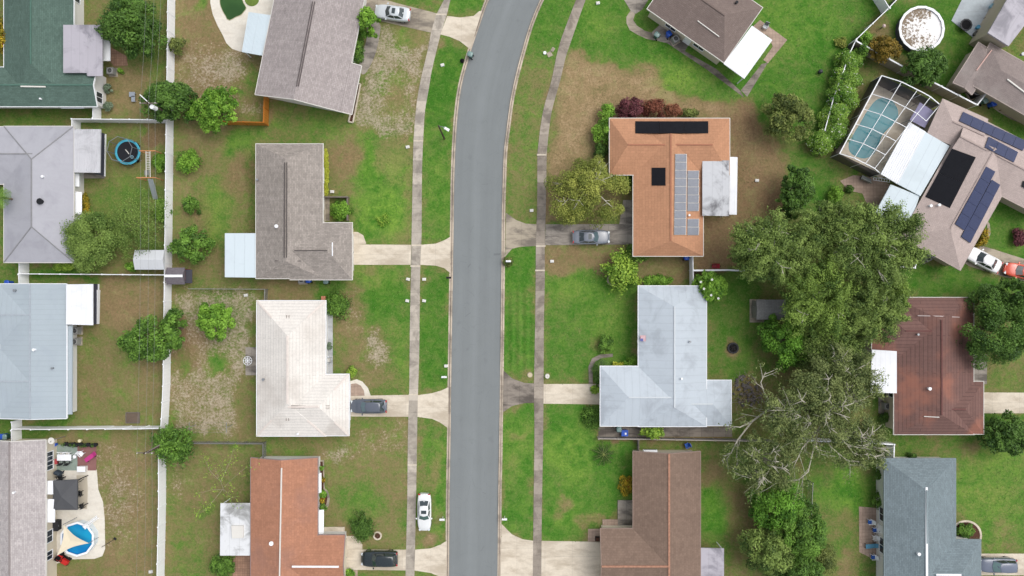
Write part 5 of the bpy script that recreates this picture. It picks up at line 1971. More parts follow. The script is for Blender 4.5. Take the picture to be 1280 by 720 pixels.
acp = ac_proto()
for i, (x, y, rz, lab) in enumerate([(137, 88, 0, 'grey air conditioner on a pad beside the grey porch of the green house'),
                                     (93, 413.5, 0, 'pale topped air conditioner nearer the white porch of the light blue grey house'),
                                     (92.5, 427, 0, 'air conditioner with a dark fan at the wall of the light blue grey house'),
                                     (845, 48, .55, 'air conditioner beside the blue bin of the turned house'),
                                     (1221, 114, .5, 'big dark air conditioner between the tan hip roofs and the white gate'),
                                     (1110, 508, 0, 'air conditioner below the white flat porch of the dark red house'),
                                     (1161, 322.5, .5, 'air conditioner beside the blue bin under the pinkish tan eave'),
                                     (376.5, 350, 0, 'air conditioner next to the blue bin of the grey brown house')]):
    o = acp if i == 0 else copy_tree(acp)
    place(o, x, y, rz, 0, .85)
    tag(o, lab, 'air conditioner', 'air conditioning units')
    if 'big dark' in lab:
        o.scale = (1.5, 1.5, 1.2)
        for ch in o.children:
            if ch.name.startswith('casing'):
                ch.data = ch.data.copy()
                ch.data.materials[0] = DARK


def mailbox_proto():
    rt = thing('mailbox', 'm', 'mailbox')
    MB().box((0, 0, .5), (.1, .1, 1.0)).build('post', plain('mail_post', S(200, 198, 192), .8, .08), rt)
    mb = MB()
    n = 8
    prof = [(-.12, 0), (.12, 0)] + [(.12 * math.cos(PI * k / n), .14 + .12 * math.sin(PI * k / n)) for k in range(n + 1)]
    vs = [(x, y, z + 1.0) for x in (-.32, .32) for y, z in prof]
    m = len(prof)
    mb.add(vs, [tuple(range(m - 1, -1, -1)), tuple(range(m, 2 * m))] + [(k, (k + 1) % m, m + (k + 1) % m, m + k) for k in range(m)])
    mb.build('box', WHITE, rt)
    MB().box((.1, -.14, 1.28), (.05, .02, .16)).build('flag', REDP, rt)
    return rt


mp = mailbox_proto()
for i, (x, y, rz, lab) in enumerate([(555, 471.5, 0, 'white mailbox on the verge by the driveway of the cream tiled house'),
                                     (552.5, 650, 0, 'white mailbox on the verge beside the white parked car'),
                                     (630.5, 649.5, PI, 'white mailbox across the road above the wide pale driveway'),
                                     (635.5, 326.5, PI, 'white mailbox over a round shrub at the kerb'),
                                     (561, 347, 0, 'dark mailbox by the kerb of the verge below the empty driveway')]):
    o = mp if i == 0 else copy_tree(mp)
    place(o, x, y, rz, 0, 1.2)
    tag(o, lab, 'mailbox', 'mailboxes along the kerb')
    if 'dark' in lab:
        for ch in o.children:
            if ch.name.startswith(('box', 'post')):
                ch.data = ch.data.copy()
                ch.data.materials[0] = DARK


def marker_proto():
    rt = thing('meter_box', 'm', 'meter box')
    MB().prism([(-.22, -.16), (.22, -.16), (.22, .16), (-.22, .16)], 0, .22).build('box', WHITE, rt)
    MB().box((0, 0, .235), (.38, .26, .03)).build('lid', OFFWHITE, rt)
    return rt


kp = marker_proto()
for i, (x, y, lab) in enumerate([(510, 349, 'white meter box on the lawn side of the pavement, below the empty driveway'),
                                 (530, 349, 'white meter box on the road side of the pavement, below the empty driveway'),
                                 (509, 376, 'white meter box on the lawn side of the pavement, farther from the empty driveway'),
                                 (530, 376, 'white meter box on the road side of the pavement, farther from the empty driveway'),
                                 (509.5, 183.5, 'white meter box by the pavement on the greener lawn above the grey brown house'),
                                 (690, 326.5, 'white meter box on the dry strip below the silver parked car'),
                                 (664.5, 263, 'white meter box on the verge near the terracotta house driveway'),
                                 (747.5, 3.5, 'white meter box on the lawn at the far end of the street bend'),
                                 (553, 81, 'small white meter box on the verge of the curve near the green bin'),
                                 (415, 239.5, 'white meter box beside the yellow hedge of the grey brown house'),
                                 (557.5, 457.5, 'white meter box by the kerb above the white mailbox'),
                                 (946.5, 225.5, 'white meter box alone on the brown yard of the terracotta house'),
                                 (188, 715, 'white meter box lying in the back garden beside the long white fence'),
                                 (307, 369, 'white meter box near the upper corner of the cream tiled roof')]):
    o = kp if i == 0 else copy_tree(kp)
    place(o, x, y, rnd.uniform(-.3, .3), 0, .2)
    tag(o, lab, 'meter box', 'small white utility boxes on the lawns')

rt = thing('valve_cover', 'round beige valve cover in the striped verge', 'cover', tuple(P(662.5, 468.5)))
c = P(662.5, 468.5)
MB().cyl((c.x, c.y, 0), .27, .08, 18).build('lid', plain('beige_lid', S(204, 190, 160), .8, .08), rt)
MB().ring((c.x, c.y, 0), .27, .34, 0, .06, 18).build('collar', CONC_OLD, rt)
rt = thing('garden_ornament', 'pale stone ornament on the lawn side of the pavement by the silver house driveway', 'ornament', tuple(P(684, 470)))
c = P(684, 470)
MB().cyl((c.x, c.y, 0), .3, .12, 12, .2).cyl((c.x, c.y, .12), .12, .3, 12, .18).build('pedestal', OFFWHITE, rt)
MB().ring((c.x, c.y, .42), .08, .26, 0, .1, 16).build('bowl', OFFWHITE, rt)
rt = thing('meter_pad', 'pale square pad with a round white cap on the verge of the curve', 'meter pad', tuple(P(688, 66)))
c, d = P(687, 68), P(691, 62)
MB().box((c.x, c.y, .03), (.6, .6, .06), .5).box((d.x, d.y, .02), (.55, .4, .04), 1.).build('slab', CONC_OLD, rt)
e = P(681, 66.5)
MB().cyl((e.x, e.y, 0), .2, .2, 14).build('cap', WHITE, rt)

# street lamp leaning outwards only by perspective
top, foot = P(548, 157, 7.0), P(548, 157, 7.0)
foot.z = 0
rt = thing('street_lamp', 'dark street lamp post with a white lamp head on the verge of the curve', 'street lamp', tuple(foot))
MB().cyl(tuple(foot), .11, 7.0, 10, .08).build('pole', DARKWOOD, rt)
MB().tube([top - Vector((0, 0, .25)), top + Vector((.5, -.15, .05)), P(556, 160.5, 7.05)], .045, 6).build('arm', STEEL, rt)
c = P(558.5, 161.5, 7.0)
MB().box((c.x, c.y, 7.02), (.62, .3, .14), -.5).box((c.x - .05, c.y + .03, 7.12), (.4, .22, .08), -.5).build('lamp_head', WHITE, rt)

# utility poles and wires
def pole(label, x, y, h, arm):
    t_ = P(x, y, h)
    rt = thing('utility_pole', label, 'utility pole', (t_.x, t_.y, 0))
    MB().cyl((t_.x, t_.y, 0), .16, h, 10, .11).build('pole', DARKWOOD, rt)
    MB().box((t_.x, t_.y, h - .35), (2.0, .1, .12)).build('cross_arm', WOODGREY if arm else STEEL, rt)
    for dx in (-.85, 0.12, .85):
        MB().cyl((t_.x + dx, t_.y, h - .3), .05, .18, 8).build('insulator', OFFWHITE, rt)
    return rt, t_


r1, T1 = pole('utility pole with a white transformer rising through the dark round tree by the fence', 183.5, 128, 7.6, True)
MB().cyl((T1.x + .25, T1.y - .32, 6.1), .26, .9, 14).build('transformer', WHITE, r1)
MB().bar((T1.x - .1, T1.y + .2, 7.3), (T1.x - .9, T1.y + .95, 7.4), .09, .09).build('lamp_arm', WHITE, r1)
r2, T2 = pole('utility pole with grey arms beside the spiky leafed tree at the long white fence', 179.5, 567, 7.6, True)
MB().bar((T2.x, T2.y, 7.0), (T2.x + 1.3, T2.y + .75, 6.5), .1, .1).build('brace', WOODGREY, r2)
NP, SP = P(192, -70, 7.5), P(176, 810, 7.5)
WIRE = plain('wire', S(150, 150, 150), .6, .05)
for k, dx in enumerate((-.85, .12, .85)):
    pts = []
    for a, b in ((NP, T1), (T1, T2), (T2, SP)):
        for j in range(9):
            t_ = j / 8
            v = a.lerp(b, t_)
            pts.append((v.x + dx, v.y, 7.46 - .8 * 4 * t_ * (1 - t_) * (.4 if k == 1 else .5)))
    tag(MB().tube(pts, .009, 4).build('power_line', WIRE), ['thin power line nearest the houses on the western edge', 'middle power line between the two utility poles', 'power line on the side of the long white fence'][k], 'power line', 'power lines on the utility poles')
# ------------------------------------------------------------------ cars
TYRE = plain('tyre', S(30, 30, 32), .85, .1)
RIM = plain('rim', S(150, 152, 156), .35, .05, metal=.6)
LAMP = glossy('headlight', S(214, 220, 224), .1, .6)
TAIL = glossy('tail_light', S(180, 24, 30), .15, .6)
CARGLASS = glossy('car_glass', (.035, .05, .055, 1), .05, .7)
CARGLASS2 = glossy('car_glass_bright', S(120, 150, 150), .06, .7)


def loft(st, L2=None, sub=True):
    """st: (x, half width, top z) stations of a car body; returns MB of a closed rounded shell."""
    mb = MB()
    rings = []
    for x, w, z, zb in st:
        half = [(w * .86, zb), (w * .97, zb + .1), (w, .55), (w * .985, z - .14), (w * .93, z - .03), (w * .6, z + .02), (0, z + .035)]
        ring = [(x, y, zz) for y, zz in half] + [(x, -y, zz) for y, zz in half[-2::-1]]
        rings.append(ring)
    n = len(rings[0])
    vs = [p for r in rings for p in r]
    fs = []
    for i in range(len(rings) - 1):
        for k in range(n - 1):
            fs.append((i * n + k, i * n + k + 1, (i + 1) * n + k + 1, (i + 1) * n + k))
        fs.append((i * n + n - 1, i * n, (i + 1) * n, (i + 1) * n + n - 1))
    fs.append(tuple(range(n)))
    fs.append(tuple(range(len(rings) * n - 1, (len(rings) - 1) * n - 1, -1)))
    mb.add(vs, fs)
    return mb


def car(label, x, y, ang, L, W, kind, paint, sunroof=False, group='cars parked in the driveways', hh=1.1, glass=None, roofrack=False, trim=None):
    glass = glass or CARGLASS
    a = L / 2
    h = W / 2
    rt = thing('parked_car', label, 'car')
    st = [(-a, h * .70, .78, .38), (-a + .12, h * .86, .93, .28), (-a + .5, h * .96, .98, .22), (-a * .5, h, .98, .2), (0, h, .96, .2), (a * .38, h, .95, .2),
          (a * .62, h * .97, .90, .2), (a - .42, h * .90, .82, .24), (a - .12, h * .76, .70, .28), (a, h * .58, .60, .36)]
    if kind == 'suv':
        st = [(-a, h * .78, .95, .4), (-a + .1, h * .9, 1.02, .3), (-a + .4, h * .97, 1.04, .24), (-a * .5, h, 1.04, .22), (0, h, 1.02, .22), (a * .38, h, 1.02, .22),
              (a * .65, h * .97, .99, .22), (a - .35, h * .9, .92, .26), (a - .1, h * .76, .80, .3), (a, h * .6, .68, .38)]
    body = loft(st).build('body', paint, rt, True)
    sm = body.modifiers.new('round', 'SUBSURF')
    sm.levels = sm.render_levels = 1
    zb = .93 if kind != 'suv' else 1.0
    zt = 1.42 if kind != 'suv' else 1.66
    if kind == 'sedan':
        xb0, xt0, xt1, xb1 = -a * .78, -a * .40, a * .10, a * .42
    elif kind == 'hatch':
        xb0, xt0, xt1, xb1 = -a * .93, -a * .66, a * .10, a * .45
        zt = 1.48
    else:
        xb0, xt0, xt1, xb1 = -a * .95, -a * .80, a * .10, a * .42
    wb, wt = h * .86, h * .66
    rows = [(xb0, xb1, wb, zb - .1), (xb0 + (xt0 - xb0) * .9, xb1 + (xt1 - xb1) * .9, wt + (wb - wt) * .14, zt - .07), (xt0, xt1, wt, zt - .02), (xt0 + .2, xt1 - .18, wt * .7, zt + .02)]
    mb = MB()
    vs = []
    for x0, x1, w, z in rows:
        bow = .10
        vs += [(x0, -w * .9, z), (x0 - bow * .5, 0, z), (x0, w * .9, z), ((x0 + x1) / 2, w, z), (x1 - .08, w * .92, z), (x1 + bow, 0, z), (x1 - .08, -w * .92, z), ((x0 + x1) / 2, -w, z)]
    fs = []
    n = 8
    for j in range(3):
        fs += [(j * n + (k + 1) % n, j * n + k, (j + 1) * n + k, (j + 1) * n + (k + 1) % n) for k in range(n)]
    fs.append(tuple(range(4 * n - 1, 3 * n - 1, -1)))
    cab = mb.add(vs, fs).build('cabin', paint, rt, True)
    up = Vector((0, 0, 1))

    def pane(name, pts, mat=None, off=.012, parent=None):
        pts = [Vector(p) for p in pts]
        nr = (pts[1] - pts[0]).cross(pts[2] - pts[0]).normalized()
        c = sum(pts, Vector()) / len(pts)
        if nr.dot(c - Vector((0, 0, .9))) < 0:
            nr = -nr
            pts.reverse()
        top = [p + nr * off for p in pts]
        m = MB().add(top + [p - nr * .02 for p in pts], [tuple(range(len(pts)))] + [(i, len(pts) + i, len(pts) + (i + 1) % len(pts), (i + 1) % len(pts)) for i in range(len(pts))])
        return m.build(name, mat or glass, rt if parent is None else parent)

    def row(f):
        x0, x1 = xb0 + (xt0 - xb0) * f, xb1 + (xt1 - xb1) * f
        return x0, x1, wb + (wt - wb) * f, zb - .1 + (zt - .02 - zb + .1) * f
    r0, r1 = row(.22), row(.95)
    # windscreen with bowed middle
    pane('windscreen', [(r0[1] - .06, -r0[2] * .84, r0[3]), (r0[1] + .10, 0, r0[3]), (r0[1] - .06, r0[2] * .84, r0[3]), (r1[1] - .06, r1[2] * .86, r1[3]), (r1[1] + .09, 0, r1[3]), (r1[1] - .06, -r1[2] * .86, r1[3])], off=.03)
    r0b = row(.36 if kind == 'sedan' else .22)
    pane('rear_window', [(r0b[0], -r0b[2] * .8, r0b[3]), (r0b[0] - .05, 0, r0b[3]), (r0b[0], r0b[2] * .8, r0b[3]), (r1[0], r1[2] * .8, r1[3]), (r1[0] - .05, 0, r1[3]), (r1[0], -r1[2] * .8, r1[3])], CARGLASS, off=.03)
    for s in (-1, 1):
        m0, m1 = (r0[0] + r0[1]) / 2, (r1[0] + r1[1]) / 2
        for xa, xb in ((.06, .47), (.53, .9)):
            f = lambda t, r: r[0] + (r[1] - r[0]) * t
            pw = lambda t, r: s * r[2] * (.92 + .08 * (1 - abs(2 * t - 1)))
            pane('side_window', [(f(xa, r0), pw(xa, r0), r0[3]), (f(xb, r0), pw(xb, r0), r0[3]), (f(xb, r1), pw(xb, r1), r1[3]), (f(xa, r1), pw(xa, r1), r1[3])], CARGLASS, .02)
        for xw in (-a * .60, a * .62):
            w_ = MB().cyl((xw, s * h * .82 - .11, .33), .33, .22, 20, axis='Y').build('wheel', TYRE, rt)
            MB().cyl((xw, s * h * .82 + (s * .115) - .01, .33), .21, .02, 16, axis='Y').build('rim', RIM, w_)
        z_ = .66 if kind != 'suv' else .76
        MB().box((a - .15, s * h * .60, z_), (.24, .34, .12), -s * .5).build('headlight', LAMP, rt)
        MB().box((-a + .06, s * h * .70, z_ + .16), (.12, .3, .14), s * .35).build('tail_light', TAIL, rt)
        MB().box((xb1 - .28, s * (h + .07), zb + .06), (.14, .2, .12), s * .2).build('mirror', paint, rt)
    if sunroof:
        MB().box((xt1 - .45, 0, zt + .018), (.42, wt * 1.15, .02)).build('sunroof', CARGLASS, rt)
    if roofrack:
        for s in (-1, 1):
            MB().bar((xt0 + .15, s * wt * .86, zt + .05), (xt1 - .2, s * wt * .86, zt + .05), .05, .05).build('roof_rail', DARK, rt)
    p = P(x, y, hh)
    rt.location = (p.x, p.y, .02)
    rt.rotation_euler = (0, 0, ang)
    rt['group'] = group
    return rt


paint = lambda n, *c, r=.22: glossy(n, S(*c), r, .5, .6)
car('silver white sedan with a dark sunroof in the driveway of the turned taupe house', 490, 14.5, PI - .14, 4.4, 1.8, 'sedan', paint('silver_white_paint', 206, 212, 216), True)
car('dark grey hatchback parked at the garage of the cream tiled house', 460, 508.5, PI, 4.5, 1.82, 'hatch', paint('graphite_paint', 92, 98, 110), glass=glossy('car_glass_bluish', S(92, 116, 124), .06, .7))
car('white sedan parked on the grass verge between pavement and road', 530, 641.5, -PI / 2, 4.6, 1.72, 'sedan', paint('white_paint_car', 232, 234, 234), True, glass=glossy('car_glass_teal', S(84, 110, 110), .06, .7))
car('black sport utility car in the driveway of the rust orange house', 473.5, 700, PI, 4.5, 1.95, 'suv', paint('black_paint', 36, 46, 50), glass=glossy('car_glass_dark', S(58, 78, 80), .06, .7))
car('silver sedan in front of the terracotta house', 739.5, 296, 0, 4.6, 1.8, 'sedan', paint('silver_paint', 118, 124, 134), True, glass=glossy('car_glass_grey', S(88, 108, 114), .06, .7))
car('white sedan with its nose at the pinkish tan house', 1231, 324, math.radians(152.5), 4.7, 1.85, 'sedan', paint('bright_white_paint', 240, 240, 242))
car('blue grey station car in the driveway of the slate grey house', 1249.5, 708, PI, 4.5, 1.8, 'suv', paint('blue_grey_paint', 104, 112, 130), glass=CARGLASS2)
car('orange car with a black bumper half under the dark round tree', 1278.5, 339, math.radians(168), 3.9, 1.75, 'hatch', paint('orange_paint', 226, 92, 66), glass=glossy('car_glass_pale', S(150, 152, 150), .1, .6))
# ------------------------------------------------------------------ trees and plants
LF = {}


def leafm(k):
    if k in LF:
        return LF[k]
    d = {'dark': ((46, 78, 30), (108, 146, 62)), 'mid': ((56, 92, 32), (126, 168, 68)), 'bright': ((68, 112, 30), (148, 194, 72)), 'lime': ((86, 128, 40), (176, 206, 82)),
         'olive': ((68, 86, 40), (144, 156, 82)), 'oak': ((58, 86, 36), (152, 176, 90)), 'oaklight': ((64, 94, 36), (146, 174, 78)), 'oakgrey': ((62, 84, 42), (150, 162, 98)),
         'yellow': ((104, 116, 40), (178, 178, 70)), 'loose': ((100, 116, 46), (182, 188, 92)), 'amber': ((96, 84, 30), (160, 132, 50)), 'purple': ((72, 34, 42), (146, 88, 94)),
         'russet': ((82, 40, 34), (140, 84, 64)), 'coral': ((120, 76, 54), (176, 118, 90)), 'deep': ((22, 44, 20), (66, 92, 38)), 'croton': ((70, 88, 26), (206, 176, 50)), 'vine': ((78, 126, 38), (162, 198, 86)),
         'feather': ((80, 110, 46), (146, 172, 86)), 'ivy': ((52, 96, 28), (126, 178, 62)), 'gold': ((150, 158, 44), (214, 218, 84)), 'greyleaf': ((92, 112, 88), (146, 164, 136))}[k]
    odd = {'vine': S(232, 232, 220), 'frangipani': S(240, 240, 236), 'oak': S(150, 150, 96), 'amber': S(120, 110, 40), 'croton': S(150, 60, 34), 'purple': S(150, 60, 70)}.get(k)
    LF[k] = leaf_mat('leaves_' + k, S(*d[0]), S(*d[1]), odd)
    return LF[k]


def cards(cen, nrm, size, asp, tint, odd, rs):
    """Leaf-shaped quads (kite) at cen facing nrm; returns verts, faces, colours."""
    n = len(cen)
    r = rs.normal(size=(n, 3))
    u = np.cross(nrm, r)
    u /= np.linalg.norm(u, axis=1, keepdims=True) + 1e-9
    v = np.cross(nrm, u)
    s = size[:, None]
    bend = nrm * s * .18
    V = np.stack([cen - u * s, cen + v * s * asp - bend * .0, cen + u * s * 1.0 - bend, cen - v * s * asp], 1).reshape(-1, 3)
    F = np.arange(4 * n, dtype=np.int32)
    C = np.repeat(np.stack([tint, odd, np.zeros(n), np.ones(n)], 1), 4, 0)
    return V, F, C


def leaf_mesh(name, V, F, C, mat, parent):
    me = bpy.data.meshes.new(name)
    n = len(F) // 4
    me.vertices.add(len(V))
    me.vertices.foreach_set('co', np.ascontiguousarray(V, dtype=np.float32).ravel())
    me.loops.add(len(F))
    me.loops.foreach_set('vertex_index', F)
    me.polygons.add(n)
    me.polygons.foreach_set('loop_start', np.arange(0, 4 * n, 4, dtype=np.int32))
    me.polygons.foreach_set('loop_total', np.full(n, 4, dtype=np.int32))
    me.update(calc_edges=True)
    a = me.attributes.new('tint', 'FLOAT_COLOR', 'POINT')
    a.data.foreach_set('color', np.ascontiguousarray(C, dtype=np.float32).ravel())
    me.materials.append(mat)
    o = bpy.data.objects.new(name, me)
    COL.objects.link(o)
    o.parent = parent
    return o


seedn = [11]


def tree(label, x, y, r, h, leaf='mid', ry=None, size=.13, dens=1., gaps=.25, clump=.21, bark=None, limbs=7, base=None, name='tree', cat='tree', group=None, odd=.0, outline=None, showlimbs=0., rough=.28, spike=.0, lobes=None, stretch=0.):
    """Crown of leaf clumps seen centred on picture point x, y with picture radius r (ry down the page)."""
    seedn[0] += 1
    rs = np.random.RandomState(seedn[0])
    R_ = random.Random(seedn[0])
    hc = h * .72
    ctr = P(x, y, hc)
    f = K * (CH - hc) / CH
    rx, ryy = r * f, (ry or r) * f
    b0 = h * .22 if base is None else base
    rt = thing(name, label, cat, (ctr.x, ctr.y, 0), group)
    ph = [R_.uniform(0, 6.28) for _ in range(6)]

    def rim(a):
        return 1 + rough * (.5 * np.sin(2 * a + ph[0]) + .4 * np.sin(3 * a + ph[1]) + .35 * np.sin(5 * a + ph[2]) + .25 * np.sin(8 * a + ph[3])) * .8
    mr = (rx + ryy) / 2
    cr = clump * mr if mr > 1.2 else .36 * mr
    cr = max(cr, .16)
    nc = int(max(9, 4.2 * (mr / cr) ** 2 * (1 - .8 * gaps)))
    a = rs.uniform(0, 2 * PI, nc)
    q = np.sqrt(rs.uniform(0, 1, nc))
    q = np.minimum(q, .98)
    rr = q * rim(a) * (1 - .55 * cr / mr)
    z = b0 + (h - b0) * np.sqrt(np.clip(1 - q ** 2 * .92, 0, 1)) * rs.uniform(.60, 1., nc)
    cc = np.stack([rx * rr * np.cos(a), ryy * rr * np.sin(a), z], 1)
    if lobes is not None:       # clumps gather round the lobes, leaving gaps between them
        lb = np.array([(lx * rx, ly * ryy) for lx, ly, lr in lobes])
        lr_ = np.array([lr for _, _, lr in lobes])
        k = rs.randint(0, len(lobes), nc)
        qq = np.sqrt(rs.uniform(0, 1, nc))
        aa = rs.uniform(0, 2 * PI, nc)
        cc[:, 0] = lb[k, 0] + qq * lr_[k] * rx * np.cos(aa)
        cc[:, 1] = lb[k, 1] + qq * lr_[k] * ryy * np.sin(aa)
        cc[:, 2] = b0 + (h - b0) * (.55 + .45 * np.sqrt(np.clip(1 - qq ** 2 * .9, 0, 1))) * rs.uniform(.7, 1., nc)
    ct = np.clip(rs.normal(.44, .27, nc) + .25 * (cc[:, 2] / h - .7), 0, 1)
    per = int(max(18, 120 * dens * (cr / .62) ** 1.6 * (.13 / size) ** 1.5))
    n = nc * per
    ci = np.repeat(np.arange(nc), per)
    d = rs.normal(size=(n, 3))
    d /= np.linalg.norm(d, axis=1, keepdims=True)
    rad = cr * rs.uniform(.3, 1.12, n) ** .6 * (1 + spike * rs.uniform(0, 1, n))
    crs = rs.uniform(.65, 1.3, nc)[ci]
    off = d * (rad * crs)[:, None]
    off[:, 2] *= .62
    if stretch:       # leaf sprays reach outwards along their limbs
        rd = cc[ci][:, :2] + rs.normal(0, .35 * mr, (nc, 2))[ci]
        rd /= np.linalg.norm(rd, axis=1, keepdims=True) + 1e-6
        al = (off[:, :2] * rd).sum(1, keepdims=True)
        off[:, :2] = rd * al * (1 + stretch) + (off[:, :2] - rd * al) * (1 - .45 * stretch)
    cen = cc[ci] + off
    cen[:, 2] = np.maximum(cen[:, 2], .08)
    nr = d * .8 + np.array([0, 0, .75]) + rs.normal(size=(n, 3)) * .55
    nr /= np.linalg.norm(nr, axis=1, keepdims=True)
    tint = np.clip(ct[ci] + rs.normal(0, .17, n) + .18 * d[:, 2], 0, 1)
    od = (rs.uniform(0, 1, n) < odd).astype(float)
    V, F, C = cards(cen, nr, size * rs.uniform(.5, 1.6, n), .5, tint, od, rs)
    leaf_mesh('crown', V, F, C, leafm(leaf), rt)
    if limbs:
        mb = MB()
        c0 = ORG[rt.name]
        tr = max(.035, min(.32, .045 * h))
        hz = h * .42
        mb.tube([(c0.x, c0.y, -.05), (c0.x + rnd.uniform(-.1, .1), c0.y + rnd.uniform(-.1, .1), hz * .5), (c0.x, c0.y, hz)], tr, 8, tr * .75)
        o_ = mb.build('trunk', bark or BARK, rt, True)
        lm = MB()
        for k in range(limbs):
            j = R_.randrange(nc)
            e = Vector(cc[j]) + Vector((c0.x, c0.y, 0))
            s0 = Vector((c0.x, c0.y, hz * R_.uniform(.55, 1.)))
            e.z += showlimbs
            m = s0.lerp(e, .5) + Vector((R_.uniform(-.2, .2) * mr * .3, R_.uniform(-.2, .2) * mr * .3, .12 * h + showlimbs))
            m2 = s0.lerp(e, .78) + Vector((R_.uniform(-.1, .1) * mr * .3, R_.uniform(-.1, .1) * mr * .3, .06 * h + showlimbs))
            lm.tube([s0, m, m2, e], tr * .38, 6, tr * .1)
            if showlimbs:
                for _ in range(3):
                    e2 = m2.lerp(e, R_.random()) + Vector((R_.uniform(-.22, .22) * mr, R_.uniform(-.22, .22) * mr, R_.uniform(-.2, .5)))
                    lm.tube([m2.lerp(m, R_.random() * .5), m2.lerp(e2, .6) + Vector((0, 0, .2)), e2], tr * .15, 5, .015)
        lm.build('limbs', bark or BARK, rt, True)
    return rt


def shrub(label, x, y, r, h=1.2, leaf='mid', **kw):
    kw.setdefault('limbs', 3)
    kw.setdefault('size', .085)
    kw.setdefault('base', .1)
    kw.setdefault('gaps', .1)
    kw.setdefault('clump', .34)
    kw.setdefault('cat', 'shrub')
    kw.setdefault('name', 'shrub')
    return tree(label, x, y, r, h, leaf, **kw)


def palm(label, x, y, r, h, leaf='bright', n=16, trunk=True, droop=.35, width=.16, name='palm_tree', cat='palm', up=.35):
    """Crown of arching feather fronds with many leaflets."""
    seedn[0] += 1
    rs = np.random.RandomState(seedn[0])
    hc = h
    c = P(x, y, hc)
    rr = r * K * (CH - hc) / CH
    rt = thing(name, label, cat, (c.x, c.y, 0))
    cs, ns, sz, ti, dr = [], [], [], [], []
    mb = MB()
    V, C = [], []
    for k in range(n):
        a = 2 * PI * (k + rs.uniform(-.3, .3)) / n
        L = rr * rs.uniform(.75, 1.05)
        el = rs.uniform(.1, 1.) * up
        tint0 = rs.uniform(.05, .95)
        m = 9
        pts = []
        for j in range(m + 1):
            t_ = j / m
            pts.append(np.array([math.cos(a) * L * t_, math.sin(a) * L * t_, hc + L * (el * t_ * 1.4 - (droop + el) * t_ ** 2)]))
        side = np.array([-math.sin(a), math.cos(a), 0])
        fw = np.array([math.cos(a), math.sin(a), -.1])
        for j in range(m):
            for e in (0., .5):
                p0 = pts[j] * (1 - e) + pts[j + 1] * e
                t_ = (j + e) / m
                if t_ < .06:
                    continue
                ll = L * width * 2.2 * (1 - .6 * abs(t_ - .45) * 1.6)
                for s in (-1, 1):
                    tip = p0 + side * s * ll * rs.uniform(.8, 1.1) + fw * ll * .55 + np.array([0, 0, -.22 * ll + rs.uniform(-.05, .05)])
                    w = fw * max(.045, L * .035)
                    V += [p0 - w * .6, p0 + w * .6, tip + w * .15, tip - w * .15]
                    tt = min(1, max(0, tint0 + rs.normal(0, .15)))
                    C += [[tt, 0, 0, 1]] * 4
        mb.tube([Vector(p) + Vector((c.x, c.y, 0)) for p in pts], max(.018, L * .014), 4, .008)
    V, C = np.array(V), np.array(C)
    leaf_mesh('fronds', V, np.arange(len(V), dtype=np.int32), C, leafm(leaf), rt)
    mb.build('frond_stalks', plain('stalk', S(140, 150, 84), .8, .12), rt)
    if trunk:
        MB().tube([(c.x, c.y, -.05), (c.x + .05, c.y, h * .5), (c.x, c.y, h + .05)], .17 if h > 2 else .1, 9, .12 if h > 2 else .08).build('trunk', BARK, rt, True)
    return rt


def bare_tree(label, x, y, pts, h, leaf='yellow', r=30, nleaf=220, bark=None, rad=.07, name='tree', group=None, sub=4, size=.12):
    """Mostly bare limbs running from the foot through picture points; a few leaf sprays at their ends."""
    seedn[0] += 1
    R_ = random.Random(seedn[0])
    rs = np.random.RandomState(seedn[0])
    c = P(x, y, 0)
    rt = thing(name, label, 'tree', (c.x, c.y, 0), group)
    mb = MB()
    ends = []
    for path in pts:
        wp_ = [P(px, py, pz) for px, py, pz in path]
        mb.tube(wp_, rad * R_.uniform(.8, 1.2), 6, rad * .3)
        L = sum((wp_[i + 1] - wp_[i]).length for i in range(len(wp_) - 1))
        for k in range(sub):
            i = R_.randrange(len(wp_) - 1)
            s0 = wp_[i].lerp(wp_[i + 1], R_.uniform(.2, 1))
            dr = (wp_[i + 1] - wp_[i]).normalized()
            sd = Vector((-dr.y, dr.x, 0)) * R_.choice((-1, 1)) * R_.uniform(.4, 1.)
            e = s0 + (dr + sd) * L * R_.uniform(.12, .28)
            e.z += R_.uniform(-.2, .6)
            mb.tube([s0, s0.lerp(e, .5) + Vector((0, 0, .1)), e], rad * .4, 5, rad * .12)
            e2 = e + Vector((R_.uniform(-1, 1), R_.uniform(-1, 1), .1)) * L * .1
            mb.tube([s0.lerp(e, .6), e2], rad * .2, 4, rad * .1)
            ends += [e, e2]
        ends.append(wp_[-1])
    o = mb.build('limbs', bark or PALEBARK, rt, True)
    if nleaf:
        k = rs.randint(0, len(ends), nleaf)
        E_ = np.array([tuple(e) for e in ends])
        cen = E_[k] + rs.normal(0, .28, (nleaf, 3)) - np.array([c.x, c.y, 0])
        nr = rs.normal(size=(nleaf, 3)) * .5 + np.array([0, 0, 1.])
        nr /= np.linalg.norm(nr, axis=1, keepdims=True)
        tt = np.clip(rs.normal(.5, .25, nleaf), 0, 1)
        V, F, C = cards(cen, nr, size * rs.uniform(.6, 1.3, nleaf), .55, tt, np.zeros(nleaf), rs)
        leaf_mesh('crown', V, F, C, leafm(leaf), rt)
    return rt


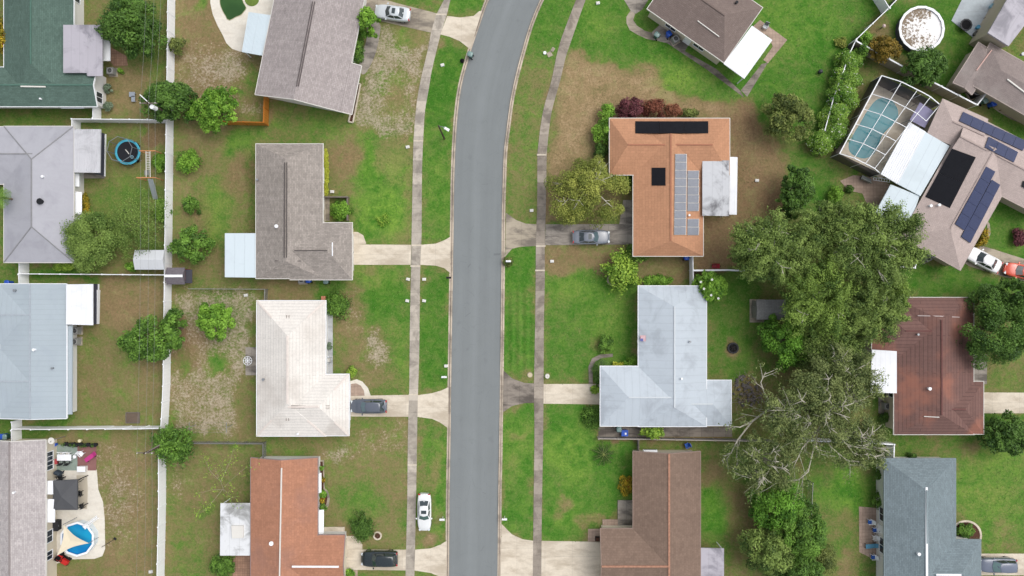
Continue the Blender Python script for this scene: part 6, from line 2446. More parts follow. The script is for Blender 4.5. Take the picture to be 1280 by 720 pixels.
# --- west side
tree('big dark green tree shading the back wall of the green house', 158, 30, 37, 6.5, 'dark', ry=40, gaps=.15, dens=1.15)
tree('dark round tree on the white fence with a utility pole rising through it', 206, 124, 33, 5.2, 'dark', ry=28, gaps=.08, dens=1.3)
tree('bright green leafy tree beside the orange fence corner', 265, 135, 32, 4.8, 'bright', ry=30)
shrub('small yellow green shrub growing through the long white fence', 217.5, 57, 12, 2.4, 'olive', odd=.0)
shrub('loose light shrub in the yard west of the grey brown house, nearest the bright tree', 234, 203, 17, 1.8, 'bright', gaps=.45)
shrub('small round shrub alone in the yard west of the grey brown house', 237, 256, 12, 1.5, 'mid')
tree('spreading shrub tree against the white fence level with the white flat porch', 235, 305, 25, 3.6, 'mid', gaps=.35)
tree('round tree with a few yellow leaves in the yard of the cream tiled house', 265, 400, 24, 3.8, 'bright', gaps=.15, dens=1.15)
tree('wide tree leaning over the long white fence beside the light blue grey house', 182, 425, 38, 5., 'mid', ry=27, gaps=.22)
tree('leafy sapling growing through the white fence beside the wide tree', 214, 412, 15, 4., 'mid', ry=30, gaps=.3, group=None)
tree('feathery green tree over the corner of the pale grey hip roof', 108, 299, 36, 5., 'feather', ry=36, size=.09, dens=1.4, gaps=.3, spike=.5)
tree('thin transparent tree behind the trampoline, with sparse pale leaves', 166, 280, 36, 4.2, 'feather', ry=42, size=.07, dens=.38, gaps=.5, spike=.6)
tree('spiky leafed round tree growing through the long white fence below the utility pole', 212, 557, 24, 4.2, 'mid', ry=22, size=.12, spike=.7, gaps=.1, dens=1.2, stretch=.8)
for i, (x, y, r, hh) in enumerate(((200, 203, 10, 1.3), (200, 262, 11, 1.3))):
    shrub(('square green bush at the fence beside the climbing frame ladder', 'square green bush at the fence below the grey slide')[i], x, y, r, hh, 'bright', ry=13)
bare_tree('nearly bare tree with a few yellow green leaves above the mouldy white porch', 277, 606,
          [[(280, 615, .2), (276, 602, 2.5), (272, 594, 3.4), (268, 584, 3.8)], [(279, 612, .5), (266, 612, 2.6), (246, 617, 3.2)], [(279, 610, .5), (288, 601, 2.4), (300, 590, 3.2), (310, 583, 3.4)], [(278, 612, .4), (266, 627, 2.4), (258, 637, 2.8)], [(279, 611, .4), (290, 622, 2.2), (298, 620, 2.8)], [(276, 602, 2.5), (288, 575, 3.4), (292, 560, 3.4)], [(276, 602, 2.5), (262, 588, 3.4), (256, 574, 3.4)]],
          3.6, 'lime', nleaf=420, rad=.032, bark=plain('dry_twig', S(156, 146, 122), .9, .1), size=.10)
shrub('dense bright bush below the mouldy white porch of the rust orange house', 276, 710, 16, 1.9, 'mid')
shrub('dark green spiky round shrub on the lawn by the black car', 452, 660.5, 13, 1.3, 'dark', spike=.8, stretch=.7, dens=1.2)
tree('light green tree by the front wall of the turned taupe house', 459, 25, 15, 4., 'bright', ry=19, gaps=.3)
shrub('clipped dark hedge along the front of the turned taupe house', 446, 58, 7, 1.3, 'mid', ry=24, name='hedge', cat='hedge', rough=.05, limbs=0, clump=.26)
shrub('leafy bush filling the front court of the grey brown house', 425, 262, 13, 1.8, 'bright', ry=14, rough=.1)
shrub('narrow yellow hedge along the wall of the grey brown house', 406.5, 216, 3, .8, 'gold', ry=31, name='hedge', cat='hedge', rough=.05, limbs=0, size=.055, clump=.11)
shrub('ragged fern clump at the corner of the cream tiled roof', 420, 382, 15, .9, 'mid', gaps=.4, spike=.9)
shrub('small bright bush at the corner of the cream tiled garage', 440, 465, 7, 1., 'lime')
shrub('small dark plant in the white gravel walk of the cream tiled house', 411, 433, 5, .6, 'greyleaf')
palm('palm fronds reaching in over the pale grey roof at the picture edge', -2, 246, 15, 5.2, 'mid', 14)
shrub('green and orange leafed plant at the picture edge over the green roof', 2, 44, 9, 3.4, 'croton', ry=26, size=.14, odd=.05)
shrub('yellow green bush along the lower wall of the pale grey hip roof house', 80, 332, 16, 1.2, 'lime', ry=5)
shrub('bright bush beside the pale metal shed', 162, 333, 6.5, 1.4, 'bright')
shrub('upper of two round grey green shrubs at the wall of the green house', 133.5, 110, 6, 1., 'greyleaf', rough=.06)
shrub('lower of two round grey green shrubs at the wall of the green house', 133.5, 132.5, 6, 1., 'greyleaf', rough=.06)
shrub('narrow yellow green plants below the awnings of the pale grey hip roof house', 105, 254, 3.5, .9, 'croton', ry=15, limbs=0)
shrub('low bush beside the brick corner of the silver grey house path', 150, 88, 3.5, .6, 'bright')
for i, (x, y, r, k) in enumerate(((401.5, 585.5, 3, 'bright'), (403.5, 600, 3.5, 'croton'), (403, 618, 5.5, 'bright'), (402.5, 626.5, 4, 'croton'), (403, 635, 5, 'mid'))):
    shrub('%s bed plant by the rust orange house, %s' % (('small green', 'narrow green and red', 'largest round green', 'reddish brown', 'dark green')[i], ('nearest its top corner', 'beside the upper awning', 'in the curved bed', 'in the middle of the curved bed', 'just above the long awning')[i]), x, y, r, .7, k, limbs=0, odd=.12 if k == 'croton' else 0)
structure(MB().prism([P(*p) for p in [(400, 575), (405, 575), (406, 610), (410, 614), (412.5, 622), (411, 632), (407, 637), (405, 641), (400, 641)]], 0, .05).build('flower_bed', CONC_OLD))
structure(MB().prism([P(*p) for p in [(399, 577), (403.5, 577), (404.5, 611), (408, 616), (409.5, 622), (408, 630), (405, 634), (399, 640)]], 0, .07).build('soil_bed', MATS['mulch']))
shrub('bright plant at the lower end of the rust orange driveway', 436, 718, 6, .9, 'bright')
rt = thing('tree_ring', 'pale ring of edging blocks around a sapling on the lawn by the spiky shrub', 'tree ring', tuple(P(472, 669.5)))
c = P(472, 669.5)
MB().ring((c.x, c.y, 0), .36, .54, 0, .12, 20).build('edging', CONC_NEW, rt)
MB().cyl((c.x, c.y, 0), .37, .05, 16).build('soil', MATS['mulch'], rt)
MB().tube([(c.x, c.y, 0), (c.x + .03, c.y, .5), (c.x, c.y + .05, 1.)], .03, 5, .015).build('sapling', BARK, rt)

# --- east side
tree('large loose yellow green tree with pale branches in front of the terracotta house', 735, 238, 48, 5.6, 'loose', ry=46, size=.085, dens=.95, gaps=.3, bark=PALEBARK, limbs=11, showlimbs=.45, clump=.2, rough=.35)
shrub('purple leafed bush at the upper wall of the terracotta house', 790, 133, 19, 2.4, 'purple', ry=15, odd=.04)
shrub('russet leafed bush between the purple bush and the coral bush', 820, 135, 17, 2.2, 'russet', ry=13)
shrub('thin coral brown bush at the end of the row of dark red bushes', 842, 138, 14, 1.6, 'coral', ry=9, gaps=.35)
shrub('low dry green bush under the eave beside the coral bush', 862, 141, 12, 1., 'olive', ry=6, gaps=.3)
shrub('bright green bush at the upper corner of the terracotta house', 760, 139, 10, 2.2, 'bright', ry=11)
shrub('rounded green hedge bush along the left wall of the terracotta house', 756, 165, 13, 2.6, 'bright', ry=20)
shrub('dark green bush between the hedge and the loose yellow green tree', 752, 188, 9, 2., 'dark', ry=10)
shrub('green bush tucked into the inner corner of the terracotta roof', 780, 226, 12, 2., 'bright', ry=9)
shrub('dark green bush by the garage of the terracotta house', 795, 318, 14, 1.9, 'mid', ry=16)
tree('bright lime bushy tree on the lawn below the terracotta house', 778, 340, 21, 2.6, 'lime', ry=22, size=.15, spike=.9, gaps=.25, clump=.24, stretch=.7, dens=.9)
structure(MB().ring((P(766, 350).x, P(766, 350).y, 0), .55, .75, 0, .1, 18).build('bed_edging', CONC_OLD))
shrub('low grassy hedge between the lime tree and the silver grey roof', 822, 351, 20, .8, 'bright', ry=6, limbs=0)
tree('round tree with white blossoms over the corner of the silver grey roof', 890.5, 358, 21, 4.2, 'bright', gaps=.08, dens=1.2, rough=.08)
fr_ = bpy.data.objects['tree.%03d' % 0] if 'tree.000' in bpy.data.objects else None
BL = plain('blossom_white', S(244, 244, 240), .7, .03)
for i, (x, y) in enumerate(((876, 352.5), (890, 349.5), (889, 369), (898, 373), (880, 361))):
    tp = [o for o in bpy.data.objects if o.get('label', '').startswith('round tree with white blossoms')][0]
    p = P(x, y, 4.35)
    mb = MB()
    for k in range(5):
        a = 2 * PI * k / 5
        mb.box((p.x + .08 * math.cos(a), p.y + .08 * math.sin(a), p.z), (.12, .08, .04), a)
    mb.build('blossom', BL, tp)
tree('round dark tree on the lawn at the far end of the brown yard', 990, 144, 33, 5.4, 'olive', ry=32, gaps=.25, size=.12)
tree('amber and yellow leafed tree behind the long tan garden wall', 1110, 59, 20, 3.6, 'amber', ry=17, gaps=.1, dens=1.2, odd=.1)
tree('dark green tree between the tan garden wall and the debris covered pool', 1160, 81, 29, 4.6, 'dark', ry=25, gaps=.12, dens=1.2)
shrub('bright shrub in the fence corner beside the amber tree', 1082, 46, 10, 2., 'bright', ry=9)
shrub('dark shrub inside the corner of the tan garden wall', 1078, 62, 11, 2.2, 'mid')
VN = [(1066, 77, 14, 14, 'at the top, with white flowers'), (1060, 98, 18, 14, 'second from the top'), (1054, 119, 19, 15, 'in the middle of its row'), (1048, 143, 17, 16, 'beside the lower half of the pool cage'), (1043, 166, 18, 15, 'with reddish specks'), (1028, 176, 15, 12, 'lowest, spilling over the fence end')]
for x, y, r, r2, w in VN:
    shrub('flowering vine clump along the dark fence, %s' % w, x, y, r + 3, 2.5, 'vine', ry=r2 + 3, odd=.03, group='vine clumps beside the screened pool', gaps=.0, dens=1.2, name='vine_shrub')
tree('dark evergreen tree at the edge of the brown yard above the oaks', 1001, 232, 21, 5., 'dark', ry=27, gaps=.15)
tree('second dark evergreen just below the first at the edge of the brown yard', 990, 258, 14, 4.4, 'dark', ry=18, gaps=.2)
shrub('bright round bush beside the tan paved patio', 1047, 244, 11, 1.4, 'bright')
shrub('small round potted shrub on the tan paved patio', 1063, 236, 5, .9, 'dark', rough=.05)
OAK = 'spreading oaks behind the houses'
lob = lambda n, s, lr: [(lambda a, q: (q * math.cos(a), q * math.sin(a), lr * random.Random(s * 31 + k).uniform(.75, 1.25)))(k * 2.39996 + s, math.sqrt((k + .5) / n) * .8) for k in range(n)]
tree('wide oak with pale limbs beside the lower end of the brown yard', 972, 312, 58, 8.5, 'oak', ry=48, size=.085, bark=PALEBARK, limbs=12, showlimbs=.35, group=OAK, spike=.5, stretch=.75, clump=.11, gaps=.15, rough=.3, lobes=lob(20, 1, .20))
tree('tallest oak, reaching over the bluish flat roof of the pinkish tan house', 1090, 306, 66, 10, 'oak', ry=58, size=.085, bark=PALEBARK, limbs=12, showlimbs=.3, group=OAK, spike=.5, stretch=.75, clump=.10, gaps=.15, rough=.3, lobes=lob(24, 2, .18))
tree('bright leafed oak in the middle of the crowns beside the dark shed', 1022, 372, 44, 9.2, 'oaklight', ry=52, size=.085, bark=PALEBARK, limbs=9, showlimbs=.1, group=OAK, spike=.5, stretch=.75, clump=.12, gaps=.12, lobes=lob(17, 3, .24))
tree('oak between the bright oak and the dark red house', 1088, 390, 40, 8., 'oak', ry=44, size=.085, bark=PALEBARK, limbs=8, showlimbs=.1, group=OAK, spike=.5, stretch=.75, clump=.12, gaps=.15, lobes=lob(16, 4, .24))
tree('narrow light oak crown just left of the tan fence corner', 1118, 365, 24, 7., 'oaklight', ry=30, size=.085, group=OAK, spike=.5, stretch=.75, clump=.15, bark=PALEBARK)
tree('grey green oak filling the gap above the ivy covered tree', 1040, 432, 46, 7.2, 'oak', ry=34, size=.085, bark=PALEBARK, limbs=7, showlimbs=.3, group=OAK, spike=.5, stretch=.75, clump=.12, gaps=.15)
tree('upper oak by the tan paved patio, with dark gaps between its clumps', 1030, 290, 42, 8., 'oak', ry=38, size=.085, bark=PALEBARK, limbs=7, showlimbs=.2, group=OAK, spike=.5, stretch=.75, clump=.12, gaps=.2, lobes=lob(16, 9, .22))
tree('low oak reaching over the lawn behind the silver grey house', 940, 322, 27, 6., 'oak', ry=30, size=.085, bark=PALEBARK, limbs=8, showlimbs=.35, group=OAK, spike=.5, stretch=.75, clump=.12, gaps=.3, lobes=lob(14, 12, .22))
tree('olive green undergrowth tree beside the white flat porch of the dark red house', 1058, 456, 27, 6., 'oak', ry=30, size=.085, group=OAK, spike=.5, stretch=.75, clump=.14, gaps=.15)
tree('ivy covered tree below the dark shed, with fresh green leaves', 990, 428, 34, 5.5, 'ivy', ry=36, gaps=.08, dens=1.1, size=.11)
tree('pale grey oak thinning out below the bright oak', 1048, 470, 58, 8., 'oakgrey', ry=42, size=.085, dens=.7, bark=PALEBARK, limbs=14, showlimbs=.55, group=OAK, spike=.5, stretch=.75, clump=.11, gaps=.35, lobes=lob(19, 5, .20))
tree('pale oak full of bare branches above the white fence', 1015, 512, 72, 8., 'oakgrey', ry=44, size=.085, dens=.58, bark=PALEBARK, limbs=18, showlimbs=.7, group=OAK, spike=.5, stretch=.75, clump=.10, gaps=.38, lobes=lob(21, 6, .18))
tree('thin oak with bare grey twigs over the lawn of the brown house', 955, 575, 48, 7., 'oakgrey', ry=38, size=.085, dens=.42, bark=PALEBARK, limbs=12, showlimbs=.6, group=OAK, spike=.5, stretch=.75, clump=.11, gaps=.35, lobes=lob(16, 7, .20))
tree('thin oak beside the bare pale limbs above the slate grey house', 1075, 555, 44, 7., 'oakgrey', ry=36, size=.085, dens=.42, bark=PALEBARK, limbs=12, showlimbs=.6, group=OAK, spike=.5, stretch=.75, clump=.11, gaps=.35, lobes=lob(15, 8, .20))
bare_tree('bare pale limbs sprawling over the low board fence and the lawn', 962, 505,
          [[(965, 508, 2), (940, 527, 4.2), (922, 550, 4.6), (914, 566, 4.6), (908, 574, 4.4)], [(922, 550, 4.6), (921, 572, 4.4), (922, 579, 4.3)], [(940, 527, 4.2), (925, 534, 5), (916, 533, 5)], [(914, 566, 4.6), (906, 570, 4.4), (902, 577, 4.2)], [(965, 508, 2), (985, 498, 5), (1000, 493, 5.4), (1012, 488, 5.5)], [(965, 508, 2), (955, 490, 4.6), (951, 478, 5), (957, 465, 5)], [(985, 498, 5), (975, 520, 5), (972, 540, 5)]],
          5, 'oakgrey', nleaf=700, rad=.115, group=OAK, sub=5)
bare_tree('bare pale branches reaching across the white fence toward the slate roof', 1020, 535,
          [[(1022, 538, 2), (1003, 560, 6), (996, 575, 6.2), (990, 588, 6)], [(1022, 538, 2), (1040, 560, 6), (1058, 575, 6.2), (1064, 582, 6)], [(1022, 538, 2), (1052, 548, 6.5), (1070, 570, 6.5)], [(1022, 538, 2), (1004, 545, 6), (975, 560, 6), (955, 600, 5.6), (948, 602, 5.6)], [(1022, 538, 2), (1020, 560, 6.5), (1027, 568, 6.5)], [(1022, 538, 2), (1070, 540, 6.4), (1085, 552, 6.4)], [(1022, 538, 2), (1010, 590, 6), (998, 600, 5.8), (966, 605, 5.5)], [(1022, 538, 2), (1035, 515, 7), (1052, 500, 7.2), (1070, 495, 7)], [(1022, 538, 2), (1000, 520, 7), (985, 512, 7)]],
          6, 'oakgrey', nleaf=1500, rad=.085, group=OAK, sub=7)
tree('dense dark green tree below the bare branches', 977, 630, 36, 6., 'ivy', ry=38, gaps=.08, dens=1.1, size=.11)
tree('dense mid green tree overhanging the thin wire fence', 1004, 668, 34, 6.2, 'mid', ry=40, gaps=.1, dens=1.1, size=.11)
tree('greyer green tree at the lower picture edge beside the wire fence', 965, 694, 34, 6., 'oak', ry=34, gaps=.2, size=.11)
shrub('dull green bush at the wire fence by the lower picture edge', 1030, 700, 20, 2.2, 'olive', ry=24)
tree('dark green tree at the lower picture edge between two lighter crowns', 1000, 718, 32, 5., 'dark', ry=24, gaps=.15, size=.11)
tree('large dark round tree over the right edge of the dark red roof', 1252, 412, 44, 7.5, 'dark', ry=56, size=.10, dens=1.2, gaps=.12, clump=.2)
tree('dark round tree standing above the orange car', 1276, 372, 26, 7., 'dark', ry=28, size=.10, dens=1.2, gaps=.12)
tree('dark bushy tree on the lawn below the pale driveway of the dark red house', 1264, 545, 32, 4.6, 'dark', ry=27, gaps=.15)
shrub('dark red round shrub bed on the lawn by the pinkish tan house', 1276, 297, 9, 1.2, 'purple', ry=13)
shrub('variegated bush in the curved bed by the white sedan', 1229, 297, 8, .9, 'croton', ry=13, odd=.05, limbs=0)
shrub('round bush in the bed above the silver grey roof wing', 758, 431, 11, 1.4, 'mid')
shrub('bright yellow bush in the bed above the silver grey roof wing', 774, 459, 8, 1.2, 'gold')
palm('dark cycad in the curved bed above the silver grey roof wing', 753, 462, 13, .8, 'dark', 16, False, width=.2, name='cycad', cat='plant')
shrub('bright green bush against the silver grey wall beside the yellow bush', 789, 455, 10, 1.3, 'bright')
shrub('small round lime bush at the end of the silver house driveway', 744.5, 487, 6, .9, 'lime', rough=.04)
shrub('dark green shrub below the cycad beside the driveway', 750, 474, 6, .8, 'dark')
shrub('spiky green shrub below the driveway of the silver grey house', 740, 522, 13, 1., 'mid', gaps=.3, spike=.8)
tree('small lime tree beside the low grey board fence', 817, 541, 15, 2.6, 'lime', ry=10, gaps=.3)
palm('dark star shaped cycad on the lawn below the low board fence', 755, 568, 16, .5, 'deep', 15, False, width=.07, droop=.2, name='cycad', cat='plant', up=.4)
shrub('green and yellow croton bush beside the brown house wall', 783, 608, 9, 1., 'croton', ry=13, odd=.02)
shrub('leafy bush in the half round bed of the slate grey house', 1208, 664, 13, 1., 'mid', ry=10)
structure(MB().ring((P(1207, 669).x, P(1207, 669).y, 0), 1.75, 2.0, 0, .09, 30, sy=.95).build('bed_edging', CONC_NEW))
structure(MB().cyl((P(1207, 669).x, P(1207, 669).y, 0), 1.75, .05, 30).build('soil_bed', MATS['mulch']))
shrub('upper dark bush against the left wall of the slate grey house', 1099.5, 594, 7, 1.3, 'dark')
shrub('lower dark bush against the left wall of the slate grey house', 1100, 626, 8, 1.3, 'mid', ry=11)
shrub('small dark bush at the upper wall of the slate grey house', 1141, 570, 6, .9, 'dark', ry=4)
shrub('low round shrub hiding the mailbox post at the kerb', 635, 326.5, 6.5, .9, 'olive', rough=.05)
shrub('spiky bright weed clump on the lawn above the empty driveway', 481, 275, 10, .3, 'lime', gaps=.7, dens=.22, clump=.2, spike=.9, limbs=0)
shrub('small dark bush beside the air conditioner of the dark red house', 1107, 522, 7, 1., 'dark')
shrub('pale grass tuft on the lawn near the dark fence bend', 1053, 52, 7, .7, 'loose', gaps=.3, spike=.8, limbs=0)
# ------------------------------------------------------------------ loose grass and weeds over the lawns
def grass(n=110000):
    rs = np.random.RandomState(5)
    m = int(n * 2.2)
    x, y = rs.uniform(-20, 1300, m), rs.uniform(-20, 740, m)
    # clumping
    g = rs.uniform(0, 1, (46, 82))
    g = blur(g, 1)
    g = (g - g.min()) / (g.max() - g.min())
    dens = g[np.clip(((y + 20) / 17).astype(int), 0, 45), np.clip(((x + 20) / 16.2).astype(int), 0, 81)]
    keep = rs.uniform(0, 1, m) < .25 + .75 * dens
    xl, xr = np.interp(y, [p.y for p in KL], [p.x for p in KL]), np.interp(y, [p.y for p in KR], [p.x for p in KR])
    keep &= (x < xl - 2.2) | (x > xr + 2.2)
    for s_ in (sl, sr):
        yy = [q[2] for q in s_]
        a, b = np.interp(y, yy, [q[0] for q in s_]), np.interp(y, yy, [q[1] for q in s_])
        keep &= (x < a) | (x > b)
    for poly in SLABS:
        keep &= ~pip(x, y, poly)
    x, y = x[keep][:n], y[keep][:n]
    k = len(x)
    ix, iy = np.clip(((x - XS[0]) / 2.5).astype(int), 0, len(XS) - 1), np.clip(((y - YS[0]) / 2.5).astype(int), 0, len(YS) - 1)
    dry = np.clip(CH0['dry'][iy, ix] * 1.0 + rs.normal(0, .10, k), 0, 1)
    dry = np.where(CH0['earth'][iy, ix] > .4, np.maximum(dry, .65), dry)
    X, Y = (x - 640) * K + rs.normal(0, .05, k), (360 - y) * K + rs.normal(0, .05, k)
    cen = np.stack([X, Y, rs.uniform(.02, .07, k)], 1)
    nr = rs.normal(size=(k, 3)) * .38 + np.array([0, 0, 1.])
    nr /= np.linalg.norm(nr, axis=1, keepdims=True)
    V, F, C = cards(cen, nr, rs.uniform(.035, .11, k), .38, np.clip(rs.normal(.5, .28, k), 0, 1), dry, rs)
    o = leaf_mesh('grass', V, F, C, leaf_mat('grass_tufts', S(66, 112, 40), S(114, 152, 66), S(148, 132, 94), .1), None)
    o['kind'] = 'stuff'


grass()
# ------------------------------------------------------------------ patio furniture and yard clutter
def chair(label, x, y, rz, seatm, lounge=False, framem=None, group=None, z=0.):
    rt = thing('patio_lounger' if lounge else 'patio_chair', label, 'lounger' if lounge else 'chair', (0, 0, 0), group)
    fm = framem or WHITE
    L = 1.25 if lounge else .5
    MB().box((0, 0, .38), (L, .52, .06)).build('seat', seatm, rt)
    tl = Matrix.Rotation(-.9 if lounge else -.25, 3, 'Y')
    bk = MB()
    if lounge:
        bk.box((L / 2 + .26, 0, .55), (.62, .52, .05), 0, Matrix.Rotation(-.5, 3, 'Y'))
    else:
        bk.box((L / 2 + .05, 0, .68), (.06, .5, .6), 0, Matrix.Rotation(.25, 3, 'Y'))
    bk.build('backrest', seatm if lounge else fm, rt)
    for sx in (-1, 1):
        for sy in (-1, 1):
            MB().box((sx * (L / 2 - .05), sy * .27, .19), (.05, .05, .38)).build('leg', fm, rt)
    if not lounge:
        for sy in (-1, 1):
            MB().box((0, sy * .29, .58), (.5, .06, .05)).build('armrest', fm, rt)
    return place(rt, x, y, rz, .04 + z, .5)


BLUEF = plain('blue_fabric', S(52, 96, 176), .8, .08, 3.)
LBLUE = plain('light_blue_fabric', S(92, 150, 178), .8, .1, 3.)
chair('blue seated chair at the top of the slate house patio', 1088, 652.5, 0, BLUEF, group='blue and white patio chairs')
chair('blue seated chair just below the topmost one on the slate house patio', 1094, 662.5, .1, BLUEF, group='blue and white patio chairs')
chair('white seated chair between the blue chairs and the long lounger', 1094, 672.5, .15, OFFWHITE, group='blue and white patio chairs')
chair('long light blue lounger on the slate house patio', 1089, 683, .08, LBLUE, True, DARK)
chair('blue seated chair alone at the lower end of the slate house patio', 1092, 696.5, 0, BLUEF, group='blue and white patio chairs')
rt = thing('patio_table', 'small white round table against the slate grey house wall', 'table', tuple(P(1099.5, 657)))
c = P(1099.5, 657, .7)
MB().cyl((c.x, c.y, .68), .42, .04, 18).build('tabletop', OFFWHITE, rt)
MB().cyl((c.x, c.y, 0), .05, .68, 8).build('pedestal', OFFWHITE, rt)
MB().cyl((c.x, c.y, 0), .25, .04, 14).build('foot', OFFWHITE, rt)

# cream patio by the round pool
rt = thing('patio_table', 'long white table on the green tiles behind the pale grey brown house', 'table', tuple(P(80, 572)))
c = P(80, 572, .74)
MB().box((c.x, c.y, .72), (1.75, .75, .04)).build('tabletop', WHITE, rt)
for sx in (-1, 1):
    for sy in (-1, 1):
        MB().box((c.x + sx * .75, c.y + sy * .3, .35), (.06, .06, .7)).build('leg', WHITE, rt)
for i, (x, y, rz, lab) in enumerate(((76.5, 568, PI / 2, 'white chair above the long white table, nearer the house'), (84, 568, PI / 2, 'white chair above the long white table, nearer the red tiles'), (76.5, 577, -PI / 2, 'dark framed chair below the long white table, nearer the house'), (84.5, 577, -PI / 2, 'dark framed chair below the long white table, nearer the red tiles'))):
    chair(lab, x, y, rz, OFFWHITE if i < 2 else plain('grey_seat', S(128, 138, 132), .8), False, WHITE if i < 2 else DARK, 'chairs around the long white table')
chair('bright magenta lounger on the red tiles', 111, 572.5, .62, plain('magenta_fabric', S(190, 60, 130), .8, .06), True, DARK)
chair('white chair at the top of the red tiles beside the plant pots', 101, 567.5, 2.4, WHITE)
rt = thing('storage_box', 'white square box at the lower edge of the red tiles', 'box', tuple(P(101.5, 586.5)))
c = P(101.5, 586.5, .6)
MB().box((c.x, c.y, .3), (.95, .6, .6)).build('body', OFFWHITE, rt)
MB().box((c.x, c.y, .62), (1.02, .68, .06)).build('lid', WHITE, rt)
rt = thing('side_table', 'small round white stool at the end of the long white table', 'stool', tuple(P(93, 571)))
c = P(93, 571, .5)
MB().cyl((c.x, c.y, .45), .22, .04, 14).build('seat', WHITE, rt)
MB().cyl((c.x, c.y, 0), .05, .45, 8).build('leg', WHITE, rt)


def pot(label, x, y, leaf=True, col=DARK, r=.28, group=None):
    rt = thing('plant_pot', label, 'plant pot', tuple(P(x, y)), group)
    c = P(x, y, .4)
    MB().cyl((c.x, c.y, .03), r * .75, .4, 14, r).build('pot', col, rt)
    MB().ring((c.x, c.y, .4), r * .85, r * 1.05, 0, .05, 14).build('rim', col, rt)
    if leaf:
        seedn[0] += 1
        rs = np.random.RandomState(seedn[0])
        n = 40
        cen = np.stack([rs.normal(0, r * .45, n), rs.normal(0, r * .45, n), rs.uniform(.4, .7, n)], 1)
        nr = rs.normal(size=(n, 3)) * .5 + np.array([0, 0, 1.])
        nr /= np.linalg.norm(nr, axis=1, keepdims=True)
        V, F, C = cards(cen, nr, rs.uniform(.05, .1, n), .5, rs.uniform(0, .8, n), np.zeros(n), rs)
        leaf_mesh('leaves', V, F, C, leafm('dark'), rt)
    return rt


w8 = ['first from the house', 'second from the house', 'third from the house', 'fourth from the house', 'middle of the row', 'fourth from the lawn end', 'third from the lawn end', 'second from the lawn end', 'at the lawn end']
for i in range(9):
    pot('dark plant pot in the row above the tiled patio, ' + w8[i], 82 + i * 4.6, 555 + (i % 2) * .8 + i * .15, i % 3 != 1, DARK, .24, 'dark plant pots above the tiled patio')
pot('small pale pot standing behind the row of dark plant pots', 99.5, 551, False, plain('cream_pot', S(224, 214, 180), .7, .06), .2)
rt = thing('satellite_dish', 'round white satellite dish at the corner of the pale grey brown roof', 'satellite dish', tuple(P(64, 551)))
c = P(64, 551, 2.6)
MB().cyl((c.x, c.y, 0), .035, 2.5, 8).build('mast', STEEL, rt)
MB().cyl((c.x, c.y, 2.5), .12, .1, 16, .38).ring((c.x, c.y, 2.6), .33, .4, 0, .03, 18).build('dish', OFFWHITE, rt)
MB().bar((c.x, c.y, 2.6), (c.x + .1, c.y - .1, 2.95), .04, .04).build('feed_arm', DARK, rt)
rt = thing('water_tub', 'small blue tub at the top corner of the tiled patio', 'tub', tuple(P(68.5, 556)))
c = P(68.5, 556, .4)
MB().cyl((c.x, c.y, 0), .16, .4, 12, .2).build('tub', BLUEBIN, rt)
MB().ring((c.x, c.y, .4), .15, .22, 0, .04, 12).build('rim', BLUEBIN, rt)
rt = thing('red_cooler', 'dark red cooler beside the long white table', 'cooler', tuple(P(69.5, 577)))
c = P(69.5, 577, .4)
MB().box((c.x, c.y, .2), (.4, .6, .4)).build('body', plain('cooler_red', S(160, 50, 60), .5, .06), rt)
MB().box((c.x, c.y, .42), (.44, .64, .05)).build('lid', plain('cooler_lid', S(186, 80, 86), .5, .06), rt)
rt = thing('barbecue', 'dark covered barbecue beside the charcoal gazebo', 'barbecue', tuple(P(70.5, 592.5)))
c = P(70.5, 592.5, 1.)
MB().box((c.x, c.y, .55), (.75, .5, .5), -.4).build('firebox', plain('slate_cover', S(58, 68, 78), .8, .1), rt)
lid = MB()
for k in range(6):
    a0, a1 = PI * k / 6, PI * (k + 1) / 6
    R2 = Matrix.Rotation(-.4, 3, 'Z')
    pts = [R2 @ Vector((sx * .38, .25 * math.cos(a), .25 * math.sin(a))) + Vector((c.x, c.y, .8)) for a in (a0, a1) for sx in (-1, 1)]
    lid.poly([pts[0], pts[1], pts[3], pts[2]])
lid.build('lid', MATS['slate_cover'], rt)
for sx in (-.3, .3):
    MB().box((c.x + sx, c.y, .15), (.05, .4, .3), -.4).build('leg', DARK, rt)
chair('dark chair under the lower right of the charcoal gazebo', 101.5, 633, .4, DARK, False, DARK, 'dark chairs around the gazebo')
chair('dark chair on the open side of the charcoal gazebo', 99.5, 617, 0, DARK, False, DARK, 'dark chairs around the gazebo')
chair('dark chair at the upper corner of the charcoal gazebo', 75, 598, 1.9, DARK, False, DARK, 'dark chairs around the gazebo')
rt = thing('tripod_stand', 'dark folded tripod stand at the upper right corner of the gazebo', 'stand', tuple(P(102, 599)))
for a in (0, 1):
    MB().bar(P(96.5, 601.5 + a * 2.4, .5), P(105, 596.5 + a * 2., .9), .06, .06).build('leg', DARK, rt)
MB().bar(P(101, 602, .4), P(101, 602, .0), .06, .06).build('foot', DARK, rt)
structure(MB().prism([P(*p) for p in [(96, 594), (109, 594), (110, 612), (109, 636), (96, 636)]], .0, .04).build('patio_mat', plain('mat_beige', S(196, 186, 168), .9, .06)))
rt = thing('storage_chest', 'black square chest against the wall near the blue pool', 'chest', tuple(P(67, 657.5)))
c = P(67, 657.5, .8)
MB().box((c.x, c.y, .38), (1.0, 1.2, .76)).build('body', DARK, rt)
MB().box((c.x, c.y, .79), (1.08, 1.28, .07)).build('lid', plain('chest_lid', S(46, 46, 50), .6, .08), rt)
MB().box((c.x + .53, c.y, .7), (.04, .2, .06)).build('latch', STEEL, rt)
o = MB().ring((P(62.5, 676).x, P(62.5, 676).y, .035), .18, .27, 0, .05, 18, sx=1.2).build('coiled_hose', BLACK)
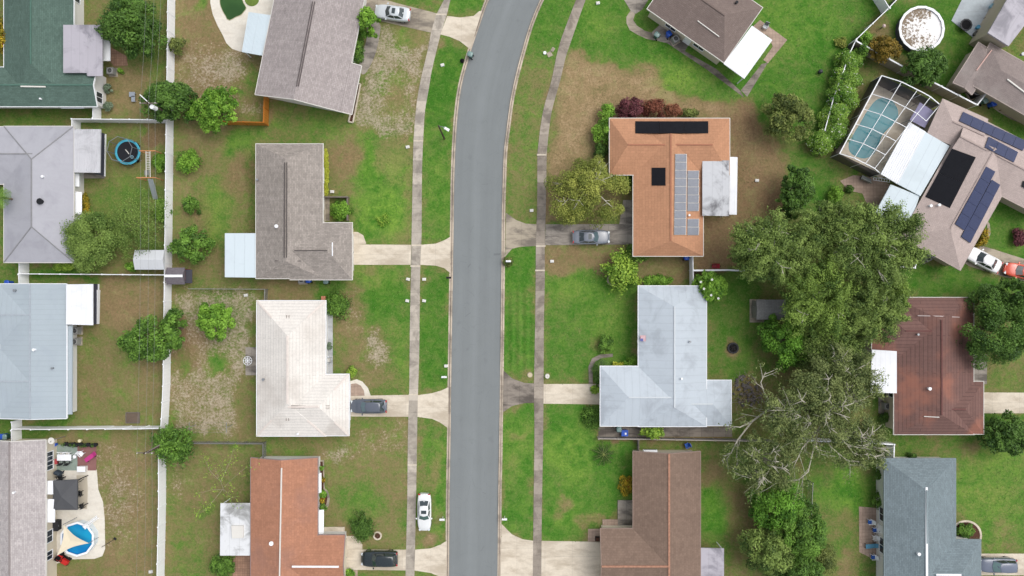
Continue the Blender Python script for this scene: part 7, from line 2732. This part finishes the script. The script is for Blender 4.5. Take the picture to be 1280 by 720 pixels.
tag(o, 'black coil of hose on the cream patio beside the blue pool', 'hose')
rt = thing('riding_mower', 'red riding mower with black seat below the ten sided blue pool', 'mower', tuple(P(80, 697)))
ax = P(80, 697)
R1 = Matrix.Rotation(-.55, 3, 'Z')
pp = lambda x, y, z: Vector((ax.x, ax.y, 0)) + R1 @ Vector((x, y, z))
MB().box(pp(.55, 0, .55), (.75, .55, .4), -.55).box(pp(.92, 0, .45), (.12, .5, .3), -.55).build('bonnet', REDP, rt)
MB().box(pp(-.35, 0, .5), (.75, .75, .14), -.55).build('rear_deck', REDP, rt)
MB().box(pp(-.3, 0, .66), (.42, .45, .14), -.55).box(pp(-.52, 0, .88), (.1, .45, .4), -.55).build('seat', BLACK, rt)
MB().box(pp(.1, 0, .3), (.9, 1.0, .14), -.55).build('cutting_deck', BLACK, rt)
for wx, wy, wr in ((-.45, .45, .28), (-.45, -.45, .28), (.75, .38, .2), (.75, -.38, .2)):
    v = pp(wx, wy, wr)
    MB().box(v, (wr * 1.9, .18, wr * 1.9), -.55).cyl((v.x, v.y - .09, v.z), wr, .18, 14, axis='Y').build('wheel', TYRE, rt)
MB().ring(tuple(pp(.12, 0, .85)), .13, .17, 0, .03, 16).build('steering_wheel', BLACK, rt)
o = thing('bucket', 'turquoise bucket at the patio corner by the pale grey brown house', 'bucket', tuple(P(65, 702.5)))
c = P(65, 702.5, .3)
MB().cyl((c.x, c.y, 0), .15, .32, 14, .2).build('body', plain('turquoise', S(70, 178, 178), .5, .05), o)
MB().tube([(c.x - .19, c.y, .3), (c.x, c.y + .18, .34), (c.x + .19, c.y, .3)], .012, 5).build('handle', STEEL, o)
o = MB().bar(P(127, 684, .12), P(144, 673.5, .1), .05, .05).bar(P(143, 674.5, .1), P(144.5, 672.5, .1), .35, .05).build('pool_pole', DARK)
tag(o, 'dark long pool pole lying across the patio edge onto the grass', 'pole')

# west gardens
rt = thing('patio_table', 'white round lattice table behind the cream tiled house', 'table', tuple(P(309.5, 451)))
c = P(309.5, 451, .72)
tp = MB().ring((c.x, c.y, .7), .50, .56, 0, .04, 24).ring((c.x, c.y, .7), .26, .31, 0, .035, 20).cyl((c.x, c.y, .7), .08, .04, 12)
for k in range(8):
    a = 2 * PI * k / 8
    tp.bar((c.x + .05 * math.cos(a), c.y + .05 * math.sin(a), .715), (c.x + .53 * math.cos(a), c.y + .53 * math.sin(a), .715), .05, .03)
tp.build('tabletop', WHITE, rt)
for k in range(3):
    a = 2 * PI * k / 3
    MB().bar((c.x + .1 * math.cos(a), c.y + .1 * math.sin(a), .7), (c.x + .4 * math.cos(a), c.y + .4 * math.sin(a), 0), .05, .05).build('leg', WHITE, rt)
rt = thing('compost_bed', 'flat dark brown slatted bed beside the white fence below the wide tree', 'garden bed', tuple(P(166, 521.5)))
p0, p1 = P(158, 515.5), P(175, 528.5)
cx, cy = (p0.x + p1.x) / 2, (p0.y + p1.y) / 2
MB().box((cx, cy, .06), (1.6, 1.2, .1)).build('soil', plain('brown_bed', S(106, 92, 80), .9, .2, 3.), rt)
fb = MB()
for sx in (-.82, .82):
    fb.box((cx + sx, cy, .1), (.08, 1.36, .2))
for sy in (-.64, .64):
    fb.box((cx, cy + sy, .1), (1.56, .08, .2))
fb.build('frame', WOODGREY, rt)
rt = thing('plastic_bench', 'pale blue grey bench standing in the garden of the green house', 'bench', tuple(P(166.5, 120)))
c = P(166.5, 120, .4)
BB = plain('bench_blue', S(150, 158, 168), .7, .1)
MB().box((c.x - .15, c.y + .2, .4), (.7, .6, .06)).box((c.x, c.y - .35, .4), (.45, .7, .06)).build('seat', BB, rt)
for sx, sy in ((-.4, .4), (.1, .4), (-.15, -.6), (.15, -.6)):
    MB().box((c.x + sx, c.y + sy, .19), (.06, .06, .38)).build('leg', BB, rt)
rt = thing('brick_pillar', 'low red brick block at the upper right corner of the cream tiled house', 'pillar', tuple(P(404.5, 373)))
c = P(404.5, 373, .4)
MB().box((c.x, c.y, .25), (.42, .5, .5)).build('body', plain('red_brick', S(178, 104, 84), .9, .12, 3.), rt)
MB().box((c.x, c.y, .53), (.5, .58, .07)).build('cap', plain('brick_cap', S(196, 128, 104), .9, .1, 3.), rt)
rt = thing('planter_bed', 'long narrow planter with a pale stone border at the turned taupe house corner', 'planter', tuple(P(446, 130)))
pl = [P(*p) for p in ((448, 104.5), (451, 105.5), (441.5, 153.5), (436, 152.5))]
mb = MB()
for i in range(4):
    a, b = pl[i], pl[(i + 1) % 4]
    mb.bar((a.x, a.y, .1), (b.x, b.y, .1), .16, .22)
mb.build('border', CONC_NEW, rt)
MB().prism([(p.x, p.y) for p in pl], 0, .08).build('soil', MATS['mulch'], rt)
rt = thing('rubbish_bag', 'small black bag on the verge beside the teal green bin', 'bag', tuple(P(578, 76.5)))
c = P(578, 76.5)
MB().cyl((c.x, c.y, 0), .24, .2, 9, .28).cyl((c.x, c.y, .2), .28, .16, 9, .12).build('bag', BLACK, rt)
MB().cyl((c.x, c.y, .35), .06, .1, 7, .1).build('knot', BLACK, rt)

# east gardens
rt = thing('fire_pit', 'charred fire pit in a ring of dry grass behind the silver grey house', 'fire pit', tuple(P(916, 435)))
c = P(916, 435)
MB().ring((c.x, c.y, 0), .52, .72, 0, .2, 11, .2).build('ring', plain('sooty_block', S(58, 58, 60), .9, .15, 3.), rt)
MB().cyl((c.x, c.y, 0), .55, .08, 14).build('ash', plain('ash', S(36, 36, 40), .95, .2, 4.), rt)
fl_ = MB()
for k in range(5):
    a = k * 1.3
    fl_.tube([(c.x - .4 * math.cos(a), c.y - .4 * math.sin(a), .1), (c.x + .4 * math.cos(a), c.y + .4 * math.sin(a), .2 + .03 * k)], .06, 6)
fl_.build('logs', plain('charred', S(46, 42, 42), .95, .2, 4.), rt)
rt = thing('wheelbarrow', 'red wheelbarrow beside the white fence in the brown yard', 'wheelbarrow', tuple(P(894.5, 332.5)))
c = P(894.5, 332.5, .5)
mb = MB()
lo = [(-.3, -.18, .3), (.3, -.18, .3), (.3, .18, .3), (-.3, .18, .3)]
hi = [(-.48, -.3, .58), (.5, -.3, .58), (.5, .3, .58), (-.48, .3, .58)]
mb.add([(c.x + x, c.y + y, z) for x, y, z in lo + hi], [(0, 1, 2, 3), (0, 1, 5, 4), (1, 2, 6, 5), (2, 3, 7, 6), (3, 0, 4, 7)])
mb.build('tray', plain('barrow_red', S(164, 52, 62), .5, .1), rt)
MB().cyl((c.x + .55, c.y - .05, .19), .19, .1, 16, axis='Y').build('wheel', TYRE, rt)
for sy in (-.2, .2):
    MB().bar((c.x + .55, c.y + sy * .3, .2), (c.x - .85, c.y + sy * 1.2, .5), .04, .04).build('handle', WOODGREY, rt)
    MB().bar((c.x - .25, c.y + sy, .3), (c.x - .35, c.y + sy, 0), .04, .04).build('leg', STEEL, rt)
rt = thing('rubble_heap', 'heap of grey brush and rubble at the corner of the silver grey roof', 'heap', tuple(P(936, 490)))
rt['kind'] = 'stuff'
rs = random.Random(5)
mb, mb2 = MB(), MB()
for k in range(70):
    a, q = rs.uniform(0, 6.28), math.sqrt(rs.random())
    c = P(934 + 20 * q * math.cos(a), 490 + 20 * q * math.sin(a), .3)
    s_ = rs.uniform(.1, .42)
    mb.box((c.x, c.y, .06 + rs.uniform(0, .35) * (1 - q)), (s_, s_ * rs.uniform(.5, 1), s_ * .6), rs.uniform(0, 3), Matrix.Rotation(rs.uniform(-.5, .5), 3, 'X'))
for k in range(90):
    a, q = rs.uniform(0, 6.28), math.sqrt(rs.random())
    c = P(936 + 22 * q * math.cos(a), 490 + 22 * q * math.sin(a), .3)
    d = rs.uniform(0, 6.28)
    l_ = rs.uniform(.4, 1.3)
    mb2.tube([(c.x, c.y, rs.uniform(.1, .5)), (c.x + l_ * math.cos(d), c.y + l_ * math.sin(d), rs.uniform(.15, .8))], .03, 4, .01)
mb.build('rubble', plain('rubble', S(104, 100, 98), .95, .3, 2.), rt)
mb2.build('twigs', plain('grey_twig', S(142, 130, 120), .95, .2, 2.), rt)
chair('blue plastic chair between the silver grey house and the brown roof', 859, 557, .4, BLUEF, False, BLUEBIN)
rt = thing('window_unit', 'white window air unit at the top wall of the brown shingled house', 'air conditioner', tuple(P(813, 564)))
c = P(813, 565, 1.6)
MB().box((c.x, c.y, 1.45), (1.7, .5, .45)).build('casing', WHITE, rt)
MB().box((c.x, c.y + .26, 1.45), (1.5, .02, .3)).build('grille', STEEL, rt)
rt = thing('square_planter', 'black square planter on the stoop of the brown shingled house', 'planter', tuple(P(747, 674)))
c = P(747, 674, .4)
MB().box((c.x, c.y, .2), (.55, .5, .4)).build('pot', BLACK, rt)
MB().box((c.x, c.y, .41), (.45, .4, .03)).build('soil', MATS['mulch'], rt)
# flag at the silver house
p = H11.on(803, 424, .15)
rt = thing('flag', 'small striped flag with a blue corner hung at the silver grey eave', 'flag', tuple(P(800, 425)))
q0 = P(798.5, 426.5, 2.9)
fl = MB()
FW, FH, NX, NY = .62, .72, 6, 13
org_ = P(800.3, 419, 2.95)


def fp(u, v):
    return (org_.x + FW * u, org_.y - FH * v, 3.0 + .16 * u + .05 * math.sin(5 * v + 3 * u))


RED, WHT, BLU = plain('flag_red', S(206, 120, 126), .8, .04), plain('flag_white', S(232, 228, 230), .8, .02), plain('flag_blue', S(112, 118, 178), .8, .04)
for col, nm in ((RED, 'red_stripes'), (WHT, 'white_stripes')):
    m_ = MB()
    for j in range(13):
        if (j % 2 == 0) != (col is RED):
            continue
        for i in range(NX):
            u0, u1, v0, v1 = i / NX, (i + 1) / NX, j / 13, (j + 1) / 13
            if v0 < .53 and False:
                continue
            # stripes run along v; the blue canton takes the lower part
            m_.poly([fp(v0, u0), fp(v0, u1), fp(v1, u1), fp(v1, u0)])
    m_.build(nm, col, rt)
cn = MB()
for i in range(4):
    for j in range(4):
        u0, u1, v0, v1 = i / 4 * .54, (i + 1) / 4 * .54, .55 + j / 4 * .45, .55 + (j + 1) / 4 * .45
        cn.poly([Vector(fp(a, b)) + Vector((0, 0, .012)) for a, b in ((u0, v0), (u1, v0), (u1, v1), (u0, v1))])
cn.build('blue_canton', BLU, rt)
MB().bar((q0.x - .1, q0.y - .1, 2.3), fp(0, 0), .04, .04).build('pole', WHITE, rt)
# lawn details east
rt = thing('lawn_ornament', 'small dark sphere ornament standing on the wide lawn by the white square porch', 'ornament', tuple(P(1025.5, 89.5)))
c = P(1025.5, 89.5, .3)
MB().cyl((c.x, c.y, 0), .2, .1, 12).build('foot', DARK, rt)
sp_ = MB()
for j in range(5):
    a0, a1 = -PI / 2 + PI * j / 5, -PI / 2 + PI * (j + 1) / 5
    sp_.cyl((c.x, c.y, .35 + .28 * math.sin(a0)), .28 * math.cos(a0) + .002, .28 * (math.sin(a1) - math.sin(a0)), 14, .28 * math.cos(a1) + .002)
sp_.build('globe', plain('dark_globe', S(64, 66, 70), .3, .1), rt)
rt = thing('garden_lantern', 'small round pinkish lantern on bare ground beside the debris covered pool', 'lantern', tuple(P(1105.5, 32)))
c = P(1105.5, 32, .8)
MB().cyl((c.x - .1, c.y - .1, 0), .08, .75, 8).build('post', STEEL, rt)
MB().cyl((c.x, c.y, .75), .22, .12, 14, .12).build('shade', plain('pinkish', S(214, 190, 186), .7, .05), rt)
rt = thing('fire_bowl', 'black many sided fire bowl at the edge of the painted patio slab', 'fire bowl', tuple(P(1207.5, 31)))
c = P(1207.5, 31, .6)
MB().cyl((c.x, c.y, .3), .45, .3, 10, .74).build('bowl', BLACK, rt)
MB().ring((c.x, c.y, .6), .6, .78, 0, .05, 10).build('rim', plain('bowl_rim', S(34, 38, 44), .5, .1), rt)
for k in range(3):
    a = 2 * PI * k / 3
    MB().bar((c.x + .3 * math.cos(a), c.y + .3 * math.sin(a), .35), (c.x + .55 * math.cos(a), c.y + .55 * math.sin(a), 0), .06, .06).build('leg', BLACK, rt)
chair('bright pink lounger on the painted patio slab', 1238.5, 19, .85, plain('pink_fabric', S(226, 60, 118), .7, .05), True, DARK)
for i, (x, y, r_, cc_, lab) in enumerate(((1222, 34, .22, (96, 164, 196), 'small light blue bucket on the painted patio slab'), (1229.5, 33, .24, (160, 144, 140), 'greyish tub beside the light blue bucket on the painted slab'), (1219.5, 42.5, .3, (92, 92, 88), 'dark grey tub at the lower corner of the painted patio slab'), (1245.5, 10.5, .26, (206, 180, 160), 'beige pot beyond the pink lounger'), (1251, 3, .4, (120, 60, 66), 'dark red round pot at the top of the painted patio slab'), (1240, 8, .3, (140, 176, 190), 'pale blue tub behind the pink lounger'))):
    rt = thing('tub', lab, 'tub', tuple(P(x, y)))
    c = P(x, y, .3)
    m_ = plain('tub_%d' % i, S(*cc_), .6, .1)
    MB().cyl((c.x, c.y, .05), r_ * .8, .4, 14, r_).build('body', m_, rt)
    MB().ring((c.x, c.y, .45), r_ * .85, r_ * 1.08, 0, .05, 14).build('rim', m_, rt)
rt = thing('patio_bench', 'grey bench below the screen cage on the tan paved patio', 'bench', tuple(P(1083, 224)))
c = P(1083, 224, .45)
MB().box((c.x, c.y, .43), (1.3, .5, .06), -.45).build('seat', plain('bench_grey', S(146, 150, 146), .7, .1), rt)
MB().box((c.x - .12, c.y - .26, .7), (1.3, .06, .45), -.45).build('backrest', MATS['bench_grey'], rt)
for sx in (-.55, .55):
    MB().box((c.x + sx * .9, c.y - sx * .43, .2), (.08, .42, .4), -.45).build('leg', DARK, rt)
rt = thing('planter_box', 'dark box planter on the walk beside the blue bin of the weathered tan house', 'planter', tuple(P(1256.5, 136)))
c = P(1256.5, 136, .5)
MB().prism([(c.x - .5, c.y - .1), (c.x + .35, c.y - .45), (c.x + .5, c.y + .3), (c.x - .1, c.y + .1)], 0, .45).build('box', plain('dark_brown', S(70, 56, 52), .8, .15), rt)
MB().prism([(c.x - .4, c.y - .1), (c.x + .3, c.y - .38), (c.x + .42, c.y + .22), (c.x - .1, c.y + .05)], .45, .47).build('soil', MATS['mulch'], rt)
chair('wire garden chair on the pinkish slab behind the white square porch', 957, 33, 1.2, STEEL, False, STEEL)
chair('pale chair on the court slab of the cream tiled house walk', 411.5, 450, .1, OFFWHITE, False, STEEL)
# pergola slats beside the screen cage
rt = thing('step_ladder', 'white ladder frame lying against the lower side of the screen cage', 'ladder', tuple(P(1100, 222)))
for dy in (0, 3.2):
    MB().bar(P(1092, 222 + dy, .6), P(1112, 216 + dy * 1.2 + 8, .9), .06, .06).build('side_rail', WHITE, rt)
rg = MB()
for k in range(7):
    t_ = k / 6
    rg.bar(P(1092 + 20 * t_, 222 + 2 * t_, .6 + .3 * t_), P(1092 + 20 * t_, 225.2 + 2.8 * t_, .6 + .3 * t_), .05, .05)
rg.build('rungs', WHITE, rt)
EXPO = 0.39
# ------------------------------------------------------------------ light, sky, camera
W = bpy.data.worlds.new('World')
SC.world = W
W.use_nodes = True
nt = W.node_tree
bg = nt.nodes['Background']
sky = nt.nodes.new('ShaderNodeTexSky')
sky.sky_type = 'NISHITA'
sky.sun_disc = False
ELEV, AZ = math.radians(58), math.radians(62)      # azimuth clockwise from north (up the picture)
sky.sun_elevation = ELEV
sky.sun_rotation = AZ
sky.air_density = 1.0
sky.dust_density = 4.0
sky.ozone_density = 1.0
hs = nt.nodes.new('ShaderNodeHueSaturation')       # overcast: the blue is veiled by cloud
hs.inputs['Saturation'].default_value = .30
nt.links.new(sky.outputs[0], hs.inputs['Color'])
nt.links.new(hs.outputs[0], bg.inputs[0])
bg.inputs[1].default_value = .15
ld = bpy.data.lights.new('sun', 'SUN')
ld.energy = .6
ld.angle = math.radians(50)
ld.color = (1., .965, .91)
lo = bpy.data.objects.new('sun', ld)
COL.objects.link(lo)
d = Vector((math.sin(AZ) * math.cos(ELEV), math.cos(AZ) * math.cos(ELEV), math.sin(ELEV)))
lo.rotation_euler = d.to_track_quat('Z', 'Y').to_euler()
lo.location = d * 120
cd = bpy.data.cameras.new('camera')
cd.sensor_width = 36.
cd.lens = 36. * CH / 128.
cd.clip_start, cd.clip_end = .5, 3000.
co = bpy.data.objects.new('camera', cd)
COL.objects.link(co)
co.location = (0, 0, CH)
SC.camera = co
SC.view_settings.view_transform = 'Standard'
SC.view_settings.look = 'None'
SC.view_settings.exposure = EXPO
SC.view_settings.gamma = 1.
SC.render.engine = 'CYCLES'
SC.cycles.max_bounces = 6
SC.cycles.transparent_max_bounces = 12
SC.cycles.use_adaptive_sampling = True
try:
    SC.cycles.use_denoising = True
except Exception:
    pass
